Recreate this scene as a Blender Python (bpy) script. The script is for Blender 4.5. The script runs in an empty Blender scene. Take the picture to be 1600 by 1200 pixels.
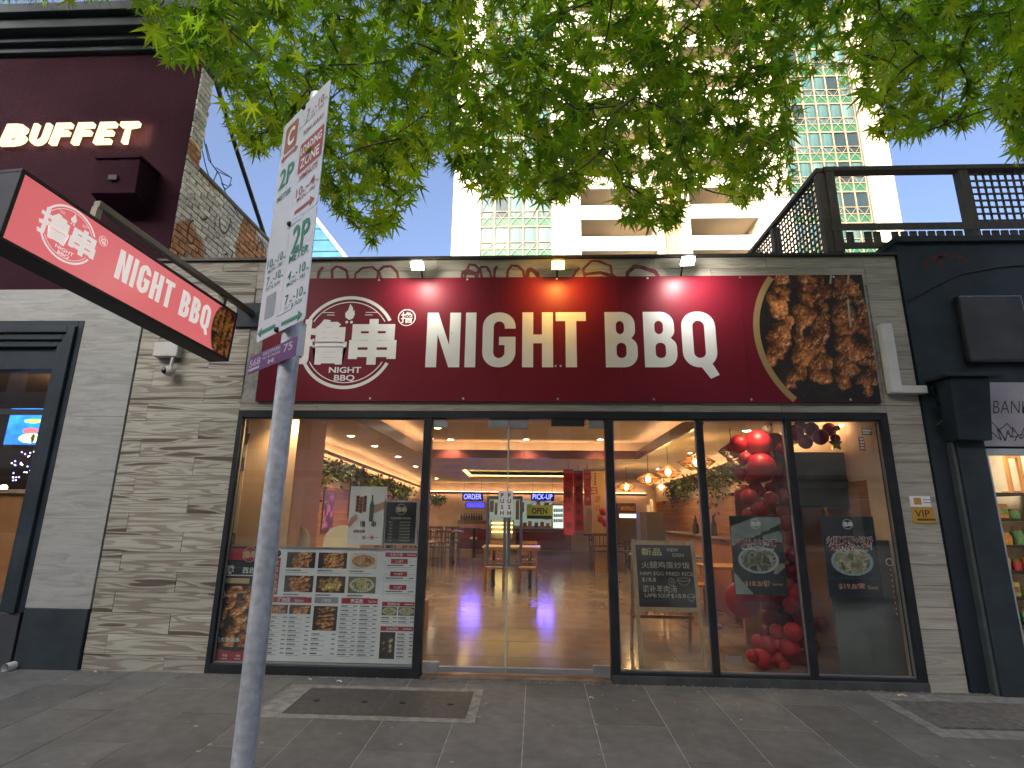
import bpy, math, random
import numpy as np
from mathutils import Vector, Matrix
from mathutils.geometry import tessellate_polygon

random.seed(11)
RNG = np.random.default_rng(5)
scene = bpy.context.scene
COL = scene.collection

# ------------------------------------------------------------------ camera
FPX = 839.748                              # focal length in pixels of a 1600 px wide frame
PIT, YAW, ROL = [math.radians(a) for a in (13.61743, -2.60186, 0.70448)]
CAM_H, CAM_D = 1.5, 5.477669
_F = np.array([math.sin(YAW) * math.cos(PIT), math.cos(YAW) * math.cos(PIT), math.sin(PIT)])
_r = np.array([math.cos(YAW), -math.sin(YAW), 0.0])
_u = np.cross(_r, _F)
_R2 = math.cos(ROL) * _r + math.sin(ROL) * _u
_U2 = -math.sin(ROL) * _r + math.cos(ROL) * _u
CAM = np.array([0.0, -CAM_D, CAM_H])
cd = bpy.data.cameras.new('camera'); cam = bpy.data.objects.new('camera', cd); COL.objects.link(cam)
cd.sensor_width = 36; cd.lens = FPX / 1600 * 36; cd.clip_start = .05; cd.clip_end = 3000
m4 = Matrix.Identity(4)
for i in range(3):
    m4[i][0], m4[i][1], m4[i][2], m4[i][3] = _R2[i], _U2[i], -_F[i], CAM[i]
cam.matrix_world = m4
scene.camera = cam

# ------------------------------------------------------------------ sky, sun, exposure
EXPOSURE = 1.95
SKY = 0.15
SUN = 2.4
LIT = 1.1                                  # level of every lamp and lit sign together
SUN_EL, SUN_AZ = math.radians(20), math.radians(203)      # azimuth from +Y, clockwise
w = bpy.data.worlds.new('World'); scene.world = w; w.use_nodes = True
nt = w.node_tree; nt.nodes.clear()
sky = nt.nodes.new('ShaderNodeTexSky'); sky.sky_type = 'NISHITA'; sky.sun_disc = False
sky.sun_elevation = SUN_EL; sky.sun_rotation = SUN_AZ; sky.air_density = .5; sky.dust_density = 8.5; sky.ozone_density = 2.0
bg = nt.nodes.new('ShaderNodeBackground'); bg.inputs[1].default_value = SKY
ow = nt.nodes.new('ShaderNodeOutputWorld')
nt.links.new(sky.outputs[0], bg.inputs[0]); nt.links.new(bg.outputs[0], ow.inputs[0])
sd = bpy.data.lights.new('sun', 'SUN'); sd.energy = SUN; sd.angle = math.radians(.5); sd.color = (1, .93, .82)
so = bpy.data.objects.new('sun', sd); COL.objects.link(so)
_tosun = Vector((math.sin(SUN_AZ) * math.cos(SUN_EL), math.cos(SUN_AZ) * math.cos(SUN_EL), math.sin(SUN_EL)))
so.rotation_euler = _tosun.to_track_quat('Z', 'Y').to_euler(); so.location = (-10, -30, 40)
vs = scene.view_settings; vs.view_transform = 'Standard'; vs.look = 'None'; vs.exposure = EXPOSURE; vs.gamma = 1; vs.use_curve_mapping = False
scene.render.engine = 'CYCLES'
cy = scene.cycles
cy.use_denoising = True
try: cy.denoiser = 'OPENIMAGEDENOISE'; cy.denoising_input_passes = 'RGB_ALBEDO_NORMAL'
except Exception: pass
cy.max_bounces = 7; cy.diffuse_bounces = 3; cy.glossy_bounces = 4; cy.transmission_bounces = 5; cy.transparent_max_bounces = 14
cy.caustics_reflective = False; cy.caustics_refractive = False; cy.sample_clamp_indirect = 6; cy.use_light_tree = True

# ------------------------------------------------------------------ pixel -> place on a known plane
def ray(px, py): return _F + (px - 800) / FPX * _R2 - (py - 600) / FPX * _U2
def A(px, py, Y=0.0):
    d = ray(px, py); return CAM + d * ((Y + CAM_D) / d[1])
def AX(px, py, x):
    d = ray(px, py); return CAM + d * (x / d[0])
def G(px, py, a=.025):                     # ground plane z = a*Y
    d = ray(px, py); return CAM + d * ((-a * CAM_D - CAM_H) / (d[2] - a * d[1]))
def proj(p):
    v = np.asarray(p, float) - CAM; zf = v @ _F
    return 800 + FPX * (v @ _R2) / zf, 600 - FPX * (v @ _U2) / zf, zf
def rect(p0, p1, Y):                       # axis aligned rectangle on plane Y from two pixels
    a, b = A(*p0, Y), A(*p1, Y); return min(a[0], b[0]), max(a[0], b[0]), min(a[2], b[2]), max(a[2], b[2])
FLOOR = .045
def fz(Y): return FLOOR * Y                # restaurant floor rises gently from the door
def pz(Y): return .025 * Y                 # pavement falls gently to the kerb

# ------------------------------------------------------------------ materials
MATS = {}
def nodes(name):
    m = bpy.data.materials.new(name); m.use_nodes = True; t = m.node_tree; b = t.nodes['Principled BSDF']; return m, t, b
def M(name, col, rough=.6, metal=0, var=.12, vs_=6, bump=0, bs=40, stretch=(1, 1, 1), emit=None, es=0, spec=.5, coat=0, objvar=0, dirt=0):
    if name in MATS: return MATS[name]
    m, t, b = nodes(name); N = t.nodes; L = t.links
    b.inputs['Roughness'].default_value = rough; b.inputs['Metallic'].default_value = metal
    b.inputs['Specular IOR Level'].default_value = spec; b.inputs['Coat Weight'].default_value = coat
    tc = N.new('ShaderNodeTexCoord'); mp = N.new('ShaderNodeMapping'); mp.inputs['Scale'].default_value = stretch
    L.new(tc.outputs['Object'], mp.inputs['Vector'])
    nz = N.new('ShaderNodeTexNoise'); nz.inputs['Scale'].default_value = vs_; nz.inputs['Detail'].default_value = 5
    L.new(mp.outputs[0], nz.inputs['Vector'])
    mr = N.new('ShaderNodeMapRange'); mr.inputs[1].default_value = .3; mr.inputs[2].default_value = .7
    mr.inputs[3].default_value = 1 - var; mr.inputs[4].default_value = 1 + var
    L.new(nz.outputs[0], mr.inputs[0])
    hv = N.new('ShaderNodeHueSaturation'); hv.inputs['Color'].default_value = (*col, 1)
    src = mr.outputs[0]
    if objvar:
        oi = N.new('ShaderNodeObjectInfo'); m2 = N.new('ShaderNodeMapRange'); m2.inputs[3].default_value = 1 - objvar; m2.inputs[4].default_value = 1 + objvar
        L.new(oi.outputs['Random'], m2.inputs[0]); mu = N.new('ShaderNodeMath'); mu.operation = 'MULTIPLY'
        L.new(src, mu.inputs[0]); L.new(m2.outputs[0], mu.inputs[1]); src = mu.outputs[0]
    L.new(src, hv.inputs['Value']); out = hv.outputs[0]
    if dirt:
        n2 = N.new('ShaderNodeTexNoise'); n2.inputs['Scale'].default_value = 2.3; n2.inputs['Detail'].default_value = 8; n2.inputs['Roughness'].default_value = .7
        ge = N.new('ShaderNodeNewGeometry'); L.new(ge.outputs['Position'], n2.inputs['Vector'])
        cr = N.new('ShaderNodeMapRange'); cr.inputs[1].default_value = .42; cr.inputs[2].default_value = .7; cr.inputs[3].default_value = 0; cr.inputs[4].default_value = dirt
        L.new(n2.outputs[0], cr.inputs[0]); mx = N.new('ShaderNodeMix'); mx.data_type = 'RGBA'
        L.new(cr.outputs[0], mx.inputs[0]); L.new(out, mx.inputs[6]); mx.inputs[7].default_value = (col[0] * .35, col[1] * .34, col[2] * .3, 1); out = mx.outputs[2]
    L.new(out, b.inputs['Base Color'])
    r2 = N.new('ShaderNodeMapRange'); r2.inputs[3].default_value = max(0, rough - .08); r2.inputs[4].default_value = min(1, rough + .1)
    L.new(nz.outputs[0], r2.inputs[0]); L.new(r2.outputs[0], b.inputs['Roughness'])
    if bump:
        bn = N.new('ShaderNodeTexNoise'); bn.inputs['Scale'].default_value = bs; bn.inputs['Detail'].default_value = 4
        L.new(mp.outputs[0], bn.inputs['Vector']); bu = N.new('ShaderNodeBump'); bu.inputs['Strength'].default_value = bump; bu.inputs['Distance'].default_value = .01
        L.new(bn.outputs[0], bu.inputs['Height']); L.new(bu.outputs[0], b.inputs['Normal'])
    if emit: b.inputs['Emission Color'].default_value = (*emit, 1); b.inputs['Emission Strength'].default_value = es
    MATS[name] = m; return m
def glass_mat(name, tint=(.93, .95, .94), ior=1.5, rough=0.0, smear=0.0):
    m = bpy.data.materials.new(name); m.use_nodes = True; t = m.node_tree; t.nodes.clear(); N = t.nodes; L = t.links
    o = N.new('ShaderNodeOutputMaterial'); mx = N.new('ShaderNodeMixShader'); tr = N.new('ShaderNodeBsdfTransparent'); gl = N.new('ShaderNodeBsdfGlossy')
    fr = N.new('ShaderNodeFresnel'); fr.inputs[0].default_value = ior
    tr.inputs[0].default_value = (*tint, 1); gl.inputs['Roughness'].default_value = rough
    ge = N.new('ShaderNodeNewGeometry'); io = N.new('ShaderNodeMapRange'); io.inputs[3].default_value = ior; io.inputs[4].default_value = 1 / ior
    L.new(ge.outputs['Backfacing'], io.inputs[0]); L.new(io.outputs[0], fr.inputs[0])      # same reflectance leaving the pane as entering it
    fac = fr.outputs[0]
    L.new(fac, mx.inputs[0]); L.new(tr.outputs[0], mx.inputs[1]); L.new(gl.outputs[0], mx.inputs[2])
    out = mx.outputs[0]
    if smear:
        df = N.new('ShaderNodeBsdfDiffuse'); df.inputs[0].default_value = (.5, .5, .48, 1); m2 = N.new('ShaderNodeMixShader')
        nz = N.new('ShaderNodeTexNoise'); nz.inputs['Scale'].default_value = 2.2; nz.inputs['Detail'].default_value = 6
        tc = N.new('ShaderNodeTexCoord'); L.new(tc.outputs['Object'], nz.inputs['Vector'])
        mr = N.new('ShaderNodeMapRange'); mr.inputs[1].default_value = .4; mr.inputs[2].default_value = .75; mr.inputs[4].default_value = smear
        L.new(nz.outputs[0], mr.inputs[0]); L.new(mr.outputs[0], m2.inputs[0]); L.new(out, m2.inputs[1]); L.new(df.outputs[0], m2.inputs[2]); out = m2.outputs[0]
    L.new(out, o.inputs[0]); MATS[name] = m; return m
def print_mat(name='printed_picture', rough=.45, spec=.4):
    m, t, b = nodes(name); at = t.nodes.new('ShaderNodeVertexColor'); at.layer_name = 'Col'
    t.links.new(at.outputs[0], b.inputs['Base Color']); b.inputs['Roughness'].default_value = rough; b.inputs['Specular IOR Level'].default_value = spec
    MATS[name] = m; return m
def emit_mat(name, col, s):
    m = bpy.data.materials.new(name); m.use_nodes = True; t = m.node_tree; t.nodes.clear()
    o = t.nodes.new('ShaderNodeOutputMaterial'); e = t.nodes.new('ShaderNodeEmission'); e.inputs[0].default_value = (*col, 1); e.inputs[1].default_value = s * LIT
    t.links.new(e.outputs[0], o.inputs[0]); MATS[name] = m; return m

def wood_tile_mat(key='tile', calm=0.0):   # grey timber-look porcelain: pale ground, long brown figure, per-tile offset
    m, t, b = nodes('timber_look_' + key); N = t.nodes; L = t.links
    tc = N.new('ShaderNodeTexCoord'); oi = N.new('ShaderNodeObjectInfo'); mu = N.new('ShaderNodeVectorMath'); mu.operation = 'SCALE'
    cx = N.new('ShaderNodeCombineXYZ'); L.new(oi.outputs['Random'], cx.inputs[0]); L.new(oi.outputs['Random'], cx.inputs[2]); L.new(cx.outputs[0], mu.inputs[0]); mu.inputs['Scale'].default_value = 73
    ad = N.new('ShaderNodeVectorMath'); ad.operation = 'ADD'; L.new(tc.outputs['Object'], ad.inputs[0]); L.new(mu.outputs[0], ad.inputs[1])
    mp = N.new('ShaderNodeMapping'); mp.inputs['Scale'].default_value = (.62, 1, 8.5); L.new(ad.outputs[0], mp.inputs[0])
    n1 = N.new('ShaderNodeTexNoise'); n1.inputs['Scale'].default_value = 1.7; n1.inputs['Detail'].default_value = 1.2; n1.inputs['Roughness'].default_value = .4; n1.inputs['Distortion'].default_value = .25; L.new(mp.outputs[0], n1.inputs['Vector'])
    cr = N.new('ShaderNodeValToRGB'); e = cr.color_ramp.elements
    e[0].position = .32; e[0].color = (.12, .092, .07, 1); e[1].position = .80; e[1].color = (.49, .49, .40, 1)
    for p, c in ((.36, (.15, .118, .09)), (.372, (.35, .33, .265)), (.43, (.43, .425, .345)), (.445, (.25, .215, .17)), (.505, (.29, .255, .20)), (.52, (.41, .40, .325)), (.60, (.44, .435, .355)), (.612, (.31, .275, .22)), (.66, (.34, .31, .245)), (.675, (.46, .455, .375))):
        q = e.new(p); q.color = (*c, 1)
    L.new(n1.outputs[0], cr.inputs[0])
    mp2 = N.new('ShaderNodeMapping'); mp2.inputs['Scale'].default_value = (2, 1, 60); L.new(ad.outputs[0], mp2.inputs[0])
    n2 = N.new('ShaderNodeTexNoise'); n2.inputs['Scale'].default_value = 2.2; n2.inputs['Detail'].default_value = 4; L.new(mp2.outputs[0], n2.inputs['Vector'])
    mr = N.new('ShaderNodeMapRange'); mr.inputs[1].default_value = .3; mr.inputs[2].default_value = .7; mr.inputs[3].default_value = .84; mr.inputs[4].default_value = 1.12; L.new(n2.outputs[0], mr.inputs[0])
    m2 = N.new('ShaderNodeMapRange'); m2.inputs[3].default_value = .84; m2.inputs[4].default_value = 1.06; L.new(oi.outputs['Random'], m2.inputs[0])
    mm = N.new('ShaderNodeMath'); mm.operation = 'MULTIPLY'; L.new(mr.outputs[0], mm.inputs[0]); L.new(m2.outputs[0], mm.inputs[1])
    hv = N.new('ShaderNodeHueSaturation'); mc = N.new('ShaderNodeMix'); mc.data_type = 'RGBA'; mc.inputs[0].default_value = calm; mc.inputs[7].default_value = (.44, .41, .345, 1)
    L.new(cr.outputs[0], mc.inputs[6]); L.new(mc.outputs[2], hv.inputs['Color']); L.new(mm.outputs[0], hv.inputs['Value'])
    L.new(hv.outputs[0], b.inputs['Base Color']); b.inputs['Roughness'].default_value = .55; b.inputs['Specular IOR Level'].default_value = .35
    bu = N.new('ShaderNodeBump'); bu.inputs['Strength'].default_value = .12; bu.inputs['Distance'].default_value = .004; L.new(n2.outputs[0], bu.inputs['Height']); L.new(bu.outputs[0], b.inputs['Normal'])
    MATS[key] = m; return m
def stone_mat():                           # pale travertine slab with fine horizontal veins
    m, t, b = nodes('veined_stone'); N = t.nodes; L = t.links
    tc = N.new('ShaderNodeTexCoord'); mp = N.new('ShaderNodeMapping'); mp.inputs['Scale'].default_value = (.9, 1, 6.5); L.new(tc.outputs['Object'], mp.inputs[0])
    n1 = N.new('ShaderNodeTexNoise'); n1.inputs['Scale'].default_value = 2.2; n1.inputs['Detail'].default_value = 9; n1.inputs['Roughness'].default_value = .66; n1.inputs['Distortion'].default_value = 1.1; L.new(mp.outputs[0], n1.inputs['Vector'])
    cr = N.new('ShaderNodeValToRGB'); e = cr.color_ramp.elements; e[0].position = .3; e[0].color = (.25, .25, .225, 1); e[1].position = .75; e[1].color = (.46, .465, .43, 1)
    q = e.new(.5); q.color = (.355, .36, .33, 1)
    L.new(n1.outputs[0], cr.inputs[0]); L.new(cr.outputs[0], b.inputs['Base Color']); b.inputs['Roughness'].default_value = .32; MATS['stone'] = m; return m
def brick_mat():                           # old bricks under flaking white paint, sprayed orange in places
    m, t, b = nodes('painted_brick'); N = t.nodes; L = t.links
    ge = N.new('ShaderNodeNewGeometry'); oi = N.new('ShaderNodeObjectInfo')
    n1 = N.new('ShaderNodeTexNoise'); n1.inputs['Scale'].default_value = 1.3; n1.inputs['Detail'].default_value = 1; L.new(ge.outputs['Position'], n1.inputs['Vector'])
    c1 = N.new('ShaderNodeMapRange'); c1.inputs[1].default_value = .54; c1.inputs[2].default_value = .57; L.new(n1.outputs[0], c1.inputs[0])
    n2 = N.new('ShaderNodeTexNoise'); n2.inputs['Scale'].default_value = 22; n2.inputs['Detail'].default_value = 6; L.new(ge.outputs['Position'], n2.inputs['Vector'])
    wr = N.new('ShaderNodeValToRGB'); e = wr.color_ramp.elements; e[0].position = .30; e[0].color = (.22, .20, .18, 1); e[1].position = .47; e[1].color = (.80, .77, .72, 1); L.new(n2.outputs[0], wr.inputs[0])
    orr = N.new('ShaderNodeValToRGB'); e = orr.color_ramp.elements; e[0].position = .3; e[0].color = (.28, .13, .06, 1); e[1].position = .55; e[1].color = (.62, .30, .15, 1); L.new(n2.outputs[0], orr.inputs[0])
    mx = N.new('ShaderNodeMix'); mx.data_type = 'RGBA'; L.new(c1.outputs[0], mx.inputs[0]); L.new(wr.outputs[0], mx.inputs[6]); L.new(orr.outputs[0], mx.inputs[7])
    m2 = N.new('ShaderNodeMapRange'); m2.inputs[3].default_value = .7; m2.inputs[4].default_value = 1.15; L.new(oi.outputs['Random'], m2.inputs[0])
    hv = N.new('ShaderNodeHueSaturation'); L.new(mx.outputs[2], hv.inputs['Color']); L.new(m2.outputs[0], hv.inputs['Value']); L.new(hv.outputs[0], b.inputs['Base Color'])
    b.inputs['Roughness'].default_value = .85; MATS['brick'] = m; return m
def leaf_mat(name, c, tcol):
    m = bpy.data.materials.new(name); m.use_nodes = True; t = m.node_tree; t.nodes.clear(); N = t.nodes; L = t.links
    o = N.new('ShaderNodeOutputMaterial'); p = N.new('ShaderNodeBsdfPrincipled'); tr = N.new('ShaderNodeBsdfTranslucent'); mx = N.new('ShaderNodeMixShader')
    nz = N.new('ShaderNodeTexNoise'); nz.inputs['Scale'].default_value = 1.1; nz.inputs['Detail'].default_value = 2; ge = N.new('ShaderNodeNewGeometry'); L.new(ge.outputs['Position'], nz.inputs['Vector'])
    mr = N.new('ShaderNodeMapRange'); mr.inputs[1].default_value = .3; mr.inputs[2].default_value = .7; mr.inputs[3].default_value = .75; mr.inputs[4].default_value = 1.25; L.new(nz.outputs[0], mr.inputs[0])
    for col, s in ((c, p.inputs['Base Color']), (tcol, tr.inputs[0])):
        h = N.new('ShaderNodeHueSaturation'); h.inputs['Color'].default_value = (*col, 1); L.new(mr.outputs[0], h.inputs['Value']); L.new(h.outputs[0], s)
    p.inputs['Roughness'].default_value = .5; p.inputs['Specular IOR Level'].default_value = .12; mx.inputs[0].default_value = .6
    L.new(p.outputs[0], mx.inputs[1]); L.new(tr.outputs[0], mx.inputs[2]); L.new(mx.outputs[0], o.inputs[0]); MATS[name] = m; return m

wood_tile_mat(); wood_tile_mat('calm_tile', .62); stone_mat(); brick_mat(); print_mat(); print_mat('window_film', .25, .5)
GLASS = glass_mat('shop_glass', ior=1.58, smear=.09)
GLASS2 = glass_mat('clear_glass')
LEAF = [leaf_mat('leaf_a', (.06, .125, .014), (.34, .58, .016)), leaf_mat('leaf_b', (.085, .155, .016), (.50, .66, .02)), leaf_mat('leaf_c', (.04, .095, .016), (.20, .40, .016))]
CHAR = M('charcoal_aluminium', (.024, .027, .029), .45, .1, spec=.25, var=.2, dirt=.3)
BLACK = M('black_metal', (.018, .019, .02), .45, .2)
RED = M('sign_red', (.165, .010, .022), .42, var=.06, vs_=1.5, spec=.2)
WHITE = M('white_print', (.78, .78, .75), .5, var=.03)
GOLD = M('gold_print', (.38, .25, .10), .45, var=.06)
GALV = M('galvanised_steel', (.60, .63, .64), .36, .3, var=.22, vs_=30, dirt=.3)
GREY_ALU = M('brushed_aluminium', (.32, .33, .33), .4, .6)
PAVE = M('bluestone_paver', (.142, .140, .128), .72, var=.2, vs_=9, bump=.25, bs=90, objvar=.15, dirt=.5)
GROUT = M('pale_grout', (.34, .33, .30), .9, var=.3, vs_=20)
CONC = M('grey_concrete', (.185, .18, .165), .85, var=.25, vs_=14, bump=.4, bs=60, dirt=.4)
IRON = M('cast_iron_grey', (.10, .095, .09), .6, .5, var=.3, vs_=20, dirt=.4)
BURG = M('burgundy_render', (.042, .012, .021), .85, var=.22, vs_=26, bump=.9, bs=45, dirt=.35, spec=.12)
SLATE = M('slate_blue_paint', (.036, .048, .056), .55, spec=.2, var=.2, vs_=4, bump=.12, bs=30, dirt=.3)
DKBLUE = M('dark_blue_paint', (.028, .04, .05), .5, spec=.2, var=.25, vs_=3, bump=.12, bs=25, dirt=.4)
WOODL = M('pale_pine', (.48, .34, .19), .55, var=.2, vs_=5, stretch=(6, 6, .6))
WOODM = M('honey_wood', (.36, .17, .06), .45, var=.25, vs_=5, stretch=(6, 6, .6))
WOODD = M('dark_wood', (.10, .05, .028), .5, var=.25, vs_=5, stretch=(6, 6, .8))
CREAM = M('cream_plastic', (.62, .57, .42), .4, var=.04)
REDPAINT = M('dark_red_lacquer', (.16, .012, .016), .35, var=.15)
BLACKP = M('matt_black', (.012, .012, .013), .6)
CHALKB = M('chalkboard_black', (.02, .022, .022), .7, var=.4, vs_=4)
CHALK = M('chalk', (.62, .60, .50), .9, var=.25, vs_=80)
CHALKY = M('yellow_chalk', (.65, .58, .28), .9, var=.25, vs_=80)
REDP = M('print_red', (.40, .018, .035), .5, var=.04)
INK = M('print_black', (.012, .012, .012), .5)
YEL = M('yellow_print', (.85, .70, .025), .45, var=.03)
SCREW = M('screw_head', (.6, .58, .55), .35, .8)

# ------------------------------------------------------------------ mesh helpers
def org(o):
    p = np.zeros(3)
    while o is not None: p = p + np.array(o.location); o = o.parent
    return p
class MB:
    def __init__(s): s.v = []; s.f = []; s.m = []
    def face(s, pts, m=0):
        b = len(s.v); s.v += [tuple(map(float, p)) for p in pts]; s.f.append(tuple(range(b, b + len(pts)))); s.m.append(m); return s
    def box(s, x0, y0, z0, x1, y1, z1, m=0):
        if x0 > x1: x0, x1 = x1, x0
        if y0 > y1: y0, y1 = y1, y0
        if z0 > z1: z0, z1 = z1, z0
        b = len(s.v); s.v += [(x0, y0, z0), (x1, y0, z0), (x1, y1, z0), (x0, y1, z0), (x0, y0, z1), (x1, y0, z1), (x1, y1, z1), (x0, y1, z1)]
        for q in ((0, 3, 2, 1), (4, 5, 6, 7), (0, 1, 5, 4), (1, 2, 6, 5), (2, 3, 7, 6), (3, 0, 4, 7)): s.f.append(tuple(b + i for i in q)); s.m.append(m)
        return s
    def hexa(s, p, m=0):                   # 8 corners, bottom ring then top ring
        b = len(s.v); s.v += [tuple(map(float, q)) for q in p]
        for q in ((0, 3, 2, 1), (4, 5, 6, 7), (0, 1, 5, 4), (1, 2, 6, 5), (2, 3, 7, 6), (3, 0, 4, 7)): s.f.append(tuple(b + i for i in q)); s.m.append(m)
        return s
    def bar(s, p, q, w, h, up=(0, 0, 1), m=0):
        p = Vector(p); q = Vector(q); d = (q - p).normalized(); r = d.cross(Vector(up))
        if r.length < 1e-4: r = d.cross(Vector((0, 1, 0)))
        r.normalize(); u = r.cross(d); a = r * w / 2; c = u * h / 2
        return s.hexa([p - a - c, p + a - c, q + a - c, q - a - c, p - a + c, p + a + c, q + a + c, q - a + c], m)
    def tube(s, pts, r, n=8, m=0, cap=True):
        pts = [Vector(p) for p in pts]; k = len(pts); rs = r if isinstance(r, (list, tuple)) else [r] * k
        b = len(s.v); up = None
        for i, p in enumerate(pts):
            d = (pts[min(i + 1, k - 1)] - pts[max(i - 1, 0)]).normalized()
            if up is None: up = d.orthogonal().normalized()
            a = d.cross(up)
            if a.length < 1e-5: a = d.orthogonal()
            a.normalize(); c = a.cross(d).normalized(); up = c
            for j in range(n):
                t = 2 * math.pi * j / n; s.v.append(tuple(p + (a * math.cos(t) + c * math.sin(t)) * rs[i]))
        for i in range(k - 1):
            for j in range(n):
                j2 = (j + 1) % n; s.f.append((b + i * n + j, b + i * n + j2, b + (i + 1) * n + j2, b + (i + 1) * n + j)); s.m.append(m)
        if cap:
            s.f.append(tuple(b + j for j in range(n))); s.m.append(m); s.f.append(tuple(b + (k - 1) * n + j for j in reversed(range(n)))); s.m.append(m)
        return s
    def lathe(s, prof, c=(0, 0, 0), n=16, m=0):
        b = len(s.v); k = len(prof)
        for r, z in prof:
            for j in range(n):
                t = 2 * math.pi * j / n; s.v.append((c[0] + r * math.cos(t), c[1] + r * math.sin(t), c[2] + z))
        for i in range(k - 1):
            for j in range(n):
                j2 = (j + 1) % n; s.f.append((b + i * n + j, b + i * n + j2, b + (i + 1) * n + j2, b + (i + 1) * n + j)); s.m.append(m)
        return s
    def sphere(s, c, r, nu=16, nv=10, sq=(1, 1, 1), m=0):
        prof = [(math.sin(math.pi * i / nv), -math.cos(math.pi * i / nv)) for i in range(nv + 1)]
        b = len(s.v)
        for pr_, z in prof:
            for j in range(nu):
                t = 2 * math.pi * j / nu; s.v.append((c[0] + r * sq[0] * max(pr_, 1e-4) * math.cos(t), c[1] + r * sq[1] * max(pr_, 1e-4) * math.sin(t), c[2] + r * sq[2] * z))
        for i in range(nv):
            for j in range(nu):
                j2 = (j + 1) % nu; s.f.append((b + i * nu + j, b + i * nu + j2, b + (i + 1) * nu + j2, b + (i + 1) * nu + j)); s.m.append(m)
        return s
    def poly(s, loops, O, R, U, m=0, off=0.0):  # filled outline(s) with holes in frame O,R,U
        O = np.asarray(O, float); R = np.asarray(R, float); U = np.asarray(U, float); n = np.cross(R, U)
        tri = tessellate_polygon([[Vector((p[0], p[1], 0)) for p in lp] for lp in loops])
        b = len(s.v); flat = [p for lp in loops for p in lp]
        s.v += [tuple(O + R * p[0] + U * p[1] + n * off) for p in flat]
        for t in tri:
            a, c, d = [flat[i] for i in t]; cr = (c[0] - a[0]) * (d[1] - a[1]) - (c[1] - a[1]) * (d[0] - a[0])
            s.f.append(tuple(b + i for i in (t if cr > 0 else t[::-1]))); s.m.append(m)
        return s
    def prism(s, lp, O, R, U, D, m=0):     # outline extruded along D
        O = np.asarray(O, float); R = np.asarray(R, float); U = np.asarray(U, float); D = np.asarray(D, float)
        a = [O + R * p[0] + U * p[1] for p in lp]; c = [p + D for p in a]; n = len(lp)
        s.poly([lp], O, R, U, m); s.poly([lp], O + D, R, U, m)
        for i in range(n): j = (i + 1) % n; s.face([a[i], a[j], c[j], c[i]], m)
        return s
    def build(s, name, mats, parent=None, smooth=None, bevel=0, seg=2, kind=None):
        me = bpy.data.meshes.new(name); o0 = org(parent) if parent is not None else np.zeros(3)
        me.from_pydata([tuple(np.array(p) - o0) for p in s.v] if parent is not None else s.v, [], s.f)
        mats = mats if isinstance(mats, (list, tuple)) else [mats]
        for x in mats: me.materials.append(x)
        me.polygons.foreach_set('material_index', np.array(s.m, dtype=np.int32)) if s.f else None
        if smooth is not None:
            me.polygons.foreach_set('use_smooth', np.ones(len(me.polygons), dtype=bool)); me.set_sharp_from_angle(angle=math.radians(smooth))
        me.update(); o = bpy.data.objects.new(name, me); COL.objects.link(o)
        if parent is not None: o.parent = parent
        if bevel:
            md = o.modifiers.new('bevel', 'BEVEL'); md.width = bevel; md.segments = seg; md.limit_method = 'ANGLE'
        if kind: o['kind'] = kind
        return o
def tpl(mb, name, mats, smooth=None):      # shared mesh about its own origin, for pieces placed with inst()
    o = mb.build(name, mats, None, smooth); me = o.data; bpy.data.objects.remove(o); return me
def recentre(o, p):                        # move a mesh object's origin to p (world) without moving it
    p = Vector(p) - Vector(org(o.parent) if o.parent else (0, 0, 0)); d = p - o.location
    o.data.transform(Matrix.Translation(-d)); o.location = p; return o
def tag(o, label=None, cat=None, group=None, kind=None):
    for k, v in (('label', label), ('category', cat), ('group', group), ('kind', kind)):
        if v: o[k] = v
    return o
def thing(name, label, cat, loc=(0, 0, 0), rz=0, group=None):
    o = bpy.data.objects.new(name, None); COL.objects.link(o); o.location = tuple(map(float, loc)); o.rotation_euler = (0, 0, rz); o.empty_display_size = .2
    return tag(o, label, cat, group)
def struct(name, mb, mats, parent=None, **k):
    o = mb.build(name, mats, parent, **k)
    if parent is None: o['kind'] = 'structure'
    return o
def dup(o, loc=None, rz=None, label=None, parent=None, group=None):
    c = o.copy(); COL.objects.link(c)
    if parent is not None: c.parent = parent
    if loc is not None: c.location = tuple(map(float, loc))
    if rz is not None: c.rotation_euler = (0, 0, rz)
    if label: c['label'] = label
    if group: c['group'] = group
    for ch in list(o.children): dup(ch, parent=c)
    return c
def inst(me, name, parent, loc, rot=None, scale=None):
    o = bpy.data.objects.new(name, me); COL.objects.link(o); o.parent = parent
    o.location = tuple(np.array(loc) - (org(parent) if parent is not None else 0))
    if rot is not None: o.rotation_euler = rot
    if scale is not None: o.scale = scale
    return o
def lamp(name, kind, loc, energy, col, parent=None, size=.1, target=None, cone=None, blend=.5, sx=None, sy=None, spec=1.0):
    ld = bpy.data.lights.new(name, kind); ld.specular_factor = spec; ld.energy = energy * LIT; ld.color = col
    if kind == 'AREA':
        ld.shape = 'RECTANGLE' if sx else 'SQUARE'; ld.size = sx or size
        if sx: ld.size_y = sy
    else: ld.shadow_soft_size = size
    if cone: ld.spot_size = math.radians(cone); ld.spot_blend = blend
    o = bpy.data.objects.new(name, ld); COL.objects.link(o)
    o.location = tuple(np.array(loc, float) - (org(parent) if parent is not None else 0))
    if parent is not None: o.parent = parent
    if target is not None: o.rotation_euler = (Vector(tuple(loc)) - Vector(tuple(target))).to_track_quat('Z', 'Y').to_euler()
    return o

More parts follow.
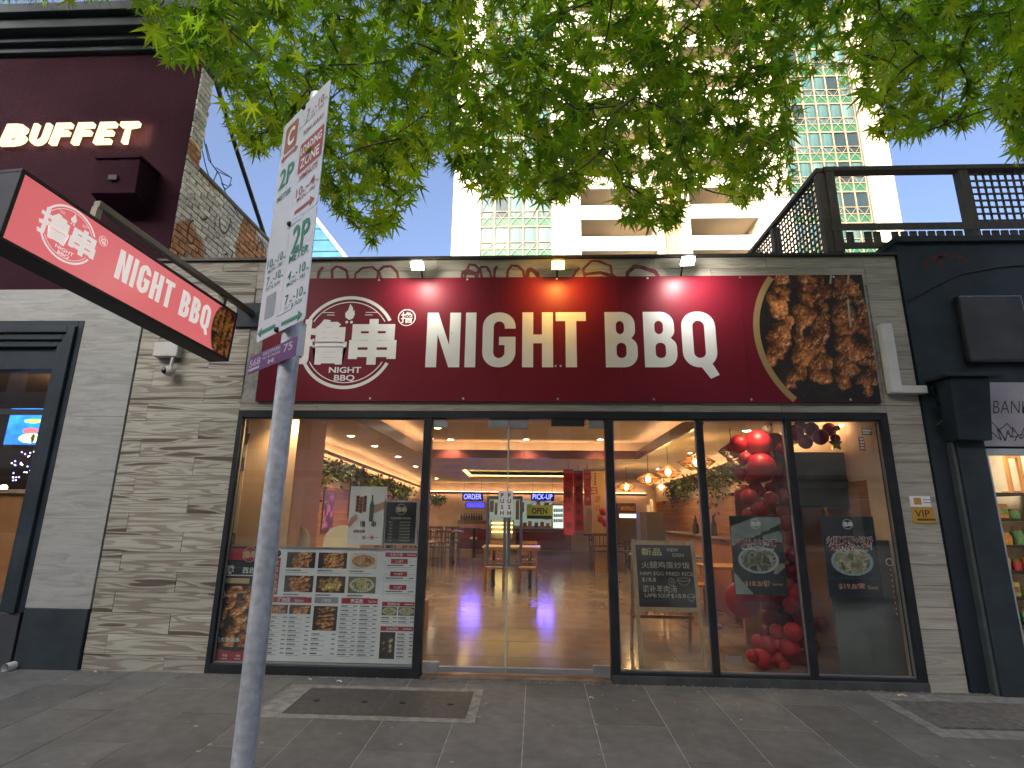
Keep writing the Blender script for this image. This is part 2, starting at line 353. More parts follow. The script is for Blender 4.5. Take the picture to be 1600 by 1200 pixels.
# ------------------------------------------------------------------ lettering
_tc = {}
def textgeo(body, bold=0.0, shear=0.0):
    k = (body, bold, shear)
    if k not in _tc:
        c = bpy.data.curves.new('t', 'FONT'); c.body = body; c.offset = bold; c.resolution_u = 3; c.shear = shear
        o = bpy.data.objects.new('t', c); COL.objects.link(o); dg = bpy.context.evaluated_depsgraph_get()
        me = bpy.data.meshes.new_from_object(o.evaluated_get(dg))
        v = np.array([p.co[:2] for p in me.vertices]) if len(me.vertices) else np.zeros((1, 2)); f = [tuple(p.vertices) for p in me.polygons]
        bpy.data.objects.remove(o); bpy.data.curves.remove(c); bpy.data.meshes.remove(me)
        mn, mx = v.min(0), v.max(0); _tc[k] = ((v - (mn + mx) / 2), mx - mn, f)
    return _tc[k]
def text(mb, body, O, R, U, h, w=None, m=0, bold=0.0, off=.002, shear=0.0, align='C'):
    """centre O, height h of the ink box, optional width w"""
    v, sz, f = textgeo(body, bold, shear); sy = h / max(sz[1], 1e-6); sx = (w / sz[0]) if w else sy
    O = np.asarray(O, float); R = np.asarray(R, float); U = np.asarray(U, float); n = np.cross(R, U); b = len(mb.v)
    sh = 0 if align == 'C' else (sz[0] * sx / 2 if align == 'L' else -sz[0] * sx / 2)
    mb.v += [tuple(O + R * (p[0] * sx + sh) + U * (p[1] * sy) + n * off) for p in v]
    for q in f:
        a, c, d = v[q[0]], v[q[1]], v[q[2]]
        if (c[0] - a[0]) * (d[1] - a[1]) - (c[1] - a[1]) * (d[0] - a[0]) < 0: q = q[::-1]
        mb.f.append(tuple(b + i for i in q)); mb.m.append(m)
    return mb
XR = np.array([1., 0, 0]); ZU = np.array([0., 0, 1])
def text_px(mb, body, x0, y0, x1, y1, Y, m=0, bold=0.0, off=.002, shear=0.0):
    a, b, c, d = rect((x0, y0), (x1, y1), Y); return text(mb, body, ((a + b) / 2, Y, (c + d) / 2), XR, ZU, d - c, b - a, m, bold, off, shear)
def quad(mb, O, R, U, x0, y0, x1, y1, m=0, off=.001):
    O = np.asarray(O, float); R = np.asarray(R, float); U = np.asarray(U, float); n = np.cross(R, U)
    return mb.face([O + R * x + U * y + n * off for x, y in ((x0, y0), (x1, y0), (x1, y1), (x0, y1))], m)
def disc(mb, O, R, U, cx, cy, r, m=0, off=.001, n=24, r2=None, a0=0, a1=360):
    O = np.asarray(O, float); R = np.asarray(R, float); U = np.asarray(U, float); nn = np.cross(R, U)
    P = lambda rr, t: O + R * (cx + rr * math.cos(t)) + U * (cy + rr * math.sin(t)) + nn * off
    ts = [math.radians(a0 + (a1 - a0) * i / n) for i in range(n + 1)]
    if r2 is None: mb.face([P(r, t) for t in ts[:-1]], m)
    else:
        for i in range(n): mb.face([P(r2, ts[i]), P(r, ts[i]), P(r, ts[i + 1]), P(r2, ts[i + 1])], m)
    return mb
def arrow(mb, O, R, U, x0, x1, y, th, m=0, off=.002, slope=0):
    O = np.asarray(O, float); R = np.asarray(R, float); U = np.asarray(U, float); n = np.cross(R, U); s = 1 if x1 > x0 else -1; hl = th * 2.4
    pts = [(x0, y - th / 2), (x1 - s * hl, y - th / 2), (x1 - s * hl, y - th * 1.5), (x1, y), (x1 - s * hl, y + th * 1.5), (x1 - s * hl, y + th / 2), (x0, y + th / 2)]
    if s < 0: pts = pts[::-1]
    return mb.face([O + R * p[0] + U * (p[1]) + n * off for p in pts], m)

# ------------------------------------------------------------------ printed pictures (vertex colours on a fine grid)
def picture(name, O, R, U, w_, h_, rgb, parent, off=.003, mask=None, mat='printed_picture'):
    """rgb[row from top, col] linear colours; O = lower left corner"""
    ny, nx = rgb.shape[:2]; O = np.asarray(O, float); R = np.asarray(R, float); U = np.asarray(U, float); n = np.cross(R, U)
    gx, gy = np.meshgrid(np.linspace(0, w_, nx), np.linspace(h_, 0, ny))
    V = O + gx[..., None] * R + gy[..., None] * U + n * off; V = V.reshape(-1, 3) - (org(parent) if parent is not None else 0)
    idx = np.arange(nx * ny).reshape(ny, nx); q = np.stack([idx[1:, :-1], idx[1:, 1:], idx[:-1, 1:], idx[:-1, :-1]], -1)
    if mask is not None: q = q[(mask[1:, :-1] & mask[1:, 1:] & mask[:-1, 1:] & mask[:-1, :-1])]
    q = q.reshape(-1, 4)
    me = bpy.data.meshes.new(name); me.vertices.add(len(V)); me.vertices.foreach_set('co', V.ravel())
    me.loops.add(q.size); me.loops.foreach_set('vertex_index', q.ravel().astype(np.int32)); me.polygons.add(len(q))
    me.polygons.foreach_set('loop_start', np.arange(0, q.size, 4, dtype=np.int32)); me.polygons.foreach_set('loop_total', np.full(len(q), 4, dtype=np.int32))
    me.update(); me.validate()
    ca = me.color_attributes.new('Col', 'FLOAT_COLOR', 'POINT'); c4 = np.ones((nx * ny, 4), dtype=np.float32); c4[:, :3] = np.clip(rgb.reshape(-1, 3), 0, 1)
    ca.data.foreach_set('color', c4.ravel()); me.materials.append(MATS[mat])
    o = bpy.data.objects.new(name, me); COL.objects.link(o)
    if parent is not None: o.parent = parent
    return o
def vnoise(ny, nx, cells, seed, octs=4):
    r = np.random.default_rng(seed); out = np.zeros((ny, nx)); amp = 1; tot = 0
    for k in range(octs):
        cy_, cx_ = max(2, int(cells * 2 ** k * ny / max(nx, ny))), max(2, int(cells * 2 ** k * nx / max(nx, ny))); g = r.random((cy_ + 2, cx_ + 2))
        y = np.linspace(0, cy_, ny); x = np.linspace(0, cx_, nx); yi = y.astype(int); xi = x.astype(int); fy = (y - yi)[:, None]; fx = (x - xi)[None]
        fy = fy * fy * (3 - 2 * fy); fx = fx * fx * (3 - 2 * fx)
        out += amp * ((g[yi][:, xi] * (1 - fx) + g[yi][:, xi + 1] * fx) * (1 - fy) + (g[yi + 1][:, xi] * (1 - fx) + g[yi + 1][:, xi + 1] * fx) * fy); tot += amp; amp *= .55
    return out / tot
def lumps(ny, nx, items, seed, base=(.35, .13, .035), bg=(.012, .009, .008), asp=1.0, bright=1.0, fleck=.03):
    """printed photograph of grilled meat: items (x, y, r, tone) in units of the picture width"""
    r = np.random.default_rng(seed)
    yy, xx = np.meshgrid(np.linspace(0, asp, ny), np.linspace(0, 1, nx), indexing='ij')
    N = lambda c, k, o=4: vnoise(ny, nx, c, seed + k, o) - .5
    n1, n2, n3, n4 = N(9, 0), N(40, 1, 3), N(5, 2), N(20, 5)
    xs = xx + N(7, 3) * .10 + n4 * .035; ys = yy + N(7, 9) * .10 + N(20, 11) * .035
    h = np.full((ny, nx), -1.0); tone = np.zeros((ny, nx)); edge = np.zeros((ny, nx))
    for x, y, rad, t in items:
        a, ex = r.uniform(0, 3.14), r.uniform(.8, 1.35); dx, dy = xs - x, ys - y; u = (dx * math.cos(a) + dy * math.sin(a)) / ex; v = (-dx * math.sin(a) + dy * math.cos(a)) * ex ** .6
        d2 = u * u + v * v; q = np.clip(1 - d2 / (rad * rad), 0, 1); hh = np.where(q > 0, rad * (q ** .42) + r.uniform(0, .35) * rad, -1); up = hh > h
        h = np.where(up, hh, h); tone = np.where(up, t + r.uniform(-.3, .3), tone); edge = np.where(up, q, edge)
    on = h > -.5; hs = np.where(on, h, 0) + n2 * .022 + n4 * .035 + n1 * .03
    gy_, gx_ = np.gradient(hs, asp / ny, 1 / nx); nl = np.sqrt(gx_ ** 2 + gy_ ** 2 + 1)
    lam = np.clip((-.45 * gx_ + .60 * gy_ * -1 + .66) / nl, 0, 1); ao = np.clip(edge * 2.2, .12, 1)
    mix = np.clip(.5 + n1 * 1.6 + n4 * 1.2, 0, 1)[..., None]; dark = np.array(base) * (.38, .26, .22); gold = np.array(base) * (1.55, 1.75, 1.5)
    c = (dark * (1 - mix) + gold * mix) * (.25 + 1.25 * lam * ao)[..., None] * (1 + .55 * tone[..., None])
    c = c * (1 + n2[..., None] * np.array([.9, 1.2, 1.4])) * np.where(n3 < -.12, .55, 1)[..., None]
    sp = np.clip(lam - .80, 0, 1) * 6 * np.clip(n2 + .05, 0, 1) * 3 * ao; c = c + sp[..., None] * np.array([.42, .31, .20])
    f = (r.random((ny, nx)) < fleck) & (n1 > -.08); f = f | (np.roll(f, 1, 1) & (r.random((ny, nx)) < .5)); c = np.where((f & on)[..., None], np.array([.42, .29, .13]) * (.4 + lam[..., None]), c)
    bgc = np.array(bg) * (1 + 3 * np.clip(n3, 0, 1)[..., None]); s = r.random((ny, nx)) < .006; bgc = np.where(s[..., None], np.array([.16, .06, .03]), bgc)
    return np.clip(np.where(on[..., None], c, bgc) * bright, 0, 1)
def skewers(ny, nx, lines, seed, asp=1.0, **k):
    r = random.Random(seed); it = []
    for x0, y0, x1, y1, rad, t in lines:
        L_ = math.hypot(x1 - x0, y1 - y0); n = max(2, int(L_ / (rad * .62)))
        for i in range(n + 1):
            f = i / n; it.append((x0 + (x1 - x0) * f + r.uniform(-.55, .55) * rad, y0 + (y1 - y0) * f + r.uniform(-.3, .3) * rad, rad * r.uniform(.55, 1.15), t + r.uniform(-.25, .25)))
    r.shuffle(it); return lumps(ny, nx, it, seed, asp=asp, **k)
def dish(ny, nx, seed, asp=1.0, rim=(.45, .5, .5), food=((.25, .22, .1), (.1, .12, .05), (.5, .45, .3)), bg=(.02, .022, .024), cx=.5, cy=.5, rx=.42, ry=.36):
    yy, xx = np.meshgrid(np.linspace(0, 1, ny), np.linspace(0, 1, nx), indexing='ij'); d = np.sqrt(((xx - cx) / rx) ** 2 + ((yy - cy) / ry) ** 2)
    n1 = vnoise(ny, nx, 12, seed, 3); n2 = vnoise(ny, nx, 20, seed + 1, 2)
    f = np.where((n1 > .55)[..., None], np.array(food[0]), np.where((n1 < .42)[..., None], np.array(food[1]), np.array(food[2]))) * (.5 + n2[..., None])
    c = np.array(bg) * (.6 + 1.2 * vnoise(ny, nx, 4, seed + 4)[..., None]); c = np.where((d < 1)[..., None], np.array(rim), c); return np.where((d < .86)[..., None], f, c)

# ------------------------------------------------------------------ condensed sign alphabet (drawn as outlines, unit height)
def _arc(cx, cy, r, a0, a1, n=7): return [(cx + r * math.cos(math.radians(a0 + (a1 - a0) * i / n)), cy + r * math.sin(math.radians(a0 + (a1 - a0) * i / n))) for i in range(n + 1)]
def _rr(x0, y0, x1, y1, r): return _arc(x1 - r, y1 - r, r, 0, 90) + _arc(x0 + r, y1 - r, r, 90, 180) + _arc(x0 + r, y0 + r, r, 180, 270) + _arc(x1 - r, y0 + r, r, 270, 360)
def glyph(c, w_, s=.19, t=.165):
    if c == 'I': return [[(0, 0), (w_, 0), (w_, 1), (0, 1)]]
    if c == 'N': return [[(0, 0), (s, 0), (s, .60), (w_ - s, 0), (w_, 0), (w_, 1), (w_ - s, 1), (w_ - s, .40), (s, 1), (0, 1)]]
    if c == 'H': return [[(0, 0), (s, 0), (s, .43), (w_ - s, .43), (w_ - s, 0), (w_, 0), (w_, 1), (w_ - s, 1), (w_ - s, .59), (s, .59), (s, 1), (0, 1)]]
    if c == 'T':
        a = (w_ - s) / 2; return [[(a, 0), (a + s, 0), (a + s, 1 - t), (w_, 1 - t), (w_, 1), (0, 1), (0, 1 - t), (a, 1 - t)]]
    if c == 'B':
        R = .23; o = [(0, 0)] + _arc(w_ - R, R, R, -90, 0) + _arc(w_ - .16, .36, .16, 0, 55) + _arc(w_ - .19, .66, .16, -55, 0) + _arc(w_ - R - .03, 1 - R, R, 0, 90) + [(0, 1)]
        return [o, _rr(s, t, w_ - s, .435, .08), _rr(s, .59, w_ - s - .03, 1 - t, .08)]
    if c == 'G':
        R = .27; q = .10
        o = [(w_, .70)] + _arc(w_ - R, 1 - R, R, 0, 90) + _arc(R, 1 - R, R, 90, 180) + _arc(R, R, R, 180, 270) + _arc(w_ - R, R, R, 270, 360) + [(w_, .55), (w_ * .5, .55), (w_ * .5, .40), (w_ - s, .40)]
        o += _arc(w_ - s - q, t + q, q, 0, -90) + _arc(s + q, t + q, q, -90, -180) + _arc(s + q, 1 - t - q, q, 180, 90) + _arc(w_ - s - q, 1 - t - q, q, 90, 0) + [(w_ - s, .70)]
        return [o]
    if c == 'Q': return [_rr(0, 0, w_, 1, .27), _rr(s, t, w_ - s, 1 - t, .10)]
def sign_words(mb, spec, O, R, U, h, m=0, off=.003):
    """spec: (glyph, x0, x1) in metres along R from O; h letter height"""
    for c, x0, x1 in spec:
        wu = (x1 - x0) / h; Oc = np.asarray(O) + np.asarray(R) * x0
        mb.poly([[(p[0] * h, p[1] * h) for p in lp] for lp in glyph(c, wu)], Oc, R, U, m, off)
        if c == 'Q': mb.poly([[(wu * .50 * h, .02 * h), (wu * .76 * h, -.20 * h), (wu * 1.02 * h, -.13 * h), (wu * .80 * h, .10 * h)]], Oc, R, U, m, off + .0008)
def logo(mb, O, R, U, r, m=0, mr=None, off=.003, txt=True, stamp=True):
    """round emblem: broken ring, flame, two big characters, small name under; r = ring radius"""
    O = np.asarray(O, float)
    for a0, a1 in ((28, 152), (208, 332)):
        disc(mb, O, R, U, 0, 0, r, m, off, 28, r * .93, a0, a1); disc(mb, O, R, U, 0, 0, r * .875, m, off, 24, r * .855, a0 + 2, a1 - 2)
    text(mb, '撸', O + np.asarray(R) * (-.53 * r) + np.asarray(U) * (.0 * r), R, U, .98 * r, 1.04 * r, m, .032, off + .0015)
    text(mb, '串', O + np.asarray(R) * (.53 * r) + np.asarray(U) * (.0 * r), R, U, .98 * r, .98 * r, m, .045, off + .0015)
    if txt:
        fl = [(0, .47), (-.085, .53), (-.10, .62), (-.04, .70), (-.01, .83), (.055, .74), (.06, .66), (.085, .70), (.105, .60), (.075, .51)]
        mb.poly([[(x * r, y * r) for x, y in fl]], O, R, U, m, off)
        for sx in (-1, 1):
            disc(mb, O, R, U, sx * .05 * r, .425 * r + .0, .03 * r, m, off + .0004, 10)
            quad(mb, O, R, U, sx * .46 * r - .13 * r, .63 * r, sx * .46 * r + .13 * r, .645 * r, m, off); quad(mb, O, R, U, sx * .40 * r - .08 * r, .575 * r, sx * .40 * r + .08 * r, .59 * r, m, off)
        text(mb, 'NIGHT', O - np.asarray(U) * (.60 * r), R, U, .125 * r, .66 * r, m, .022, off); text(mb, 'BBQ', O - np.asarray(U) * (.775 * r), R, U, .145 * r, .42 * r, m, .022, off)
    if stamp:
        disc(mb, O, R, U, 1.20 * r, .52 * r, .185 * r, m, off, 24, .165 * r); text(mb, '撸', O + np.asarray(R) * (1.20 * r) + np.asarray(U) * (.52 * r), R, U, .24 * r, .24 * r, m, .012, off)
# ================================================================== ground, road, pavement
struct('ground', MB().face([(-1500, -1500, -.36), (1500, -1500, -.36), (1500, 1500, -.36), (-1500, 1500, -.36)]), M('far_ground', (.12, .115, .1), .9))
ASPH = M('asphalt', (.075, .074, .072), .85, var=.25, vs_=30, bump=.5, bs=160)
struct('road', MB().box(-90, -18.5, -.345, 90, -6.36, -.30), ASPH)
struct('kerb', MB().box(-90, -6.36, -.345, 90, -6.21, -.158), CONC, bevel=.015)
mk = MB()
for k in range(-8, 9): mk.box(k * 9 - 1.5, -12.46, -.2995, k * 9 + 1.5, -12.34, -.295)
struct('road_marking', mk, M('road_paint', (.75, .75, .72), .6, var=.15, vs_=20))
struct('opposite_pavement', MB().box(-90, -23, -.345, 90, -18.5, -.17), M('pale_pavement', (.34, .33, .31), .85, var=.15))
pv = MB().hexa([(-60, -6.2, pz(-6.2) - .10), (60, -6.2, pz(-6.2) - .10), (60, 0.3, -.10), (-60, 0.3, -.10), (-60, -6.2, pz(-6.2) - .0012), (60, -6.2, pz(-6.2) - .0012), (60, .3, .0063), (-60, .3, .0063)])
pave = struct('pavement', pv, GROUT)
PX, PL = .5316, 1.063
pm = MB().box(-.2623, -.5275, -.02, .2623, .5275, 0)
pmesh = tpl(pm, 'paver', PAVE)
for i in range(-13, 12):
    xc = -.085 + (i + .5) * PX
    for j in range(-1, 6):
        yc = (-.53 if i % 2 == 0 else -.0) - PL * j - (.42 if i % 2 == 0 else .42)
        if yc < -6.0 or yc > .5: continue
        if yc + .53 > 0: sc_ = (1, 0.0, 1); y0, y1 = yc - .5275, -.012
        else: y0, y1 = yc - .5275, yc + .5275
        if y1 - y0 < .1: continue
        o = inst(pmesh, 'paver', pave, (xc, (y0 + y1) / 2, pz((y0 + y1) / 2) + random.uniform(0, .002)), (math.atan(.025), 0, 0), (1, (y1 - y0) / 1.055, 1))

def pit_cover(px_tl, pts, label, nlid, ribs, gname):
    """access cover let into the pavement: pts outer (x0,x1,y0,y1), inner frame"""
    (ox0, ox1, oy0, oy1), (ix0, ix1, iy0, iy1) = pts
    t = thing('access_cover', label, 'pit cover', ((ox0 + ox1) / 2, (oy0 + oy1) / 2, pz((oy0 + oy1) / 2)))
    s = MB()
    for a, b, c, d in ((ox0, ox1, oy0, iy0), (ox0, ox1, iy1, oy1), (ox0, ix0, iy0, iy1), (ix1, ox1, iy0, iy1)):
        s.hexa([(a, c, pz(c) - .02), (b, c, pz(c) - .02), (b, d, pz(d) - .02), (a, d, pz(d) - .02), (a, c, pz(c) + .006), (b, c, pz(c) + .006), (b, d, pz(d) + .006), (a, d, pz(d) + .006)])
    s.build('surround', M('pale_cement', (.235, .228, .205), .9, var=.3, vs_=14, bump=.6, bs=60, dirt=.35), t)
    wdt = (ix1 - ix0) / nlid
    for k in range(nlid):
        l = MB(); a, b = ix0 + k * wdt + .005, ix0 + (k + 1) * wdt - .005
        l.hexa([(a, iy0 + .005, pz(iy0) - .02), (b, iy0 + .005, pz(iy0) - .02), (b, iy1 - .005, pz(iy1) - .02), (a, iy1 - .005, pz(iy1) - .02), (a, iy0 + .005, pz(iy0) + .004), (b, iy0 + .005, pz(iy0) + .004), (b, iy1 - .005, pz(iy1) + .004), (a, iy1 - .005, pz(iy1) + .004)])
        lo = l.build('lid', IRON, t)
        r = MB(); n = ribs
        if n > 0:
            for q in range(n):
                x = a + (b - a) * (q + .5) / n; r.hexa([(x - .010, iy0 + .02, pz(iy0) + .003), (x + .010, iy0 + .02, pz(iy0) + .003), (x + .010, iy1 - .02, pz(iy1) + .003), (x - .010, iy1 - .02, pz(iy1) + .003), (x - .007, iy0 + .02, pz(iy0) + .013), (x + .007, iy0 + .02, pz(iy0) + .013), (x + .007, iy1 - .02, pz(iy1) + .013), (x - .007, iy1 - .02, pz(iy1) + .013)])
            r.build('rib', M('worn_rib_iron', (.20, .19, .175), .55, .3, var=.3, vs_=20), lo)
        hm = (iy0 + iy1) / 2
        for u in (.22, .78):
            x = a + (b - a) * u; h = MB(); h.lathe([(0.001, .011), (.022, .011), (.03, .004)], (x, hm, pz(hm)), 10); h.build('lifting_eye', BLACK, lo)
    return t
pit_cover(None, ((-2.16, -.45, -1.0, -.26), (-1.96, -.53, -.92, -.33)), 'grey steel pit cover with pale cement border in front of the menu window', 2, 0, 'a')
pit_cover(None, ((2.92, 5.0, -1.0, -.10), (3.02, 4.9, -.85, -.26)), 'ribbed iron pit cover at the foot of the dark blue wall', 3, 26, 'b')

# ================================================================== restaurant building
XL, XRr, ZT = -4.36, 3.865, 4.255          # facade extents
WX0, WX1, WZ1 = -3.14, 3.525, 2.535        # glazed opening
shop = thing('restaurant_building', 'single storey restaurant clad in grey timber look tiles with a glazed shopfront', 'building', (0, .1, 0))
b = MB()
b.box(XL, .012, -.05, WX0, .16, ZT); b.box(WX1, .012, -.05, XRr, .16, ZT); b.box(WX0, .012, WZ1 + .002, WX1, .16, ZT)
b.build('wall', GROUT, shop)
b = MB(); b.box(XL, .162, -.05, XL + .15, 12, 4.1); b.box(XRr - .15, .162, -.05, XRr, 12, 4.1); b.box(XL, 12.002, -.05, XRr, 12.15, 4.1); b.build('side_wall', M('side_brickwork', (.18, .15, .13), .85, var=.3), shop)
b = MB(); b.box(XL, .162, 3.7, XRr, 12, 3.85); b.build('roof', CONC, shop)
b = MB(); b.box(XL - .01, -.03, ZT + .002, XRr + .01, .2, ZT + .035); b.build('parapet_capping', M('dark_capping', (.05, .045, .04), .5, .3), shop, bevel=.004)
# timber look wall tiles, 1.2 x 0.19, half bond
TL_, TH = 1.2, .19
tm_cache = {}
def tile_piece(x0, x1, z0, z1, mt):
    k = (round(x1 - x0, 3), round(z1 - z0, 3), mt)
    if k not in tm_cache:
        mb = MB().box(-k[0] / 2 + .002, -.006, -k[1] / 2 + .0021, k[0] / 2 - .002, .006, k[1] / 2 - .0021); tm_cache[k] = tpl(mb, 'wall_tile', MATS[mt])
    inst(tm_cache[k], 'wall_tile', shop, ((x0 + x1) / 2, .006 + random.uniform(-.0014, .0014), (z0 + z1) / 2))
def tile_region(rx0, rx1, rz0, rz1, ph=0.0, mt='calm_tile'):
    j = 0
    zs = [rz0] + [z for z in np.arange(-.05, 5, TH) if rz0 + .03 < z < rz1 - .03] + [rz1]
    for z0, z1 in zip(zs[:-1], zs[1:]):
        st = ((round((z0 + .05) / TH) % 2) * TL_ / 2) + ph
        xs = [rx0] + [x for x in np.arange(-12 * TL_ + st, 12 * TL_, TL_) if rx0 + .04 < x < rx1 - .04] + [rx1]
        for x0, x1 in zip(xs[:-1], xs[1:]): tile_piece(x0, x1, z0, z1, mt)
tile_region(XL, WX0, -.03, ZT, .05, 'tile'); tile_region(WX1, XRr, -.03, ZT, .3); tile_region(WX0, WX1, 3.92, ZT, .1); tile_region(WX0, WX1, WZ1 + .003, 2.68, .1)
# faded red spray tag on the parapet
gob = MB(); rs = random.Random(14)
def hoop(cx, w_, h_):
    k = rs.uniform(-.25, .25); return [(cx - w_ * (1 + k * .4), 437 - rs.uniform(0, 4)), (cx - w_ * rs.uniform(.8, 1), 437 - h_ * rs.uniform(.45, .7)), (cx - w_ * .45, 437 - h_ * rs.uniform(.9, 1)), (cx + w_ * (.2 + k), 437 - h_ * rs.uniform(.85, 1)), (cx + w_ * .8, 437 - h_ * rs.uniform(.5, .7)), (cx + w_ * rs.uniform(.85, 1.1), 437 - rs.uniform(0, 3))]
for p in [[(495, 440), (499, 424), (505, 418)], hoop(531, 13, 22), hoop(576, 21, 20), hoop(607, 17, 22), hoop(733, 12, 15), hoop(740, 14, 24), [(722, 426), (746, 428), (750, 420)], hoop(757, 11, 22), [(772, 437), (773, 420), (777, 417)], hoop(806, 14, 23), hoop(832, 9, 17), [(893, 436), (900, 424), (905, 419)], hoop(935, 24, 31), [(912, 429), (938, 426), (962, 433)], hoop(1003, 25, 22)]:
    pts = []
    for (xa, ya), (xb, yb) in zip(p[:-1], p[1:]): pts += [(xa + (xb - xa) * f, ya + (yb - ya) * f) for f in (0, .33, .67)]
    d = [A(x + rs.uniform(-.4, .4), y, 0) for x, y in pts + [p[-1]]]; wd = rs.uniform(.013, .024)
    for a, c in zip(d[:-1], d[1:]):
        t = (c - a); t = t / np.linalg.norm(t); n = np.array([-t[2], 0, t[0]]) * wd * rs.uniform(.85, 1.1); a2, c2 = a - t * .006, c + t * .006; q = np.array([0, -.0028 - rs.uniform(0, .0006), 0])
        gob.face([a2 - n + q, c2 - n + q, c2 + n + q, a2 + n + q])
gob.build('sprayed_tag', M('faded_red_spray', (.155, .045, .05), .85, var=.5, vs_=9), shop, kind='stuff')

# shopfront frame
FR = []
def fbar(x0, x1, z0, z1, y0=-.012, y1=.095, mat=CHAR, name='frame_bar', par=None):
    return MB().box(x0, y0, z0, x1, y1, z1).build(name, mat, par or shop, bevel=.004)
MX = [(-1.155, -1.075), (.705, .785), (1.632, 1.692), (2.512, 2.572)]
fbar(WX0, WX0 + .05, -.02, WZ1); fbar(WX1 - .075, WX1, -.02, WZ1)
fbar(WX0 + .051, WX1 - .076, WZ1 - .075, WZ1)
for x0, x1 in MX: fbar(x0, x1, -.02, WZ1 - .076)
fbar(WX0 + .051, MX[0][0] - .001, -.02, .085); fbar(MX[1][1] + .001, MX[2][0] - .001, -.02, .10); fbar(MX[2][1] + .001, MX[3][0] - .001, -.02, .10); fbar(MX[3][1] + .001, WX1 - .076, -.02, .10)
fbar(MX[1][0] + .002, WX1 - .002, -.03, .075, -.028, -.014, M('weathered_aluminium', (.10, .105, .105), .5, .5, var=.25, dirt=.5), 'kick_plate')
panes = [(WX0 + .051, MX[0][0] - .001, .086), (MX[1][1] + .001, MX[2][0] - .001, .101), (MX[2][1] + .001, MX[3][0] - .001, .101), (MX[3][1] + .001, WX1 - .076, .101)]
for x0, x1, z0 in panes:
    wn = MB()                              # narrow bead round the pane
    for a, c, d, e in ((x0, x0 + .012, z0, 2.459), (x1 - .012, x1, z0, 2.459), (x0 + .0122, x1 - .0122, z0, z0 + .012), (x0 + .0122, x1 - .0122, 2.447, 2.459)): wn.box(a, .028, d, c, .05, e)
    wo = wn.build('window', GREY_ALU, shop)
    MB().box(x0 + .0125, .036, z0 + .0125, x1 - .0125, .042, 2.4465).build('pane', GLASS, wo)
MB().box(MX[0][1] + .002, -.02, -.02, MX[1][0] - .002, .10, .018).build('threshold', M('worn_threshold', (.2, .17, .13), .8, .2, var=.4, dirt=.6), shop)
# two frameless glass door leaves
dxm = (MX[0][1] + MX[1][0]) / 2 - .095
for k, (x0, x1) in enumerate(((MX[0][1] + .008, dxm - .004), (dxm + .004, MX[1][0] - .008))):
    dl = MB().box(x0, .034, .104, x1, .046, 2.415).build('door_leaf', GLASS, shop)
    hx = x0 if k == 0 else x1; s = 1 if k == 0 else -1
    MB().box(x0 + (.16 if k == 0 else .0), .018, .058, x1 - (.16 if k == 1 else 0), .062, .1035).build('bottom_rail', GREY_ALU, dl, bevel=.003)
    MB().box(hx, .016, .045, hx + s * .158, .064, .14).build('pivot_patch', GREY_ALU, dl, bevel=.003)
    MB().box(hx, .016, 2.37, hx + s * .15, .064, 2.455).build('pivot_patch', GREY_ALU, dl, bevel=.003)
    lx = x1 if k == 0 else x0
    MB().box(lx, .014, 2.37 - .01 * k, lx - s * .20, .066, 2.455).build('lock_patch', GREY_ALU, dl, bevel=.003)
    h = MB(); a, c, d, e = rect((761, 775), (790, 885), -.03) if k == 0 else rect((794, 775), (816, 885), -.03)
    for px0, px1, pz0, pz1 in ((a, a + .028, d, e), (c - .028, c, d, e), (a + .0282, c - .0282, e - .03, e), (a + .0282, c - .0282, d, d + .026)): h.box(px0, -.045, pz0, px1, -.018, pz1)
    h.box(a + .005, -.0178, e - .12, a + .03, .034, e - .10); h.box(c - .03, -.0178, d + .1, c - .005, .034, d + .12)
    h.build('pull_handle', M('handle_steel', (.15, .16, .165), .4, .5), dl, bevel=.003)
    MB().box(lx - .004, .033, .105, lx + .004, .047, 2.36).build('edge_strip', M('glass_edge', (.42, .46, .42), .3), dl)
MB().box(.16, -.004, 2.385, .50, .034, 2.459).build('door_closer_box', BLACK, shop)

# PUSH plates
for px, t in ((784.5, 'left'), (795.8, 'right')):
    a, c, d, e = rect((px - 5.3, 767), (px + 5.3, 808.5), -.05); p = thing('push_plate', 'white vertical PUSH plate on the %s glass door leaf' % t, 'sign', ((a + c) / 2, -.045, d))
    MB().box(a, -.0495, d, c, -.0455, e).build('plate', WHITE, p, bevel=.001)
    mb = MB()
    for i, ch in enumerate('PUSH'): text(mb, ch, ((a + c) / 2, -.0495, e - (i + .75) * (e - d) / 4.5), XR, ZU, .042, None, 0, .03, .001)
    mb.build('lettering', INK, p)

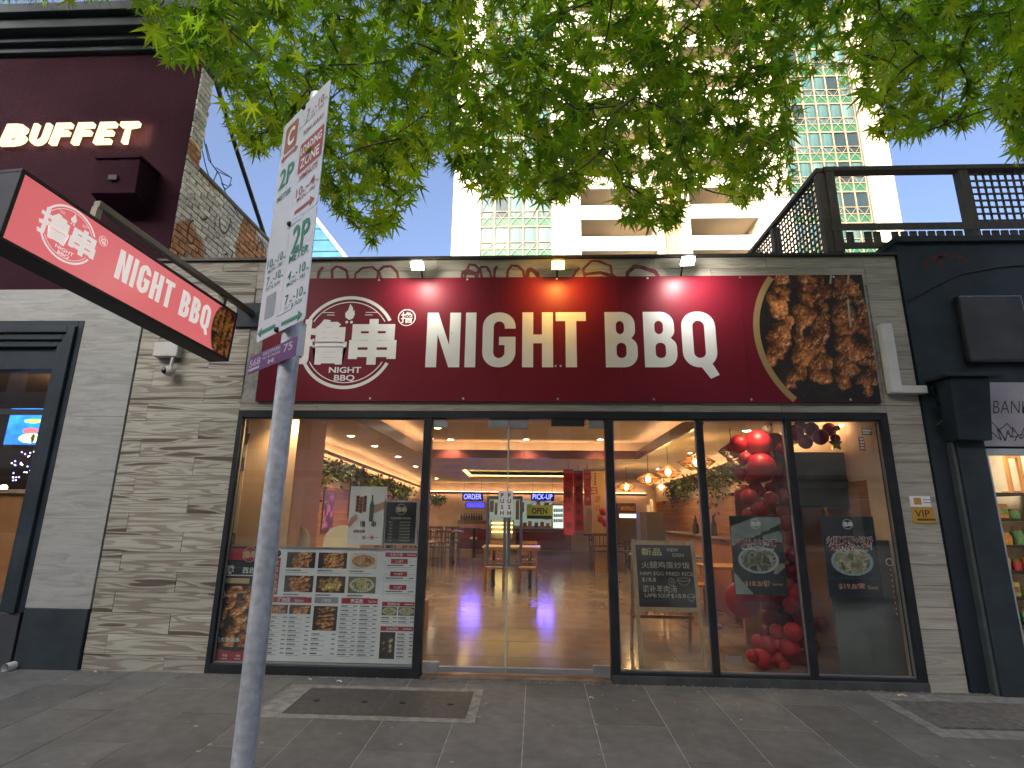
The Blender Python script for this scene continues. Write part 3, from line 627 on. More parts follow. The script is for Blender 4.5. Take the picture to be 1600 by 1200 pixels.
# ------------------------------------------------------------------ restaurant interior shell
IX0, IX1, IY1 = -3.40, 3.50, 10.7
CE = 2.60
def zc(Y): return CE - .035 * max(0, Y - 4.7)
fl = struct('restaurant_floor', MB().hexa([(IX0, .11, -.05), (IX1, .11, -.05), (IX1, IY1, fz(IY1) - .05), (IX0, IY1, fz(IY1) - .05), (IX0, .11, fz(.11) - .004), (IX1, .11, fz(.11) - .004), (IX1, IY1, fz(IY1) - .004), (IX0, IY1, fz(IY1) - .004)]), M('dark_floor_joint', (.16, .10, .06), .8))
FT = M('polished_stone_floor', (.215, .172, .14), .15, var=.22, vs_=3, objvar=.16, spec=.5)
fmesh = tpl(MB().box(-.297, -.297, -.012, .297, .297, 0), 'floor_tile', FT)
for j in range(18):
    for i in range(-6, 7):
        xc = -.89 + .3 + .6 * i + (.19 * (j % 3)) - .2; yc = .115 + .3 + .6 * j
        x0, x1 = max(xc - .3, IX0), min(xc + .3, IX1)
        if x1 - x0 < .05 or yc > IY1: continue
        inst(fmesh, 'floor_tile', fl, ((x0 + x1) / 2, yc, fz(yc)), (math.atan(FLOOR), 0, 0), ((x1 - x0) / .6, 1, 1))
PLAS = M('warm_plaster', (.60, .47, .36), .8, var=.06)
CEIL = M('ceiling_plaster', (.48, .41, .35), .8, var=.1, vs_=2)
TRX0, TRX1, TRY0, TRY1, TRZ = -2.06, 1.92, .45, 4.75, 2.86
c = MB()
def slab(x0, x1, y0, y1, z0, z1): c.box(x0, y0, z0, x1, y1, z1)
slab(IX0, TRX0, .10, TRY1, CE, CE + .03); slab(TRX1, IX1, .10, TRY1, CE, CE + .03); slab(TRX0 + .001, TRX1 - .001, .10, TRY0, CE, CE + .03)
slab(TRX0 - .3, TRX1 + .3, TRY0 - .3, TRY1 + .3, TRZ, TRZ + .05)
T2 = (-1.75, .80, 7.3, 9.0)
def sl(x0, x1, y0, y1, dz=0): c.hexa([(x0, y0, zc(y0) + dz), (x1, y0, zc(y0) + dz), (x1, y1, zc(y1) + dz), (x0, y1, zc(y1) + dz), (x0, y0, zc(y0) + .03 + dz), (x1, y0, zc(y0) + .03 + dz), (x1, y1, zc(y1) + .03 + dz), (x0, y1, zc(y1) + .03 + dz)])
sl(IX0, T2[0], TRY1 + .001, IY1); sl(T2[1], IX1, TRY1 + .001, IY1); sl(T2[0] + .001, T2[1] - .001, TRY1 + .001, T2[2]); sl(T2[0] + .001, T2[1] - .001, T2[3], IY1)
sl(T2[0] - .1, T2[1] + .1, T2[2] - .1, T2[3] + .1, .16)
for x0, x1, y0, y1 in ((TRX0 - .3, TRX0 - .25, TRY0 - .3, TRY1 + .3), (TRX1 + .25, TRX1 + .3, TRY0 - .3, TRY1 + .3), (TRX0 - .25, TRX1 + .25, TRY0 - .3, TRY0 - .25), (TRX0 - .25, TRX1 + .25, TRY1 + .25, TRY1 + .3)): c.box(x0, y0, CE + .031, x1, y1, TRZ)
struct('restaurant_ceiling', c, CEIL)
# cove trims (dark red) and their warm light strips
COVE = emit_mat('cove_light', (1, .55, .25), 6.5); COVEY = emit_mat('yellow_cove_light', (1, .62, .12), 5)
TRIM = M('dark_red_trim', (.10, .02, .018), .3, var=.1, spec=.6)
def cove(p, q, h, strip=COVE, inward=(0, 0, 0), label=''):
    """trim board p->q (bottom edge) with a light strip on its hidden back"""
    t = thing('cove_trim', label, 'cove lighting', p)
    MB().bar(np.array(p) + (0, 0, h / 2), np.array(q) + (0, 0, h / 2), .03, h).build('trim', TRIM, t)
    i_ = np.array(inward, float) * .05; MB().bar(np.array(p) + i_ + (0, 0, h * .80), np.array(q) + i_ + (0, 0, h * .80), .03, .014).build('light_strip', strip, t)
    return t
cove((TRX0, TRY0, CE - .075), (TRX0, TRY1, CE - .075), .16, COVE, (-1, 0, 0), 'dark red trim along the left edge of the front ceiling recess')
cove((TRX1, TRY0, CE - .075), (TRX1, TRY1, CE - .075), .16, COVE, (1, 0, 0), 'dark red trim along the right edge of the front ceiling recess')
cove((TRX0 + .02, TRY1 + .0, CE - .075), (TRX1 - .02, TRY1, CE - .075), .16, COVE, (0, 1, 0), 'dark red trim across the far edge of the front ceiling recess')
cove((TRX0 + .02, TRY0, CE - .075), (TRX1 - .02, TRY0, CE - .075), .16, COVE, (0, -1, 0), 'dark red trim over the entrance at the near ceiling recess edge')
cove((T2[0], T2[3] - .02, zc(T2[3]) - .02), (T2[1], T2[3] - .02, zc(T2[3]) - .02), .075, COVEY, (0, -1, 0), 'bright yellow light strip across the rear ceiling recess')
cove((T2[0], T2[2], zc(T2[2]) - .02), (T2[0], T2[3], zc(T2[3]) - .02), .06, COVEY, (1, 0, 0), 'yellow light strip down the left side of the rear ceiling recess')
LWZ = 2.475
cove((IX0 + .13, 1.25, LWZ - .05), (IX0 + .13, IY1 - .3, zc(IY1) - .2), .05, COVE, (-1, 0, .3), 'red trim with warm light along the top of the left wall')
cove((IX1 - .13, .6, LWZ - .02), (IX1 - .13, IY1 - .3, zc(IY1) - .15), .05, COVE, (1, 0, .3), 'warm light trim along the top of the right wall')
cove((IX0 + .3, IY1 - .16, zc(IY1) - .33), (IX1 - .3, IY1 - .16, zc(IY1) - .33), .07, COVE, (0, 1, .3), 'warm light trim along the top of the rear wall')
# walls
WALLW = M('orange_timber_wall', (.30, .135, .055), .5, var=.3, vs_=2.5, stretch=(1, .5, 9))
s = struct('restaurant_left_wall', MB().box(IX0 - .06, .11, -.05, IX0, IY1, 2.60), PLAS)
for k in range(9):
    z0 = .10 + k * .2; MB().box(IX0 + .001, 1.26, z0, IX0 + .016, IY1 - .1, z0 + .195).build('wall_board', WALLW, s)
s = struct('restaurant_right_wall', MB().box(IX1, .11, -.05, IX1 + .06, IY1, 2.60), PLAS)
for k in range(9):
    z0 = .10 + k * .2; MB().box(IX1 - .016, .45, z0, IX1 - .001, IY1 - .1, z0 + .195).build('wall_board', WALLW, s)
struct('restaurant_rear_wall', MB().box(IX0, IY1, -.05, IX1, IY1 + .06, 2.45), M('rear_wall_paint', (.45, .33, .27), .7, var=.1))
# ceiling downlights
DLM = emit_mat('downlight_glow', (1, .80, .52), 26); n_d = 0
dl_px = [(500, 658, 'nearest the window on the left'), (551, 681, ''), (588, 697, ''), (624, 715, ''), (649, 726, '')]
def downlight(p, label, en=16):
    t = thing('downlight', label, 'downlight', p, group='recessed ceiling downlights')
    MB().lathe([(.075, 0), (.075, -.008), (.052, -.01), (.05, .0)], p, 18).build('bezel', WHITE, t, smooth=40)
    MB().lathe([(.0005, -.004), (.05, -.004)], p, 16).build('lens', DLM, t)
    lamp('downlight_lamp', 'SPOT', (p[0], p[1], p[2] - .03), en, (1, .72, .42), t, .05, (p[0], p[1], 0), 130, .6)
for k, Y in enumerate((.27, 1.1, 2.3, 3.5, 5.1, 6.7, 8.2, 9.4)):
    downlight((-2.72, Y, zc(Y) - .002), 'round downlight in the left ceiling strip, %s from the window' % ('first', 'second', 'third', 'fourth', 'fifth', 'sixth', 'seventh', 'eighth')[k])  # the one nearest the window is added to brighten the pier
for k, (px, py, n) in enumerate(((684, 669, 'upper left over the left door leaf'), (704, 687, 'lower left over the left door leaf'), (822, 687, 'right of the door joint'), (938, 687, 'beside the right door frame'))):
    d = ray(px, py); t_ = (TRZ - .01 - CAM_H) / d[2]; p = CAM + d * t_; downlight((p[0], p[1], TRZ - .002), 'round downlight in the front ceiling recess, ' + n, 22)
for k, Y in enumerate((.27, 1.6, 4.2, 6.8)): downlight((2.35 if k == 0 else 2.75, Y, zc(Y) - .002), 'round downlight in the right ceiling strip, %s' % ('added by the glass to light the balloons', 'second from the glass', 'third from the glass', 'farthest back')[k], 5 if k == 0 else 14)  # first of the row is an extra lamp brightening the balloons
# ================================================================== main fascia sign
SX0, SX1, SZ0, SZ1, SY = -2.965, 3.47, 2.632, 4.025, -.035
sg = thing('fascia_sign', 'long dark red NIGHT BBQ sign board with a skewer picture above the shopfront', 'sign', (SX0, 0, SZ0))
sp = MB(); npan = 5
for k in range(npan):
    a, c = SX0 + (SX1 - SX0) * k / npan + .0008, SX0 + (SX1 - SX0) * (k + 1) / npan - .0008
    sp = MB().box(a, SY, SZ0, c, -.004, SZ1).build('sign_panel', RED, sg)
def fx(px, py): return A(px, py, SY)
lt = MB()
zT, zB = A(880, 488, SY)[2], A(880, 574, SY)[2]; LH = zT - zB
cols = [('N', 666.5, 719), ('I', 727, 743.5), ('G', 754, 805.5), ('H', 816, 864), ('T', 868.5, 916), ('B', 945.5, 995.5), ('B', 1006, 1057), ('Q', 1065.5, 1119)]
sign_words(lt, [(c, A(a, 531, SY)[0], A(d, 531, SY)[0]) for c, a, d in cols], (0, SY, zB), XR, ZU, LH)
lt.build('lettering', WHITE, sg)
lo = MB(); lc = A(543, 534, SY); lr = A(543, 463, SY)[2] - lc[2]; logo(lo, lc, XR, ZU, lr); lo.build('emblem', WHITE, sg)
sc = MB()
for x in np.linspace(SX0 + .25, SX1 - .3, 7):
    for z in (SZ0 + .03, SZ1 - .025): sc.lathe([(.0005, 0), (.010, 0), (.012, -.004)], (0, 0, 0), 8); n_ = 24; sc.v[-n_:] = [(x + v[0], SY - .003 + v[2] * .2, z + v[1]) for v in sc.v[-n_:]]
for x, z in ((A(706, 521, SY)[0], A(706, 521, SY)[2]), (A(868, 572, SY)[0], A(868, 572, SY)[2]), (A(876, 572, SY)[0], A(876, 572, SY)[2])):
    sc.lathe([(.0005, 0), (.010, 0), (.012, -.004)], (0, 0, 0), 8); sc.v[-24:] = [(x + v[0], SY - .006 + v[2] * .2, z + v[1]) for v in sc.v[-24:]]
sc.build('screw', SCREW, sg)
# round picture of skewers, cut by the panel edge
def circ3(p, q, r):
    ax, ay, bx, by, cx, cy_ = *p, *q, *r; d = 2 * (ax * (by - cy_) + bx * (cy_ - ay) + cx * (ay - by))
    ux = ((ax * ax + ay * ay) * (by - cy_) + (bx * bx + by * by) * (cy_ - ay) + (cx * cx + cy_ * cy_) * (ay - by)) / d
    uy = ((ax * ax + ay * ay) * (cx - bx) + (bx * bx + by * by) * (ax - cx) + (cx * cx + cy_ * cy_) * (bx - ax)) / d
    return ux, uy, math.hypot(ax - ux, ay - uy)
pp = [A(x, y, SY) for x, y in ((1197, 436), (1176.5, 502), (1237, 627))]
CX_, CZ_, CR_ = circ3(*[(p[0], p[2]) for p in pp])
nx, ny = 230, 224; x0p = CX_ - CR_ + .06; wp, hp = SX1 - .003 - x0p, SZ1 - SZ0 - .006
xx, zz = np.meshgrid(x0p + np.linspace(0, wp, nx), SZ1 - .003 - np.linspace(0, hp, ny))
msk = (xx - CX_) ** 2 + (zz - CZ_) ** 2 < (CR_ - .058) ** 2
ap = hp / wp
SKL = [(.30, .0, .28, .14, .085, .2), (.26, .2, .17, .62, .085, .5), (.16, .66, .10, .8, .07, .1), (.50, .0, .48, .2, .075, .1), (.47, .22, .36, .82, .10, 0), (.62, .08, .56, .55, .09, 0), (.56, .5, .50, .95, .11, -.1), (.36, .86, .24, 1.05, .09, -.1), (.84, .1, .80, .42, .085, -.1), (.80, .5, .70, 1.05, .10, -.15), (.97, .1, .95, .6, .06, -.2), (.96, .7, .9, 1.1, .09, -.25), (.70, .42, .9, .46, .07, -.3)]
pic = skewers(ny, nx, SKL, 31, ap, base=(.27, .085, .028), bright=1.25)
for (a, b_, c_, d_) in ((.72, .0, .70, .09), (.88, .0, .86, .09), (.84, .25, .83, .52)):   # bare sticks
    for k in range(60):
        u = int((a + (c_ - a) * k / 60) * nx); v = int((b_ + (d_ - b_) * k / 60) / ap * ny)
        if 0 <= v < ny: pic[v, max(0, u - 2):u + 2] = (.42, .36, .27)
picture('skewer_picture', (x0p, SY, SZ0 + .003), XR, ZU, wp, hp, pic, sg, .002, msk)
rg = MB()
def inside(t): x, z = CX_ + CR_ * math.cos(t), CZ_ + CR_ * math.sin(t); return SZ0 + .002 < z < SZ1 - .002 and x < SX1 - .002
ts = np.linspace(math.pi * .5, math.pi * 1.6, 220)
for t0, t1 in zip(ts[:-1], ts[1:]):
    if inside(t0) and inside(t1):
        P = lambda r, t: (CX_ + r * math.cos(t), SY - .004, min(max(CZ_ + r * math.sin(t), SZ0 + .001), SZ1 - .001))
        rg.face([P(CR_, t0), P(CR_, t1), P(CR_ - .065, t1), P(CR_ - .065, t0)][::-1])
rg.build('gold_ring', GOLD, sg)
# lower end of the picture arc reads against the red board

# ------------------------------------------------------------------ floodlights over the sign
def flood(px, py, em, col, label, en, aim, tilt):
    p = A(px, py, -.30); t = thing('floodlight', label, 'floodlight', p)
    ca, sa = math.cos(tilt), math.sin(tilt); Y_ = np.array([0, ca, sa]); Z_ = np.array([0, -sa, ca]); X_ = np.array([1., 0, 0])
    def ob(x, y, z, dx, dy, dz): c = p + X_ * x + Y_ * y + Z_ * z; a, b_, d = X_ * dx / 2, Y_ * dy / 2, Z_ * dz / 2; return [c - a - b_ - d, c + a - b_ - d, c + a + b_ - d, c - a + b_ - d, c - a - b_ + d, c + a - b_ + d, c + a + b_ + d, c - a + b_ + d]
    h = MB().hexa(ob(0, 0, .03, .15, .115, .03)); 
    for k in range(6): h.hexa(ob(-.06 + .024 * k, 0, .055, .006, .10, .022))
    h.build('housing', BLACK, t, bevel=.003)
    MB().hexa(ob(0, 0, .008, .13, .095, .012)).build('lens', em, t)
    MB().tube([p + (0, .06, .03), p + (0, .2, .06), (p[0], 0.0, p[2] - .05)], .009, 6).build('arm', BLACK, t)
    lamp('flood_lamp', 'SPOT', p + np.array([0, -.10, .02]), en, col, t, .05, aim, 140, 1.0)
flood(652, 416, emit_mat('white_flood_glow', (1, .96, .80), 14), (1, .93, .80), 'small white floodlight on the left over the sign', 10.5, A(664, 452, 0), -.5)
flood(872, 415, emit_mat('amber_flood_glow', (1, .62, .06), 9), (1, .52, .10), 'small amber floodlight in the middle over the sign', 10.5, A(872, 452, 0), -.5)
flood(1075, 409, emit_mat('bright_flood_glow', (1, .98, .92), 20), (1, .93, .86), 'dazzling white floodlight on the right over the sign', 15, A(1082, 452, 0), -.5)

# ------------------------------------------------------------------ projecting blade sign
fa, na = A(366, 530, -.38), A(22, 318, -2.58)
fT, fB, nT, nB = A(370, 492, -.38), A(362, 568, -.38), A(35, 262, -2.58), A(10, 378, -2.58)
fT = (fT + (fB + (0, 0, .545))) / 2; 
RB = np.array([fT[0] - nT[0], fT[1] - nT[1], 0]); RB = RB / np.linalg.norm(RB)           # along the face, towards the wall
z_off = (fT[2] - nT[2]); LB = float(np.dot(fT - nT, RB)); UB = ZU.copy(); RB3 = RB + np.array([0, 0, z_off / LB]); RB3 /= np.linalg.norm(RB3)
UB = np.cross(np.cross(RB3, ZU), RB3); UB /= np.linalg.norm(UB); NB = np.cross(RB3, UB)
LB = float(np.linalg.norm(fT - nT)); HB = float(np.dot(nT - nB, UB)); O_B = nT - UB * HB; TB = .20
bs = thing('blade_sign', 'red NIGHT BBQ box sign projecting from the wall above the footpath', 'sign', O_B)
def bbox(x0, x1, y0, y1, d0, d1, m=0, mb=None):
    mb = mb or MB(); P = lambda x, y, d: O_B + RB3 * x + UB * y - NB * d
    return mb.hexa([P(x0, y0, d0), P(x1, y0, d0), P(x1, y0, d1), P(x0, y0, d1), P(x0, y1, d0), P(x1, y1, d0), P(x1, y1, d1), P(x0, y1, d1)], m)
bbox(.02, LB - .02, .02, HB - .02, .014, TB - .014).build('case', BLACKP, bs)
BFACE = M('blade_sign_face', (.36, .045, .06), .3, var=.05, emit=(.9, .20, .21), es=.17)
bbox(.028, LB - .028, .028, HB - .028, .004, .0135).build('face', BFACE, bs)
fr = MB()
for a, b_, c_, d_ in ((0, LB, 0, .0275), (0, LB, HB - .0275, HB), (0, .0275, .028, HB - .028), (LB - .0275, LB, .028, HB - .028)): bbox(a, b_, c_, d_, -.004, TB + .004, 0, fr)
fr.build('frame', BLACKP, bs, bevel=.004)
mb = MB(); Of = O_B - NB * .004; cx_, cy_2 = .205 * LB, .50 * HB
BW = M('blade_sign_white', (.8, .75, .72), .4, var=.02, emit=(1, .92, .88), es=.14)
logo(mb, Of + RB3 * (.40) + UB * (.285), RB3, UB, .205, off=.002); mb.build('emblem', BW, bs)
mb = MB(); lh = .215; xs = LB * np.array([0, 1.0])
ws = [('N', .125), ('I', .043), ('G', .122), ('H', .118), ('T', .112), (' ', .055), ('B', .118), ('B', .118), ('Q', .125)]; x = .80; spec = []
k_ = (LB - .36 - x) / (sum(w_ for _, w_ in ws) + .022 * 8)
for c, w_ in ws:
    if c != ' ': spec.append((c, x, x + w_ * k_))
    x += (w_ + .022) * k_
sign_words(mb, spec, Of + UB * (.175), RB3, UB, lh + .03, off=.002); mb.build('lettering', BW, bs)
ny2, nx2 = 90, 60; wq, hq = .31, HB - .06; xg, yg = np.meshgrid(np.linspace(0, wq, nx2), np.linspace(hq, 0, ny2)); 
cr2 = .40; m2 = (xg - (cr2 + .03)) ** 2 + (yg - hq / 2) ** 2 < cr2 ** 2
sk2 = skewers(ny2, nx2, [(.3, .1, .2, .8, .11, .3), (.5, .05, .42, 1.0, .12, .3), (.72, .1, .65, 1.2, .12, .1), (.92, .3, .9, 1.5, .1, 0), (.35, 1.0, .4, 1.7, .12, 0), (.6, 1.2, .7, 1.8, .12, 0)], 8, hq / wq, base=(.62, .24, .06), bright=1.3)
picture('skewer_picture', Of + RB3 * (LB - .032 - wq) + UB * .03, RB3, UB, wq, hq, sk2, bs, .002, m2)
mb = MB(); Oq = Of + RB3 * (LB - .032 - wq) + UB * .03
for a in np.linspace(128, 232, 40)[:-1]:
    t0, t1 = math.radians(a), math.radians(a + 104 / 39); P = lambda r, t: Oq + RB3 * (cr2 + .03 + r * math.cos(t)) + UB * (hq / 2 + r * math.sin(t)) + NB * .003
    if abs(cr2 * math.sin(t0)) < hq / 2 and abs(cr2 * math.sin(t1)) < hq / 2: mb.face([P(cr2 + .012, t0), P(cr2 + .012, t1), P(cr2 - .004, t1), P(cr2 - .004, t0)][::-1])
mb.build('gold_ring', GOLD, bs)
# steel arm and wall plate carrying it
w0 = A(366, 465, -.02); bx_ = O_B + RB3 * (LB * .5) - NB * (TB / 2)
arm0 = np.array([bx_[0] - RB[0] * 0, w0[1], w0[2] + .05]); top = HB + .17
PT = lambda x, y: O_B + RB3 * x + UB * y - NB * (TB / 2)
wp_ = PT(LB + .36, top); ar = MB(); ar.bar(PT(.60, top), wp_, .055, .055)
ar.build('support_arm', M('bronze_steel', (.15, .13, .10), .45, .5), bs, bevel=.003)
for xk in (.615, LB - .12): MB().bar(PT(xk, HB + .003), PT(xk, top - .0285), .05, .05, up=(0, 1, 0)).build('hanger', M('bronze_steel', (.15, .13, .10)), bs, bevel=.003)
MB().box(wp_[0] - .17, -.03, wp_[2] - .16, wp_[0] + .17, -.0005, wp_[2] + .12).build('wall_plate', SLATE, bs, bevel=.004)

# ------------------------------------------------------------------ security camera
p = A(263, 552, -.01); t = thing('security_camera', 'white dome security camera on a junction box on the tiled wall', 'camera', p)
a, c_, d, e = rect((250, 538), (284, 560), 0); MB().box(a, -.09, d, c_, -.001, e).build('junction_box', M('pale_grey_plastic', (.55, .54, .5), .5, var=.05), t, bevel=.01)
q = A(264, 580, -.09); MB().tube([(q[0], -.06, d), (q[0], -.08, q[2] + .04)], .014, 8).build('bracket', MATS['pale_grey_plastic'], t)
MB().sphere(q, .06, 18, 12, (1, 1, .9)).build('housing', MATS['pale_grey_plastic'], t, smooth=60)
MB().sphere(q + np.array([-.018, -.032, -.003]), .038, 14, 10).build('lens_dome', M('black_dome', (.01, .01, .012), .08, coat=.5), t, smooth=60)

# ------------------------------------------------------------------ VIP plaque and fluorescent batten on the right
a, c_, d, e = rect((1421, 775), (1456, 792), -.01); t = thing('payment_sticker', 'small white sticker with an amber square above the VIP plaque', 'sticker', (a, 0, d))
MB().box(a, -.006, d, c_, -.0005, e).build('plate', WHITE, t); mb = MB(); quad(mb, (a, -.006, d), XR, ZU, .035, .02, .105, e - d - .015); mb.build('amber_square', M('amber_print', (.50, .27, .04), .4, var=.05), t)
mb = MB(); 
for r_ in range(2):
    for k in range(5): quad(mb, (a, -.006, d), XR, ZU, .125 + k * .015, .035 + r_ * .03, .137 + k * .015, .043 + r_ * .03)
mb.build('small_print', M('blue_print', (.05, .12, .3), .5), t)
a, c_, d, e = rect((1424, 792), (1463, 818), -.01); t = thing('vip_plaque', 'amber VIP plaque on the tiled pier right of the shopfront', 'sign', (a, 0, d))
MB().box(a, -.008, d, c_, -.0005, e - .004).build('plate', M('amber_print', (.50, .27, .04)), t)
mb = MB(); text(mb, 'VIP', ((a + c_) / 2 - .01, -.008, d + (e - d) * .60), XR, ZU, (e - d) * .42, (c_ - a) * .66, 0, .0); [quad(mb, (a, -.008, d), XR, ZU, .04 + k * .017, .025, .053 + k * .017, .045) for k in range(10)]; mb.build('lettering', INK, t)
t = thing('batten_light', 'white L shaped fluorescent batten on the tiled pier', 'light fitting', A(1390, 615, 0))
a = A(1382, 507, -.06); b_ = A(1400, 612, -.06); MB().box(a[0] - .055, -.10, b_[2] - .02, a[0] + .055, -.001, a[2]).build('tube_body', M('white_enamel', (.68, .68, .64), .4, var=.06), t, bevel=.015)
c_ = A(1447, 609, -.06); MB().box(a[0] + .057, -.085, b_[2] - .018, c_[0], -.001, b_[2] + .06).build('end_arm', MATS['white_enamel'], t, bevel=.006)

# ================================================================== posters behind the glass
PY = .072
def board(name, label, cat, p0, p1, mat, Y=PY, th=.004):
    a, b_, c_, d_ = rect(p0, p1, Y); t = thing(name, label, cat, (a, Y, c_)); MB().box(a, Y, c_, b_, Y + th, d_).build('sheet', mat, t); return t, a, b_, c_, d_
def u2(a, b_, c_, d_, Y=PY):              # fractional (0..1, from top left) to world
    return lambda u, v: np.array([a + (b_ - a) * u, Y, d_ - (d_ - c_) * v])
def tx(mb, P, body, u, v, h, w_=None, m=0, bold=0, align='C', off=.002): text(mb, body, P(u, v), XR, ZU, h, w_, m, bold, off, align=align)
def ticks(mb, P, u0, u1, v, h, r, m=0, word=.016, off=.002):
    """a printed line too small to read: a run of short strokes"""
    x = P(u0, v)[0]; x1 = P(u1, v)[0]; z = P(0, v)[2]; Y = P(0, 0)[1] - off
    while x < x1 - .004:
        w_ = min(r.uniform(.5, 1.3) * word, x1 - x); mb.face([(x, Y, z - h / 2), (x + w_, Y, z - h / 2), (x + w_, Y, z + h / 2), (x, Y, z + h / 2)], m); x += w_ + .35 * h
R_ = random.Random(4)
# big menu board
MENUW = M('menu_white', (.80, .81, .80), .3, var=.02)
t, a, b_, c_, d_ = board('menu_board', 'wide white menu board with rows of dish pictures in the lower left window', 'menu board', (421, 857), (647, 1038), MENUW)
W_, H_ = b_ - a, d_ - c_; P = u2(a, b_, c_, d_)
mb = MB(); 
for x0, x1, z0, z1 in ((a - .02, a - .001, c_ - .02, d_ + .02), (b_ + .001, b_ + .02, c_ - .02, d_ + .02), (a, b_, c_ - .02, c_ - .001), (a, b_, d_ + .001, d_ + .02)): mb.box(x0, PY - .008, z0, x1, PY + .01, z1)
mb.build('frame', GREY_ALU, t)
red, ink, wh, gr = MB(), MB(), MB(), MB()
def RQ(mb, u0, v0, u1, v1, off=.001): p, q = P(u0, v1), P(u1, v0); mb.face([(p[0], PY - off, p[2]), (q[0], PY - off, p[2]), (q[0], PY - off, q[2]), (p[0], PY - off, q[2])])
def dishpic(u0, v0, u1, v1, k, kind):
    p = P(u0, v1); w_, h_ = W_ * (u1 - u0), H_ * (v1 - v0); nx_, ny_ = int(30 * w_ / .19) + 4, int(30 * h_ / .19) + 4; asp = h_ / w_
    if kind == 'k':
        r = random.Random(k); L_ = []
        for q in range(7): y = .12 + q * .1 * asp / .65; L_.append((.22 + r.uniform(-.05, .05), y * .95, .82 + r.uniform(-.06, .06), y * .95 - .1 + r.uniform(-.05, .05), .05, r.uniform(-.3, .5)))
        im = skewers(ny_, nx_, L_, k, asp, base=(.42, .17, .06), bg=(.03, .02, .016), bright=1.25)
    elif kind == 'w': im = dish(ny_, nx_, k, rim=(.7, .68, .62), food=((.5, .22, .06), (.3, .10, .03), (.6, .35, .12)), bg=(.55, .5, .45), rx=.5, ry=.46)
    elif kind == 'n': im = dish(ny_, nx_, k, rim=(.6, .6, .55), food=((.5, .4, .15), (.2, .22, .06), (.6, .5, .3)), bg=(.12, .14, .05), rx=.44, ry=.42)
    elif kind == 'b':
        im = lumps(ny_, nx_, [(.25, .4 * asp, .12, -.3), (.25, .62 * asp, .13, -.5), (.68, .3 * asp, .15, 2.2), (.68, .5 * asp, .15, 1.1), (.68, .68 * asp, .14, .9)], k, base=(.25, .18, .08), bg=(.012, .011, .012), asp=asp, fleck=.01)
    else: im = lumps(ny_, nx_, [(.5 + .3 * math.cos(q), (.5 + .28 * math.sin(q)) * asp, .12, R_.uniform(-.2, .6)) for q in np.linspace(0, 6, 9)] + [(.5, .5 * asp, .18, .8)], k, base=(.42, .26, .09), bg=(.05, .02, .012), asp=asp)
    picture('dish_picture', p, XR, ZU, w_, h_, im, t, .0015)
gx = [(.125, .315), (.335, .525), (.545, .725)]
for j, (v0, v1) in enumerate(((.03, .175), (.245, .395))):
    for i, (u0, u1) in enumerate(gx):
        dishpic(u0, v0, u1, v1, 40 + j * 3 + i, ('k', 'k', 'w', 'k', 's', 'n')[j * 3 + i])
        ticks(ink, P, u0, u0 + .10, v1 + .022, .011, R_); ticks(gr, P, u0, u0 + .15, v1 + .042, .006, R_, word=.02)
RQ(red, .035, .085, .085, .42)
for i, ch in enumerate('本店必吃榜'): tx(wh, P, ch, .06, .13 + i * .062, .052, None, 0, .01, off=.003)
disc(ink, P(0, 0), XR, ZU, W_ * .06, -H_ * .045, .036, 0, .0015, 20)
for (u0, u1, v), ct, en in (((.035, .315, .465), '烤肉类', 'Barbecue'), ((.51, .745, .465), '素菜类', 'Vegetables')):
    RQ(red, u0, v - .025, u1, v + .025); tx(wh, P, ct, u0 + .10, v, .042, .125, 0, .02, off=.003); tx(wh, P, en, u0 + .20, v + .003, .026, .085, 0, .0, off=.003)
RQ(gr, .335, .44, .49, .49)
tx(wh, P, '海鲜类', .41, .465, .036, .10, 0, .01, off=.003)
dishpic(.035, .51, .165, .59, 61, 'k'); dishpic(.175, .51, .315, .59, 62, 'k'); dishpic(.335, .515, .49, .73, 63, 'k')
for u0, u1, v0, v1 in ((.035, .165, .62, .97), (.18, .315, .62, .97), (.335, .49, .76, .97), (.51, .615, .51, .97), (.635, .745, .51, .97)):
    n = int((v1 - v0) / .0355)
    for k in range(n):
        v = v0 + (v1 - v0) * k / n; ticks(ink, P, u0, u0 + R_.uniform(.04, .06), v, .0105, R_, word=.012); ticks(ink, P, u1 - .024, u1, v, .0085, R_, word=.012); ticks(gr, P, u0, u0 + .085, v + .016, .0045, R_, word=.012)
for v, ct in ((.04, '辣卤小海鲜'), (.485, '西北特色小吃'), (.70, '酒水饮料')):
    RQ(red, .775, v - .02, .985, v + .02); tx(wh, P, ct, .85, v, .03, .12, 0, .015, off=.003); ticks(wh, P, .92, .975, v, .008, R_, off=.003)
for v in (.10, .215, .335):
    RQ(red, .815, v - .022, .925, v + .022, .002); tx(wh, P, ('二人套餐', '四人套餐', '六人套餐')[int(v * 8) if v < .3 else 2], .87, v, .024, .085, 0, .015, off=.0035)
    for u0, v0, u1, v1 in ((.775, v, .985, v + .002), (.775, v + .07, .985, v + .072), (.775, v, .777, v + .07), (.983, v, .985, v + .07)): RQ(gr, u0, v0, u1, v1)
    ticks(ink, P, .79, .90, v + .038, .010, R_); ticks(ink, P, .94, .97, v + .038, .009, R_); ticks(gr, P, .79, .95, v + .056, .005, R_)
dishpic(.775, .51, .872, .585, 71, 'n'); dishpic(.882, .51, .985, .585, 72, 'n'); dishpic(.775, .73, .872, .96, 73, 'b')
for k in range(2):
    for u in (.775, .885): ticks(ink, P, u, u + .05, .605 + .035 * k, .010, R_); ticks(ink, P, u + .075, u + .10, .605 + .035 * k, .008, R_); ticks(gr, P, u, u + .07, .62 + .035 * k, .0045, R_)
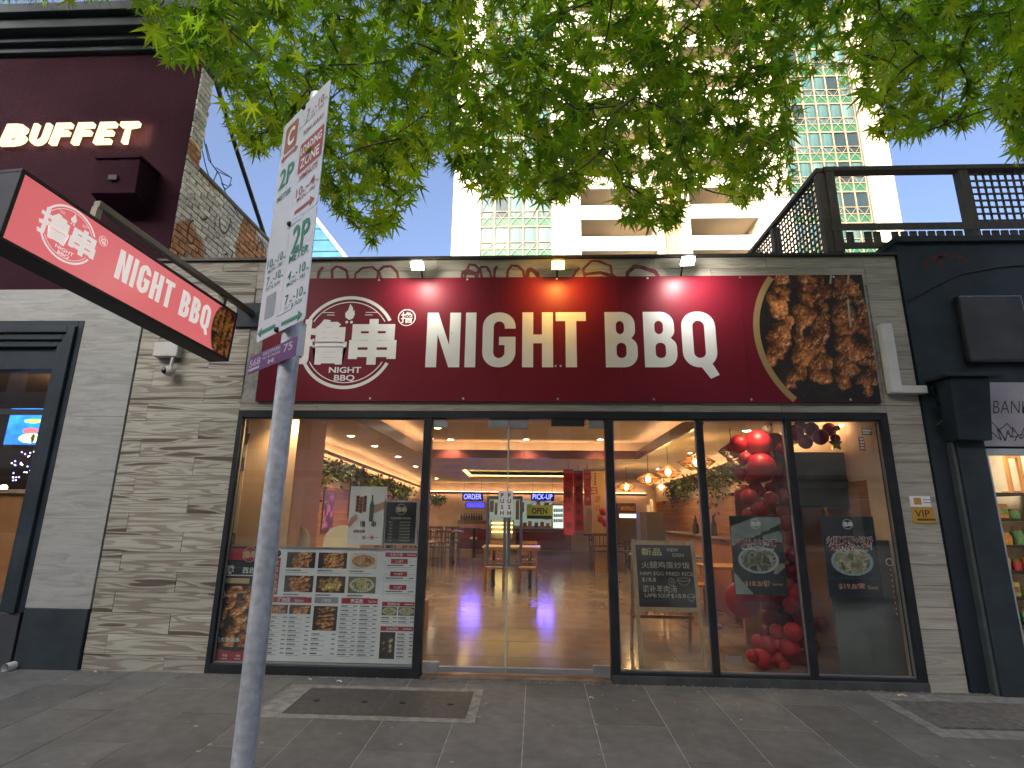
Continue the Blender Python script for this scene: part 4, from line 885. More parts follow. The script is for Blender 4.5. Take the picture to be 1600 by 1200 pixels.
for k in range(7): ticks(ink, P, .885, .93, .745 + .032 * k, .010, R_); ticks(ink, P, .962, .985, .745 + .032 * k, .008, R_); ticks(gr, P, .885, .94, .758 + .032 * k, .0045, R_)
red.build('red_heading', REDP, t); ink.build('black_print', INK, t); wh.build('white_lettering', WHITE, t); gr.build('grey_print', M('print_grey', (.3, .31, .32), .5, var=.05), t)

# black skewer banner
t, a, b_, c_, d_ = board('skewer_banner', 'tall black and red banner of big lamb skewers in the lower left corner window', 'banner', (338, 853), (412, 1039), M('banner_black', (.016, .014, .014), .35))
W_, H_ = b_ - a, d_ - c_; P = u2(a, b_, c_, d_)
red, wh, gd = MB(), MB(), MB()
RQ(red, 0.02, .02, .98, .12); logo(gd, P(.58, .07), XR, ZU, .075, off=.003, txt=False, stamp=False)
tx(wh, P, '招牌', .22, .205, .085, .155, 0, .03); tx(wh, P, '西北大串', .68, .21, .06, .24, 0, .02); ticks(wh, P, .05, .9, .255, .012, R_)
RQ(gd, .05, .28, .62, .325); ticks(wh, P, .68, .86, .30, .024, R_)
sk = skewers(110, 78, [(.42, .0, .12, .78, .085, .2), (.62, .0, .40, .9, .11, 0), (.80, .0, .66, .95, .10, 0), (.98, .1, .9, .95, .08, -.1)], 17, .56 * H_ / W_, base=(.40, .15, .06), bg=(.018, .013, .011), bright=1.4)
picture('skewer_picture', P(0.01, .86), XR, ZU, W_ * .98, H_ * .51, sk, t, .001)
disc(red, P(0, 0), XR, ZU, W_ * .17, -H_ * .42, .055, 0, .003, 22); disc(wh, P(0, 0), XR, ZU, W_ * .17, -H_ * .42, .053, 0, .0035, 22, .046)
for k in range(4): tx(wh, P, '味道正宗'[k], .12 + .10 * (k % 2), .403 + .034 * (k // 2), .03, None, 0, .015, off=.0045)
tx(wh, P, '超大串肉串', .38, .80, .045, .24, 0, .01, off=.004)
f = [(0, 0), (W_, 0), (W_, H_ * .10)] + [(W_ * (1 - k / 10), H_ * (.10 + .045 * abs(2 * (k / 10) - 1) - .045 * 0)) for k in range(1, 10)] + [(0, H_ * .145)]
red.poly([f], (a, PY, c_), XR, ZU, 0, .0025)
for k in range(4): tx(wh, P, ('羊肉', '牛肉', '鸡肉', '羊排')[k], .16 + .21 * k, .93, .022, .045, 0, .01, off=.004); ticks(wh, P, .11 + .21 * k, .20 + .21 * k, .955, .006, R_, off=.004)
red.build('red_print', REDP, t); wh.build('lettering', WHITE, t); gd.build('gold_print', M('pale_gold_print', (.55, .40, .22), .45), t)

# beer and skewer poster
t, a, b_, c_, d_ = board('beer_poster', 'white poster of a hand holding a green beer bottle beside skewers', 'poster', (548.5, 760), (599, 852), M('poster_white', (.78, .76, .70), .4, var=.02))
P = u2(a, b_, c_, d_); W_, H_ = b_ - a, d_ - c_; mb, hm, wd, rd, ik = MB(), MB(), MB(), MB(), MB()
bt = [(-.022, -.14), (.022, -.14), (.024, .02), (.009, .065), (.008, .125), (-.008, .125), (-.009, .065), (-.024, .02)]
mb.poly([bt], P(.62, .36), XR, ZU, 0, .003); mb.build('green_bottle', M('bottle_green_print', (.05, .10, .035), .4, var=.1), t)
hm.poly([[(-.06, -.03), (.0, -.045), (.09, .0), (.09, .07), (.02, .045), (-.05, .03)]], P(.72, .38), XR, ZU, 0, .002); hm.poly([[(-.03, -.08), (.05, .02), (.035, .06), (-.015, .03), (-.05, -.05)]], P(.12, .58), XR, ZU, 0, .002); hm.build('hand', M('skin_print', (.48, .26, .15), .5, var=.08), t)
for k in range(3):
    for q in range(5): disc(wd, P(0, 0), XR, ZU, W_ * (.22 + .10 * k), -H_ * (.19 + .055 * q + .02 * (k % 2)), .02, 0, .0025 + .0002 * ((q + k) % 2), 9)
wd.build('skewered_meat', M('meat_print', (.20, .05, .03), .5, var=.4, vs_=60), t)
tx(ik, P, '撸', .40, .645, .062, .058, 0, .02); tx(ik, P, '串', .70, .645, .062, .05, 0, .03); ik.build('lettering', INK, t)
tx(rd, P, '招聘·优惠', .32, .77, .032, .12, 0, .015); tx(rd, P, '买一送一', .62, .875, .04, .16, 0, .03); rd.build('red_lettering', REDP, t)

# opening hours
t, a, b_, c_, d_ = board('opening_hours_sign', 'black business hours notice with a silver border beside the beer poster', 'notice', (601.5, 782), (651, 852), M('silver_border', (.45, .46, .46), .4, .3))
P = u2(a, b_, c_, d_); W_, H_ = b_ - a, d_ - c_; mb = MB(); RQ(mb, .06, .035, .94, .965, .001); mb.build('black_panel', INK, t)
mb = MB(); logo(mb, P(.5, .20), XR, ZU, .055, off=.003, txt=False, stamp=False); tx(mb, P, 'BUSINESS HOURS', .5, .40, .020, .20, 0, .02, off=.003)
for k, dname in enumerate(('Mon', 'Tue', 'Wed', 'Thu', 'Fri', 'Sat', 'Sun')): tx(mb, P, dname, .22, .49 + .068 * k, .015, .034, 0, .01, off=.003); tx(mb, P, '16:30-02:00', .63, .49 + .068 * k, .015, .105, 0, .01, off=.003)
mb.build('lettering', M('cream_print', (.5, .45, .33), .5), t)

# OPEN sign
t, a, b_, c_, d_ = board('open_sign', 'yellow OPEN sign hanging inside the right door leaf', 'sign', (823, 789), (863, 811), YEL, .10)
P = u2(a, b_, c_, d_, .10); mb = MB(); tx(mb, P, 'OPEN', .5, .42, .062, .155, 0, .03); mb.build('lettering', INK, t); mb = MB(); PY_ = PY; p, q = P(0.02, .99), P(.98, .76)
mb.face([(p[0], .0988, p[2]), (q[0], .0988, p[2]), (q[0], .0988, q[2]), (p[0], .0988, q[2])]); mb.build('black_footer', INK, t)
MB().tube([P(.1, .02), P(.3, -.25), P(.7, -.25), P(.9, .02)], .0025, 5).build('hanging_string', BLACK, t)

# lamb soup and fried rice posters
def dish_poster(name, label, p0, p1, seed, lines, en, price, unit, rim, food, bg, soup):
    t, a, b_, c_, d_ = board(name, label, 'poster', p0, p1, M('dark_poster', (.03, .036, .038), .35))
    global W_, H_, P
    P = u2(a, b_, c_, d_); W_, H_ = b_ - a, d_ - c_
    ny_, nx_ = 130, 92; im = dish(ny_, nx_, seed, rim=rim, food=food, bg=bg, cx=.5, cy=.56, rx=.40, ry=.175)
    if soup:                               # pale cloth and spoons in the picture
        yy, xx = np.meshgrid(np.linspace(0, 1, ny_), np.linspace(0, 1, nx_), indexing='ij'); n = vnoise(ny_, nx_, 6, seed + 5)
        cl = ((yy < .33 - .28 * xx + n * .1) & (yy > .13 - .25 * xx)) | ((xx > .62) & (yy > .19 + (.9 - xx) * .2) & (yy < .33) & (n > .35)) | ((yy > .72 + xx * .8)) ; cl2 = (xx > .78) & (yy > .60) & (yy < .74) & (abs((yy - .67) + (xx - .88) * .5) < .045)
        im = np.where(cl[..., None], np.array([.30, .33, .31]) * (.5 + n[..., None]), im); im = np.where(cl2[..., None], np.array([.3, .26, .2]), im)
    picture('dish_picture', P(.012, .99), XR, ZU, W_ * .976, H_ * .98, im, t, .001, mat='window_film')
    wh, rd, gd = MB(), MB(), MB(); logo(wh, P(.5, .10), XR, ZU, .048, off=.003, txt=False, stamp=False)
    for k, (s_, v, w_) in enumerate(lines): tx(wh, P, s_, .5, v, .080, w_ * 1.02, 0, .062, off=.003); tx(rd, P, s_, .5, v, .071, w_ * .985, 0, .030, off=.0042)
    tx(wh, P, en, .5, .425, .028, W_ * .62, 0, .02, off=.0035); tx(gd, P, price, .44, .855, .062, W_ * .5, 0, .03, off=.003); tx(gd, P, unit, .82, .865, .036, W_ * .2, 0, .02, off=.003)
    wh.build('white_lettering', WHITE, t); rd.build('red_lettering', M('deep_red_print', (.26, .015, .02), .5), t); gd.build('price_lettering', M('pink_gold_print', (.50, .24, .16), .45), t)
dish_poster('lamb_soup_poster', 'dark lamb soup poster at $18.8 in front of the red balloons', (1139, 806), (1232, 931), 51, [('滋补羊肉汤', .345, .38)], 'Nutritious Lamb Soup', '$18.8/份', 'Serving', (.42, .48, .46), ((.16, .15, .08), (.07, .08, .05), (.36, .36, .28)), (.025, .03, .03), True)
dish_poster('fried_rice_poster', 'dark fried rice poster at $19.8 in the last window', (1281, 806), (1382, 936), 52, [('火腿鸡蛋+可乐', .30, .44), ('炒饭1份+1罐', .39, .40)], 'Ham Egg Fried Rice', '$19.8/套', 'Set', (.34, .45, .48), ((.36, .30, .16), (.14, .15, .06), (.5, .46, .34)), (.022, .026, .03), False)
# tall strip of small stickers and labels at the right edge
t, a, b_, c_, d_ = board('sticker_strip', 'narrow strip of dark red delivery stickers at the right edge of the last window', 'stickers', (1389, 868), (1402, 970), M('sticker_red', (.22, .02, .025), .4, var=.3, vs_=14)); P = u2(a, b_, c_, d_); mb = MB()
disc(mb, P(0, 0), XR, ZU, (b_ - a) * .5, -.06, .035, 0, .002, 18, .028)
for k in range(9): ticks(mb, P, .15, .85, .22 + .085 * k, .014, R_)
mb.build('white_print', WHITE, t)
t, a, b_, c_, d_ = board('exit_label', 'small green label at the top right corner of the last window', 'label', (1346, 669), (1363, 680), M('green_label', (.10, .22, .12), .5)); P = u2(a, b_, c_, d_); mb = MB(); ticks(mb, P, .1, .9, .35, .015, R_); ticks(mb, P, .1, .7, .7, .012, R_); mb.build('print', WHITE, t)
t, a, b_, c_, d_ = board('red_label', 'small red upright label under the green one in the last window', 'label', (1341, 683), (1353, 704), REDP, .09); P = u2(a, b_, c_, d_, .09); mb = MB()
for k in range(4): ticks(mb, P, .2, .85, .15 + .22 * k, .018, R_)
mb.build('print', WHITE, t)
t, a, b_, c_, d_ = board('pink_notice', 'small translucent pink notice at the foot of the balloon window', 'notice', (1131, 1025), (1160, 1039), M('pink_film', (.40, .26, .22), .35), PY); P = u2(a, b_, c_, d_); mb = MB(); ticks(mb, P, .1, .9, .4, .012, R_); mb.build('print', M('print_grey', (.3, .31, .32)), t)

# ================================================================== parking sign on its pole
PYW = -3.09
pA = A(452, 572, PYW); pB = A(377, 1200, PYW); px_ = (pA[0] + pB[0]) / 2
ps = thing('parking_sign_pole', 'galvanised pole with white loading zone and 2P parking plates', 'parking sign', (px_, PYW, pz(PYW)))
MB().tube([(px_, PYW, pz(PYW)), (px_, PYW, 3.66)], .0445, 20).build('pole', GALV, ps, smooth=50)
az = math.radians(220.5); NP = np.array([math.sin(az), math.cos(az), 0]); TP = np.array([-NP[1], NP[0], 0]); P0 = np.array([px_, PYW, 0]) + NP * .058
def pl(px, py):
    d = ray(px, py); q = CAM + d * (np.dot(P0 - CAM, NP) / np.dot(d, NP)); return np.array([np.dot(q - P0, TP), q[2]])
cor = {k: pl(*v) for k, v in dict(TR=(523, 112), TL=(446, 200), BL=(397, 540), BR=(471, 498), MT=(484, 157), MB=(425, 527)).items()}
xl = (cor['TL'][0] + cor['BL'][0]) / 2; xr = (cor['TR'][0] + cor['BR'][0]) / 2; xm = (cor['MT'][0] + cor['MB'][0]) / 2; z1 = (cor['TL'][1] + cor['TR'][1]) / 2; z0 = (cor['BL'][1] + cor['BR'][1]) / 2
zm = pl(457, 348)[1]
SIGNW = M('sign_plate_white', (.60, .635, .63), .32, var=.04)
def plate(x0, x1, za, zb, mat=SIGNW, name='plate', d=0.0):
    rr_ = [(p[0], p[1]) for p in _rr(x0, za, x1, zb, .02)]; mb = MB(); mb.prism(rr_, P0 + NP * d, TP, ZU, -NP * .003); return mb.build(name, mat, ps)
pl1 = plate(xl, xm - .001, z0, z1); pl2 = plate(xm + .001, xr, zm + .001, z1); pl3 = plate(xm + .001, xr, z0, zm - .001)
WL, WR = xm - xl, xr - xm; grn, brn, rdm, ink2, wt = MB(), MB(), MB(), MB(), MB()
def T(mb, s, x, z, h, w_=None, bold=.01, off=.002): text(mb, s, P0, TP, ZU, h, w_, 0, bold, off); n = len(textgeo(s, bold)[0]); mb.v[-n:] = [tuple(np.array(v) + TP * x + ZU * z) for v in mb.v[-n:]]
HP = z1 - z0; cl, cr_ = (xl + xm) / 2, (xm + xr) / 2
zz_ = lambda px, py: pl(px, py)[1]
zc1 = zz_(464, 205); brn.poly([_rr(cl - .075, zc1 - .085, cl + .07, zc1 + .085, .02)], P0, TP, ZU, 0, .0015); T(wt, 'C', cl, zc1, .11, .08, .03, .003)
za_ = zz_(462, 232); arrow(brn, P0, TP, ZU, cl - .0, cl - .10, za_, .016); arrow(brn, P0, TP, ZU, cl + .0, cl + .10, za_, .016)
T(grn, '2P', cl, zz_(455, 268), .12, WL * .68, .02); T(grn, 'METER', cl, zz_(450, 300), .034, WL * .66)
def hours(mb, cx, z, s1, s2, day, wdt):
    T(mb, s1, cx - wdt * .27, z, .048, wdt * .25 if len(s1) > 1 else wdt * .13, .005); T(mb, '-' + s2, cx + wdt * .15, z + .003, .048, wdt * .34, .003); T(mb, day, cx, z - .043, .022, wdt * .66, .003)
    T(mb, 'AM' if s1 != '4' else 'PM', cx - wdt * .10, z - .018, .011, .025); T(mb, 'PM', cx + wdt * .40, z - .018, .011, .025)
hours(grn, cl, zz_(438, 402), '10', '10', 'MON - FRI', WL); hours(grn, cl, zz_(432, 432), '7', '10', 'SAT & SUN', WL)
quad(ink2, P0, TP, ZU, cl - .055, zz_(423, 495), cl + .055, zz_(427, 458), 0, .0015)
arrow(grn, P0, TP, ZU, cl + .09, cl - .11, zz_(413, 526) + .03, .018)
hours(rdm, cr_, zz_(504, 155), '7', '10', 'MON - FRI', WR); T(rdm, 'TOW AWAY', cr_, zz_(497, 188), .03, WR * .8)
zL, zZ = zz_(493, 218), zz_(491, 238); zlo = zz_(488, 254); rdm.poly([_rr(cr_ - WR * .45, zlo, cr_ + WR * .45, zz_(494, 205), .012)], P0, TP, ZU, 0, .0015); T(wt, 'LOADING', cr_, zL, .048, WR * .8, .02, .003); T(wt, 'ZONE', cr_, zZ - .005, .056, WR * .72, .02, .003)
T(rdm, '30MINUTE', cr_, zz_(484, 266), .034, WR * .7); hours(rdm, cr_, zz_(482, 288), '10', '4', 'MON - FRI', WR); arrow(rdm, P0, TP, ZU, cr_ - .10, cr_ + .10, zz_(480, 318), .018)
T(grn, '2P', cr_, zz_(472, 366), .145, WR * .64, .02); T(grn, 'METER', cr_, zz_(468, 396), .042, WR * .72)
hours(grn, cr_, zz_(463, 425), '4', '10', 'MON - FRI', WR); hours(grn, cr_, zz_(458, 463), '7', '10', 'SAT & SUN', WR); arrow(grn, P0, TP, ZU, cr_ - .10, cr_ + .11, zz_(450, 511) + .03, .018)
def by_plate(mb, name, mat):               # one printed part per plate it stands on
    grp = {}
    for f, m_ in zip(mb.f, mb.m):
        c = np.mean([mb.v[k] for k in f], 0); grp.setdefault((np.dot(c - P0, TP) > xm, np.dot(c - P0, TP) > xm and c[2] > zm), []).append(f)
    for fs in grp.values():
        q = MB()
        for f in fs: q.face([mb.v[k] for k in f])
        q.build(name, mat, ps)
by_plate(grn, 'green_lettering', M('sign_green', (.02, .20, .10), .5, var=.05)); by_plate(brn, 'clearway_mark', M('clearway_brown', (.30, .10, .04), .5, var=.1)); by_plate(rdm, 'red_lettering', M('faded_sign_red', (.32, .06, .04), .5, var=.1)); by_plate(wt, 'white_lettering', WHITE); ink2.build('grey_panel', M('sign_grey', (.28, .32, .31), .6, var=.3, vs_=200), ps)
for z in (zz_(484, 160), zm, zz_(421, 522)): MB().sphere(P0 + TP * xm + ZU * z + NP * .004, .014, 10, 6).build('bolt', BLACK, ps)
for z in (z1 - .12, zm, z0 + .10): MB().bar(P0 - NP * .004 - TP * .06 + ZU * z, P0 - NP * .004 + TP * .10 + ZU * z, .012, .03).build('clamp', GALV, ps)
q0, q1, q2, q3 = pl(390, 556), pl(388, 584), pl(466, 528), pl(465, 556); zt, zb = (q0[1] + q2[1]) / 2, (q1[1] + q3[1]) / 2
pur = plate((q0[0] + q1[0]) / 2, q2[0], zb, zt, M('purple_plate', (.13, .028, .13), .35, var=.1), 'purple_plate', .002)
mb = MB(); xa, xb = q0[0], q2[0]; wp2 = xb - xa
def T2_(s, u, v, h, w_): text(mb, s, P0 + TP * (xa + wp2 * u) + ZU * (zb + (zt - zb) * v), TP, ZU, h, w_, 0, .015, .004)
hpur = zt - zb; T2_('568', .17, .55, hpur * .42, wp2 * .24); T2_('75', .84, .62, hpur * .42, wp2 * .17); T2_('EASYPARK', .52, .80, hpur * .2, wp2 * .36); T2_('PAY BY PHONE', .52, .55, hpur * .15, wp2 * .36); T2_('M', .52, .25, hpur * .24, wp2 * .12); quad(mb, P0, TP, ZU, xa + .02, zb + .012, xa + wp2 * .28, zb + .024, 0, .004)
mb.build('purple_plate_lettering', M('pale_lilac_print', (.52, .48, .55), .5), ps)
# small white side plate folded back at the right end
e0 = P0 + TP * (q2[0] + .002); MB().hexa([e0 + ZU * zb, e0 + ZU * zb + NP * .003, e0 + ZU * zb + NP * .003 + TP * .006 - NP * .028, e0 + ZU * zb + TP * .006 - NP * .028, e0 + ZU * (zt + .06), e0 + ZU * (zt + .06) + NP * .003, e0 + ZU * (zt + .06) + NP * .003 + TP * .006 - NP * .028, e0 + ZU * (zt + .06) + TP * .006 - NP * .028]).build('side_plate', SIGNW, ps)
ORD = ('first', 'second', 'third', 'fourth', 'fifth', 'sixth', 'seventh', 'eighth', 'ninth', 'tenth', 'eleventh', 'twelfth')
# ================================================================== furniture and decorations inside
def make_chair(loc, label, grp, s=1.0, mat=WOODM):
    t = thing('wooden_chair', label, 'chair', loc, 0, grp); w2, sh, bh = .19 * s, .43 * s, .80 * s; o = np.array(loc, float)
    def bx(x0, y0, z0, x1, y1, z1, n, m=mat): return MB().box(o[0] + x0, o[1] + y0, o[2] + z0, o[0] + x1, o[1] + y1, o[2] + z1).build(n, m, t)
    bx(-w2, -w2, sh - .03, w2, w2, sh, 'seat')
    for x in (-w2, w2 - .03):
        bx(x, -w2, 0, x + .03, -w2 + .03, bh, 'leg'); bx(x, w2 - .03, 0, x + .03, w2, sh - .031, 'leg')
    b_ = MB(); b_.box(o[0] - w2 + .031, o[1] - w2 + .004, o[2] + bh - .06, o[0] + w2 - .031, o[1] - w2 + .024, o[2] + bh - .005)
    b_.box(o[0] - w2 + .031, o[1] - w2 + .004, o[2] + sh + .08, o[0] + w2 - .031, o[1] - w2 + .024, o[2] + sh + .11); b_.build('backrest', mat, t)
    for k in range(4):
        x = -w2 + .055 + k * (2 * w2 - .11 - .018) / 3; bx(x, -w2 + .008, sh + .111, x + .018, -w2 + .02, bh - .061, 'slat')
    st = MB()
    for x in (-w2 + .008, w2 - .022): st.box(o[0] + x, o[1] - w2 + .031, o[2] + .16, o[0] + x + .014, o[1] + w2 - .031, o[2] + .18)
    st.build('stretcher', mat, t); return t
def table(loc, w_, d_, h_, label, top=WOODL, leg=BLACK, grp=None, bench=None):
    t = thing('dining_table', label, 'table', loc, 0, grp); o = np.array(loc, float)
    MB().box(o[0] - w_ / 2, o[1] - d_ / 2, o[2] + h_ - .035, o[0] + w_ / 2, o[1] + d_ / 2, o[2] + h_).build('tabletop', top, t, bevel=.004)
    for k in (-1, 1):
        x = o[0] + k * w_ * .32; MB().box(x - .03, o[1] - .03, o[2] + .04, x + .03, o[1] + .03, o[2] + h_ - .036).build('column', leg, t)
        f = MB(); f.box(x - .025, o[1] - d_ * .36, o[2], x + .025, o[1] + d_ * .36, o[2] + .039); f.build('foot', leg, t)
    return t
CG = 'slatted wooden chairs around the dining tables'
Yt = 5.0
table((-.44, Yt, fz(Yt)), 1.06, .62, .70, 'pale topped dining table in the middle of the room behind the door handles', M('pale_tabletop', (.55, .42, .25), .35, var=.1))
c0 = make_chair((-.72, Yt - .50, fz(Yt - .5)), 'wooden chair at the left in front of the central table', CG, .92)
def chair(x, Y, label, rz=0, s=None): return dup(c0, (x, Y, fz(Y)), rz, label)
chair(-.14, Yt - .5, 'wooden chair at the right in front of the central table'); chair(-.72, Yt + .55, 'wooden chair behind the central table on the left', math.pi); chair(-.14, Yt + .55, 'wooden chair behind the central table on the right', math.pi)
cD = make_chair((-2.55, 7.3, fz(7.3)), 'dark wooden chair nearest the door among the left tables', CG, 1.0, WOODD)
table((-2.35, 7.85, fz(7.85)), 1.2, .65, .74, 'dark dining table on the left side of the room', WOODD)
def chd(x, Y, label, rz=0): return dup(cD, (x, Y, fz(Y)), rz, label)
chd(-2.1, 7.3, 'dark wooden chair beside the nearest one at the left table'); chd(-2.55, 8.45, 'dark wooden chair on the far left side of the left table', math.pi); chd(-2.1, 8.45, 'dark wooden chair on the far right side of the left table', math.pi)
table((-1.9, 9.15, fz(9.15)), .9, .5, .74, 'small dark table by the left counter front', WOODD)
table((1.75, 7.6, fz(7.6)), 1.3, .65, .74, 'dark dining table on the right behind the right door leaf', WOODD); chd(1.45, 7.05, 'dark wooden chair left in front of the right hand table'); chd(1.95, 7.05, 'dark wooden chair right in front of the right hand table'); chd(1.5, 8.2, 'dark wooden chair behind the right hand table', math.pi)
table((-2.45, 5.2, fz(5.2)), 1.1, .62, .74, 'dark dining table at the left just inside the hall', WOODD); chd(-2.7, 4.7, 'dark wooden chair left in front of the table just inside the hall'); chd(-2.2, 4.7, 'dark wooden chair right in front of the table just inside the hall')
table((1.95, 9.0, fz(9.0)), 1.1, .6, .74, 'dark dining table at the far right by the red banners', WOODD); chd(1.7, 8.75, 'dark wooden chair left at the far right table'); chd(2.2, 8.75, 'dark wooden chair right at the far right table')
# window side: rounded cream chairs
def cream_chair(loc, label):
    t = thing('cream_chair', label, 'chair', loc, 0, 'rounded cream chairs along the window'); o = np.array(loc, float)
    MB().lathe([(.0005, .44), (.20, .44), (.215, .46), (.21, .485), (.0005, .49)], o, 20).build('seat', CREAM, t, smooth=40)
    pts = [(-.21, .49)] + [(.21 * math.cos(a), .72 + .21 * math.sin(a) * .9) for a in np.linspace(math.pi, 0, 14)] + [(.21, .49)]
    lp = [(x, z) for x, z in pts]; hole = [(x * .62, .52 + (z - .49) * .72) for x, z in pts]
    MB().prism(lp, (o[0], o[1] + .19, o[2]), XR, ZU, (0, .025, 0)).build('backrest', CREAM, t)
    for sx in (-1, 1):
        for sy in (-1, 1): MB().tube([(o[0] + sx * .14, o[1] + sy * .14, o[2] + .44), (o[0] + sx * .19, o[1] + sy * .19, o[2])], [.016, .012], 8).build('leg', WOODL, t)
    return t
k0 = None
for px, Y, n in ((375, .62, 'partly behind the black banner in the left window'), (456, .75, 'second from left behind the menu board'), (459, 1.35, 'standing farther back behind the second one'), (535, .70, 'right of the pole behind the menu board')):
    p = A(px, 840, Y); lc_ = (p[0], Y - .2, .45); lb = 'rounded cream chair back ' + n
    if k0 is None: k0 = cream_chair(lc_, lb)
    else: dup(k0, lc_, None, lb)
struct('window_seat_platform', MB().box(IX0 + .002, .32, fz(.32), -1.35, 1.75, .45), M('platform_wood', (.30, .17, .08), .5, var=.2))
table((-2.0, 1.25, .45), .7, .55, .72, 'pale topped table beside the cream chairs in the left window', M('pale_tabletop', (.55, .42, .25)))
# pier and newspaper wall by the left window
p = A(420, 750, .42); struct('restaurant_pier', MB().box(-3.22, .40, 0, -2.66, 1.2, 2.599), M('beige_panel', (.55, .36, .21), .5, var=.08, vs_=2, stretch=(2, 2, .5)))
nw = struct('collage_wall', MB().box(IX0 + .001, .13, 0, IX0 + .02, .39, 2.599).box(-3.379, .39, 0, -3.222, .40, 2.599), M('collage_ground', (.50, .36, .24), .6))
mb = MB(); r = random.Random(3)
for k in range(26):
    z = r.uniform(.9, 2.4); x = r.uniform(-3.365, -3.26); w_ = r.uniform(.02, .06); h_ = r.uniform(.03, .13); an = r.uniform(-.5, .5); R1 = np.array([math.cos(an), 0, math.sin(an)]); U1 = np.array([-math.sin(an), 0, math.cos(an)])
    quad(mb, (x, .388, z), R1, U1, 0, 0, w_, h_)
mb.build('newspaper_cutting', M('newsprint_dark', (.09, .06, .045), .7, var=.4, vs_=30), nw)
# scroll pictures on the left timber wall
SCR = M('purple_scroll', (.16, .07, .13), .5, var=.5, vs_=7)
for k, (Y0, Y1, z0, z1, n) in enumerate(((1.85, 2.35, 1.36, 1.86, 'nearest the pier, above the cream chairs'), (3.15, 3.62, 1.18, 1.84, 'second from the pier'), (4.35, 4.75, 1.4, 2.05, 'third from the pier, by the beer poster'), (5.6, 6.1, 1.2, 1.85, 'farthest along the wall'))):
    t = thing('wall_scroll', 'purple toned hanging picture on the left wall, ' + n, 'wall picture', (IX0 + .02, (Y0 + Y1) / 2, z0), 0, 'hanging pictures on the left wall')
    MB().box(IX0 + .018, Y0, z0, IX0 + .03, Y1, z1).build('frame', WOODD, t)
    n_ = vnoise(50, 36, 7, 80 + k); im = np.where((n_ > .53)[..., None], np.array([.34, .12, .22]), np.array([.10, .045, .10])) * (.6 + n_[..., None])
    picture('picture', (IX0 + .03, Y0 + .02, z0 + .02), np.array([0, 1., 0]), ZU, Y1 - Y0 - .04, z1 - z0 - .04, im, t, .001)
# leafy garlands along both walls
FOLI = [M('garland_leaf', (.05, .075, .018), .5, var=.35, vs_=8), M('garland_leaf_light', (.12, .14, .04), .5, var=.3, vs_=8)]
def garland(name, label, x, Y0, Y1, zf, dep, n, side, seed):
    r = random.Random(seed); t = thing(name, label, 'garland', (x, Y0, zf(Y0))); mb = MB()
    for k in range(n):
        Y = r.uniform(Y0, Y1); z = zf(Y) - abs(r.gauss(0, .5)) * dep * (.75 + .5 * math.sin(Y * 4.1) * math.sin(Y * 1.7)); c = np.array([x + side * abs(r.gauss(.10, .09)), Y, z])
        d = np.array([r.uniform(-1, 1), r.uniform(-1, 1), r.uniform(-1.2, .5)]); d /= np.linalg.norm(d); q = np.cross(d, [r.uniform(-1, 1), r.uniform(-1, 1), r.uniform(-1, 1)]); q /= np.linalg.norm(q); L_ = r.uniform(.06, .13)
        mb.face([c, c + d * L_ * .5 + q * L_ * .22, c + d * L_, c + d * L_ * .5 - q * L_ * .22], 0 if r.random() < .65 else 1)
    mb.build('foliage', FOLI, t, kind='stuff')
    v = MB(); v.tube([(x + side * .06, Y0 + (Y1 - Y0) * f, zf(Y0 + (Y1 - Y0) * f) - .04 + .03 * math.sin(f * 30)) for f in np.linspace(0, 1, 24)], .014, 5); v.build('stem', WOODD, t); return t
garland('leafy_garland', 'thick artificial leaf garland along the left wall under the red trim', IX0 + .02, 1.35, 8.6, lambda Y: 2.36 - .03 * (Y - 1.3), .42, 2600, 1, 5)
garland('leafy_garland', 'thick artificial leaf garland along the right wall behind the lamps', IX1 - .02, 2.4, 8.5, lambda Y: 2.42 - .01 * Y, .55, 2400, -1, 6)
garland('leafy_garland', 'clump of artificial leaves at the rear left near the order sign', -2.75, 8.9, 9.6, lambda Y: 1.95, .3, 500, 1, 7)

# rear counter zone
Yc = 9.7; za = lambda y: A(740, y, Yc)[2]
def bxp(p0, p1, Y0, Y1, name, mat, par, **k): a, b_, c_, d_ = rect(p0, p1, Y0); return MB().box(a, Y0, c_, b_, Y1, d_).build(name, mat, par, **k)
t = thing('service_counter', 'dark red fronted order counter at the rear left with a timber top', 'counter', (A(738, 856, Yc)[0], Yc, fz(Yc)))
bxp((716, 827), (760, 858), Yc, Yc + .5, 'front_panel', REDPAINT, t); bxp((715, 819), (761, 826.8), Yc - .02, Yc + .52, 'counter_top', WOODM, t); bxp((715.5, 813), (760, 818.8), Yc + .1, Yc + .5, 'shelf', WOODD, t)
a, b_, c_, d_ = rect((729, 833), (752, 850), Yc - .004); t_ = thing('round_ornament', 'pale curled ornament on the dark red counter front', 'ornament', (a, Yc, c_)); MB().sphere(((a + b_) / 2, Yc - .03, (c_ + d_) / 2), .07, 12, 8, (1.6, .25, .7)).build('ornament', CREAM, t_, smooth=60)
t = thing('pickup_counter', 'dark red pick up counter at the rear right of the table', 'counter', (A(850, 858, Yc)[0], Yc, fz(Yc)))
bxp((806, 831), (893, 860), Yc, Yc + .5, 'front_panel', REDPAINT, t); bxp((805, 826), (894, 830.8), Yc - .02, Yc + .52, 'counter_top', WOODD, t)
for k in range(9):
    p = A(721 + k * 3.9, 813, Yc + .2); t = thing('dark_bottle', 'dark bottle on the order counter, %s from the left' % ORD[k], 'bottle', p, 0, 'dark bottles on the order counter'); MB().lathe([(.0005, 0), (.03, 0), (.03, .10), (.012, .14), (.011, .19), (.0005, .19)], p, 8).build('glass', BLACKP, t, smooth=50)
NEON = emit_mat('blue_neon', (.07, .08, 1), 5)
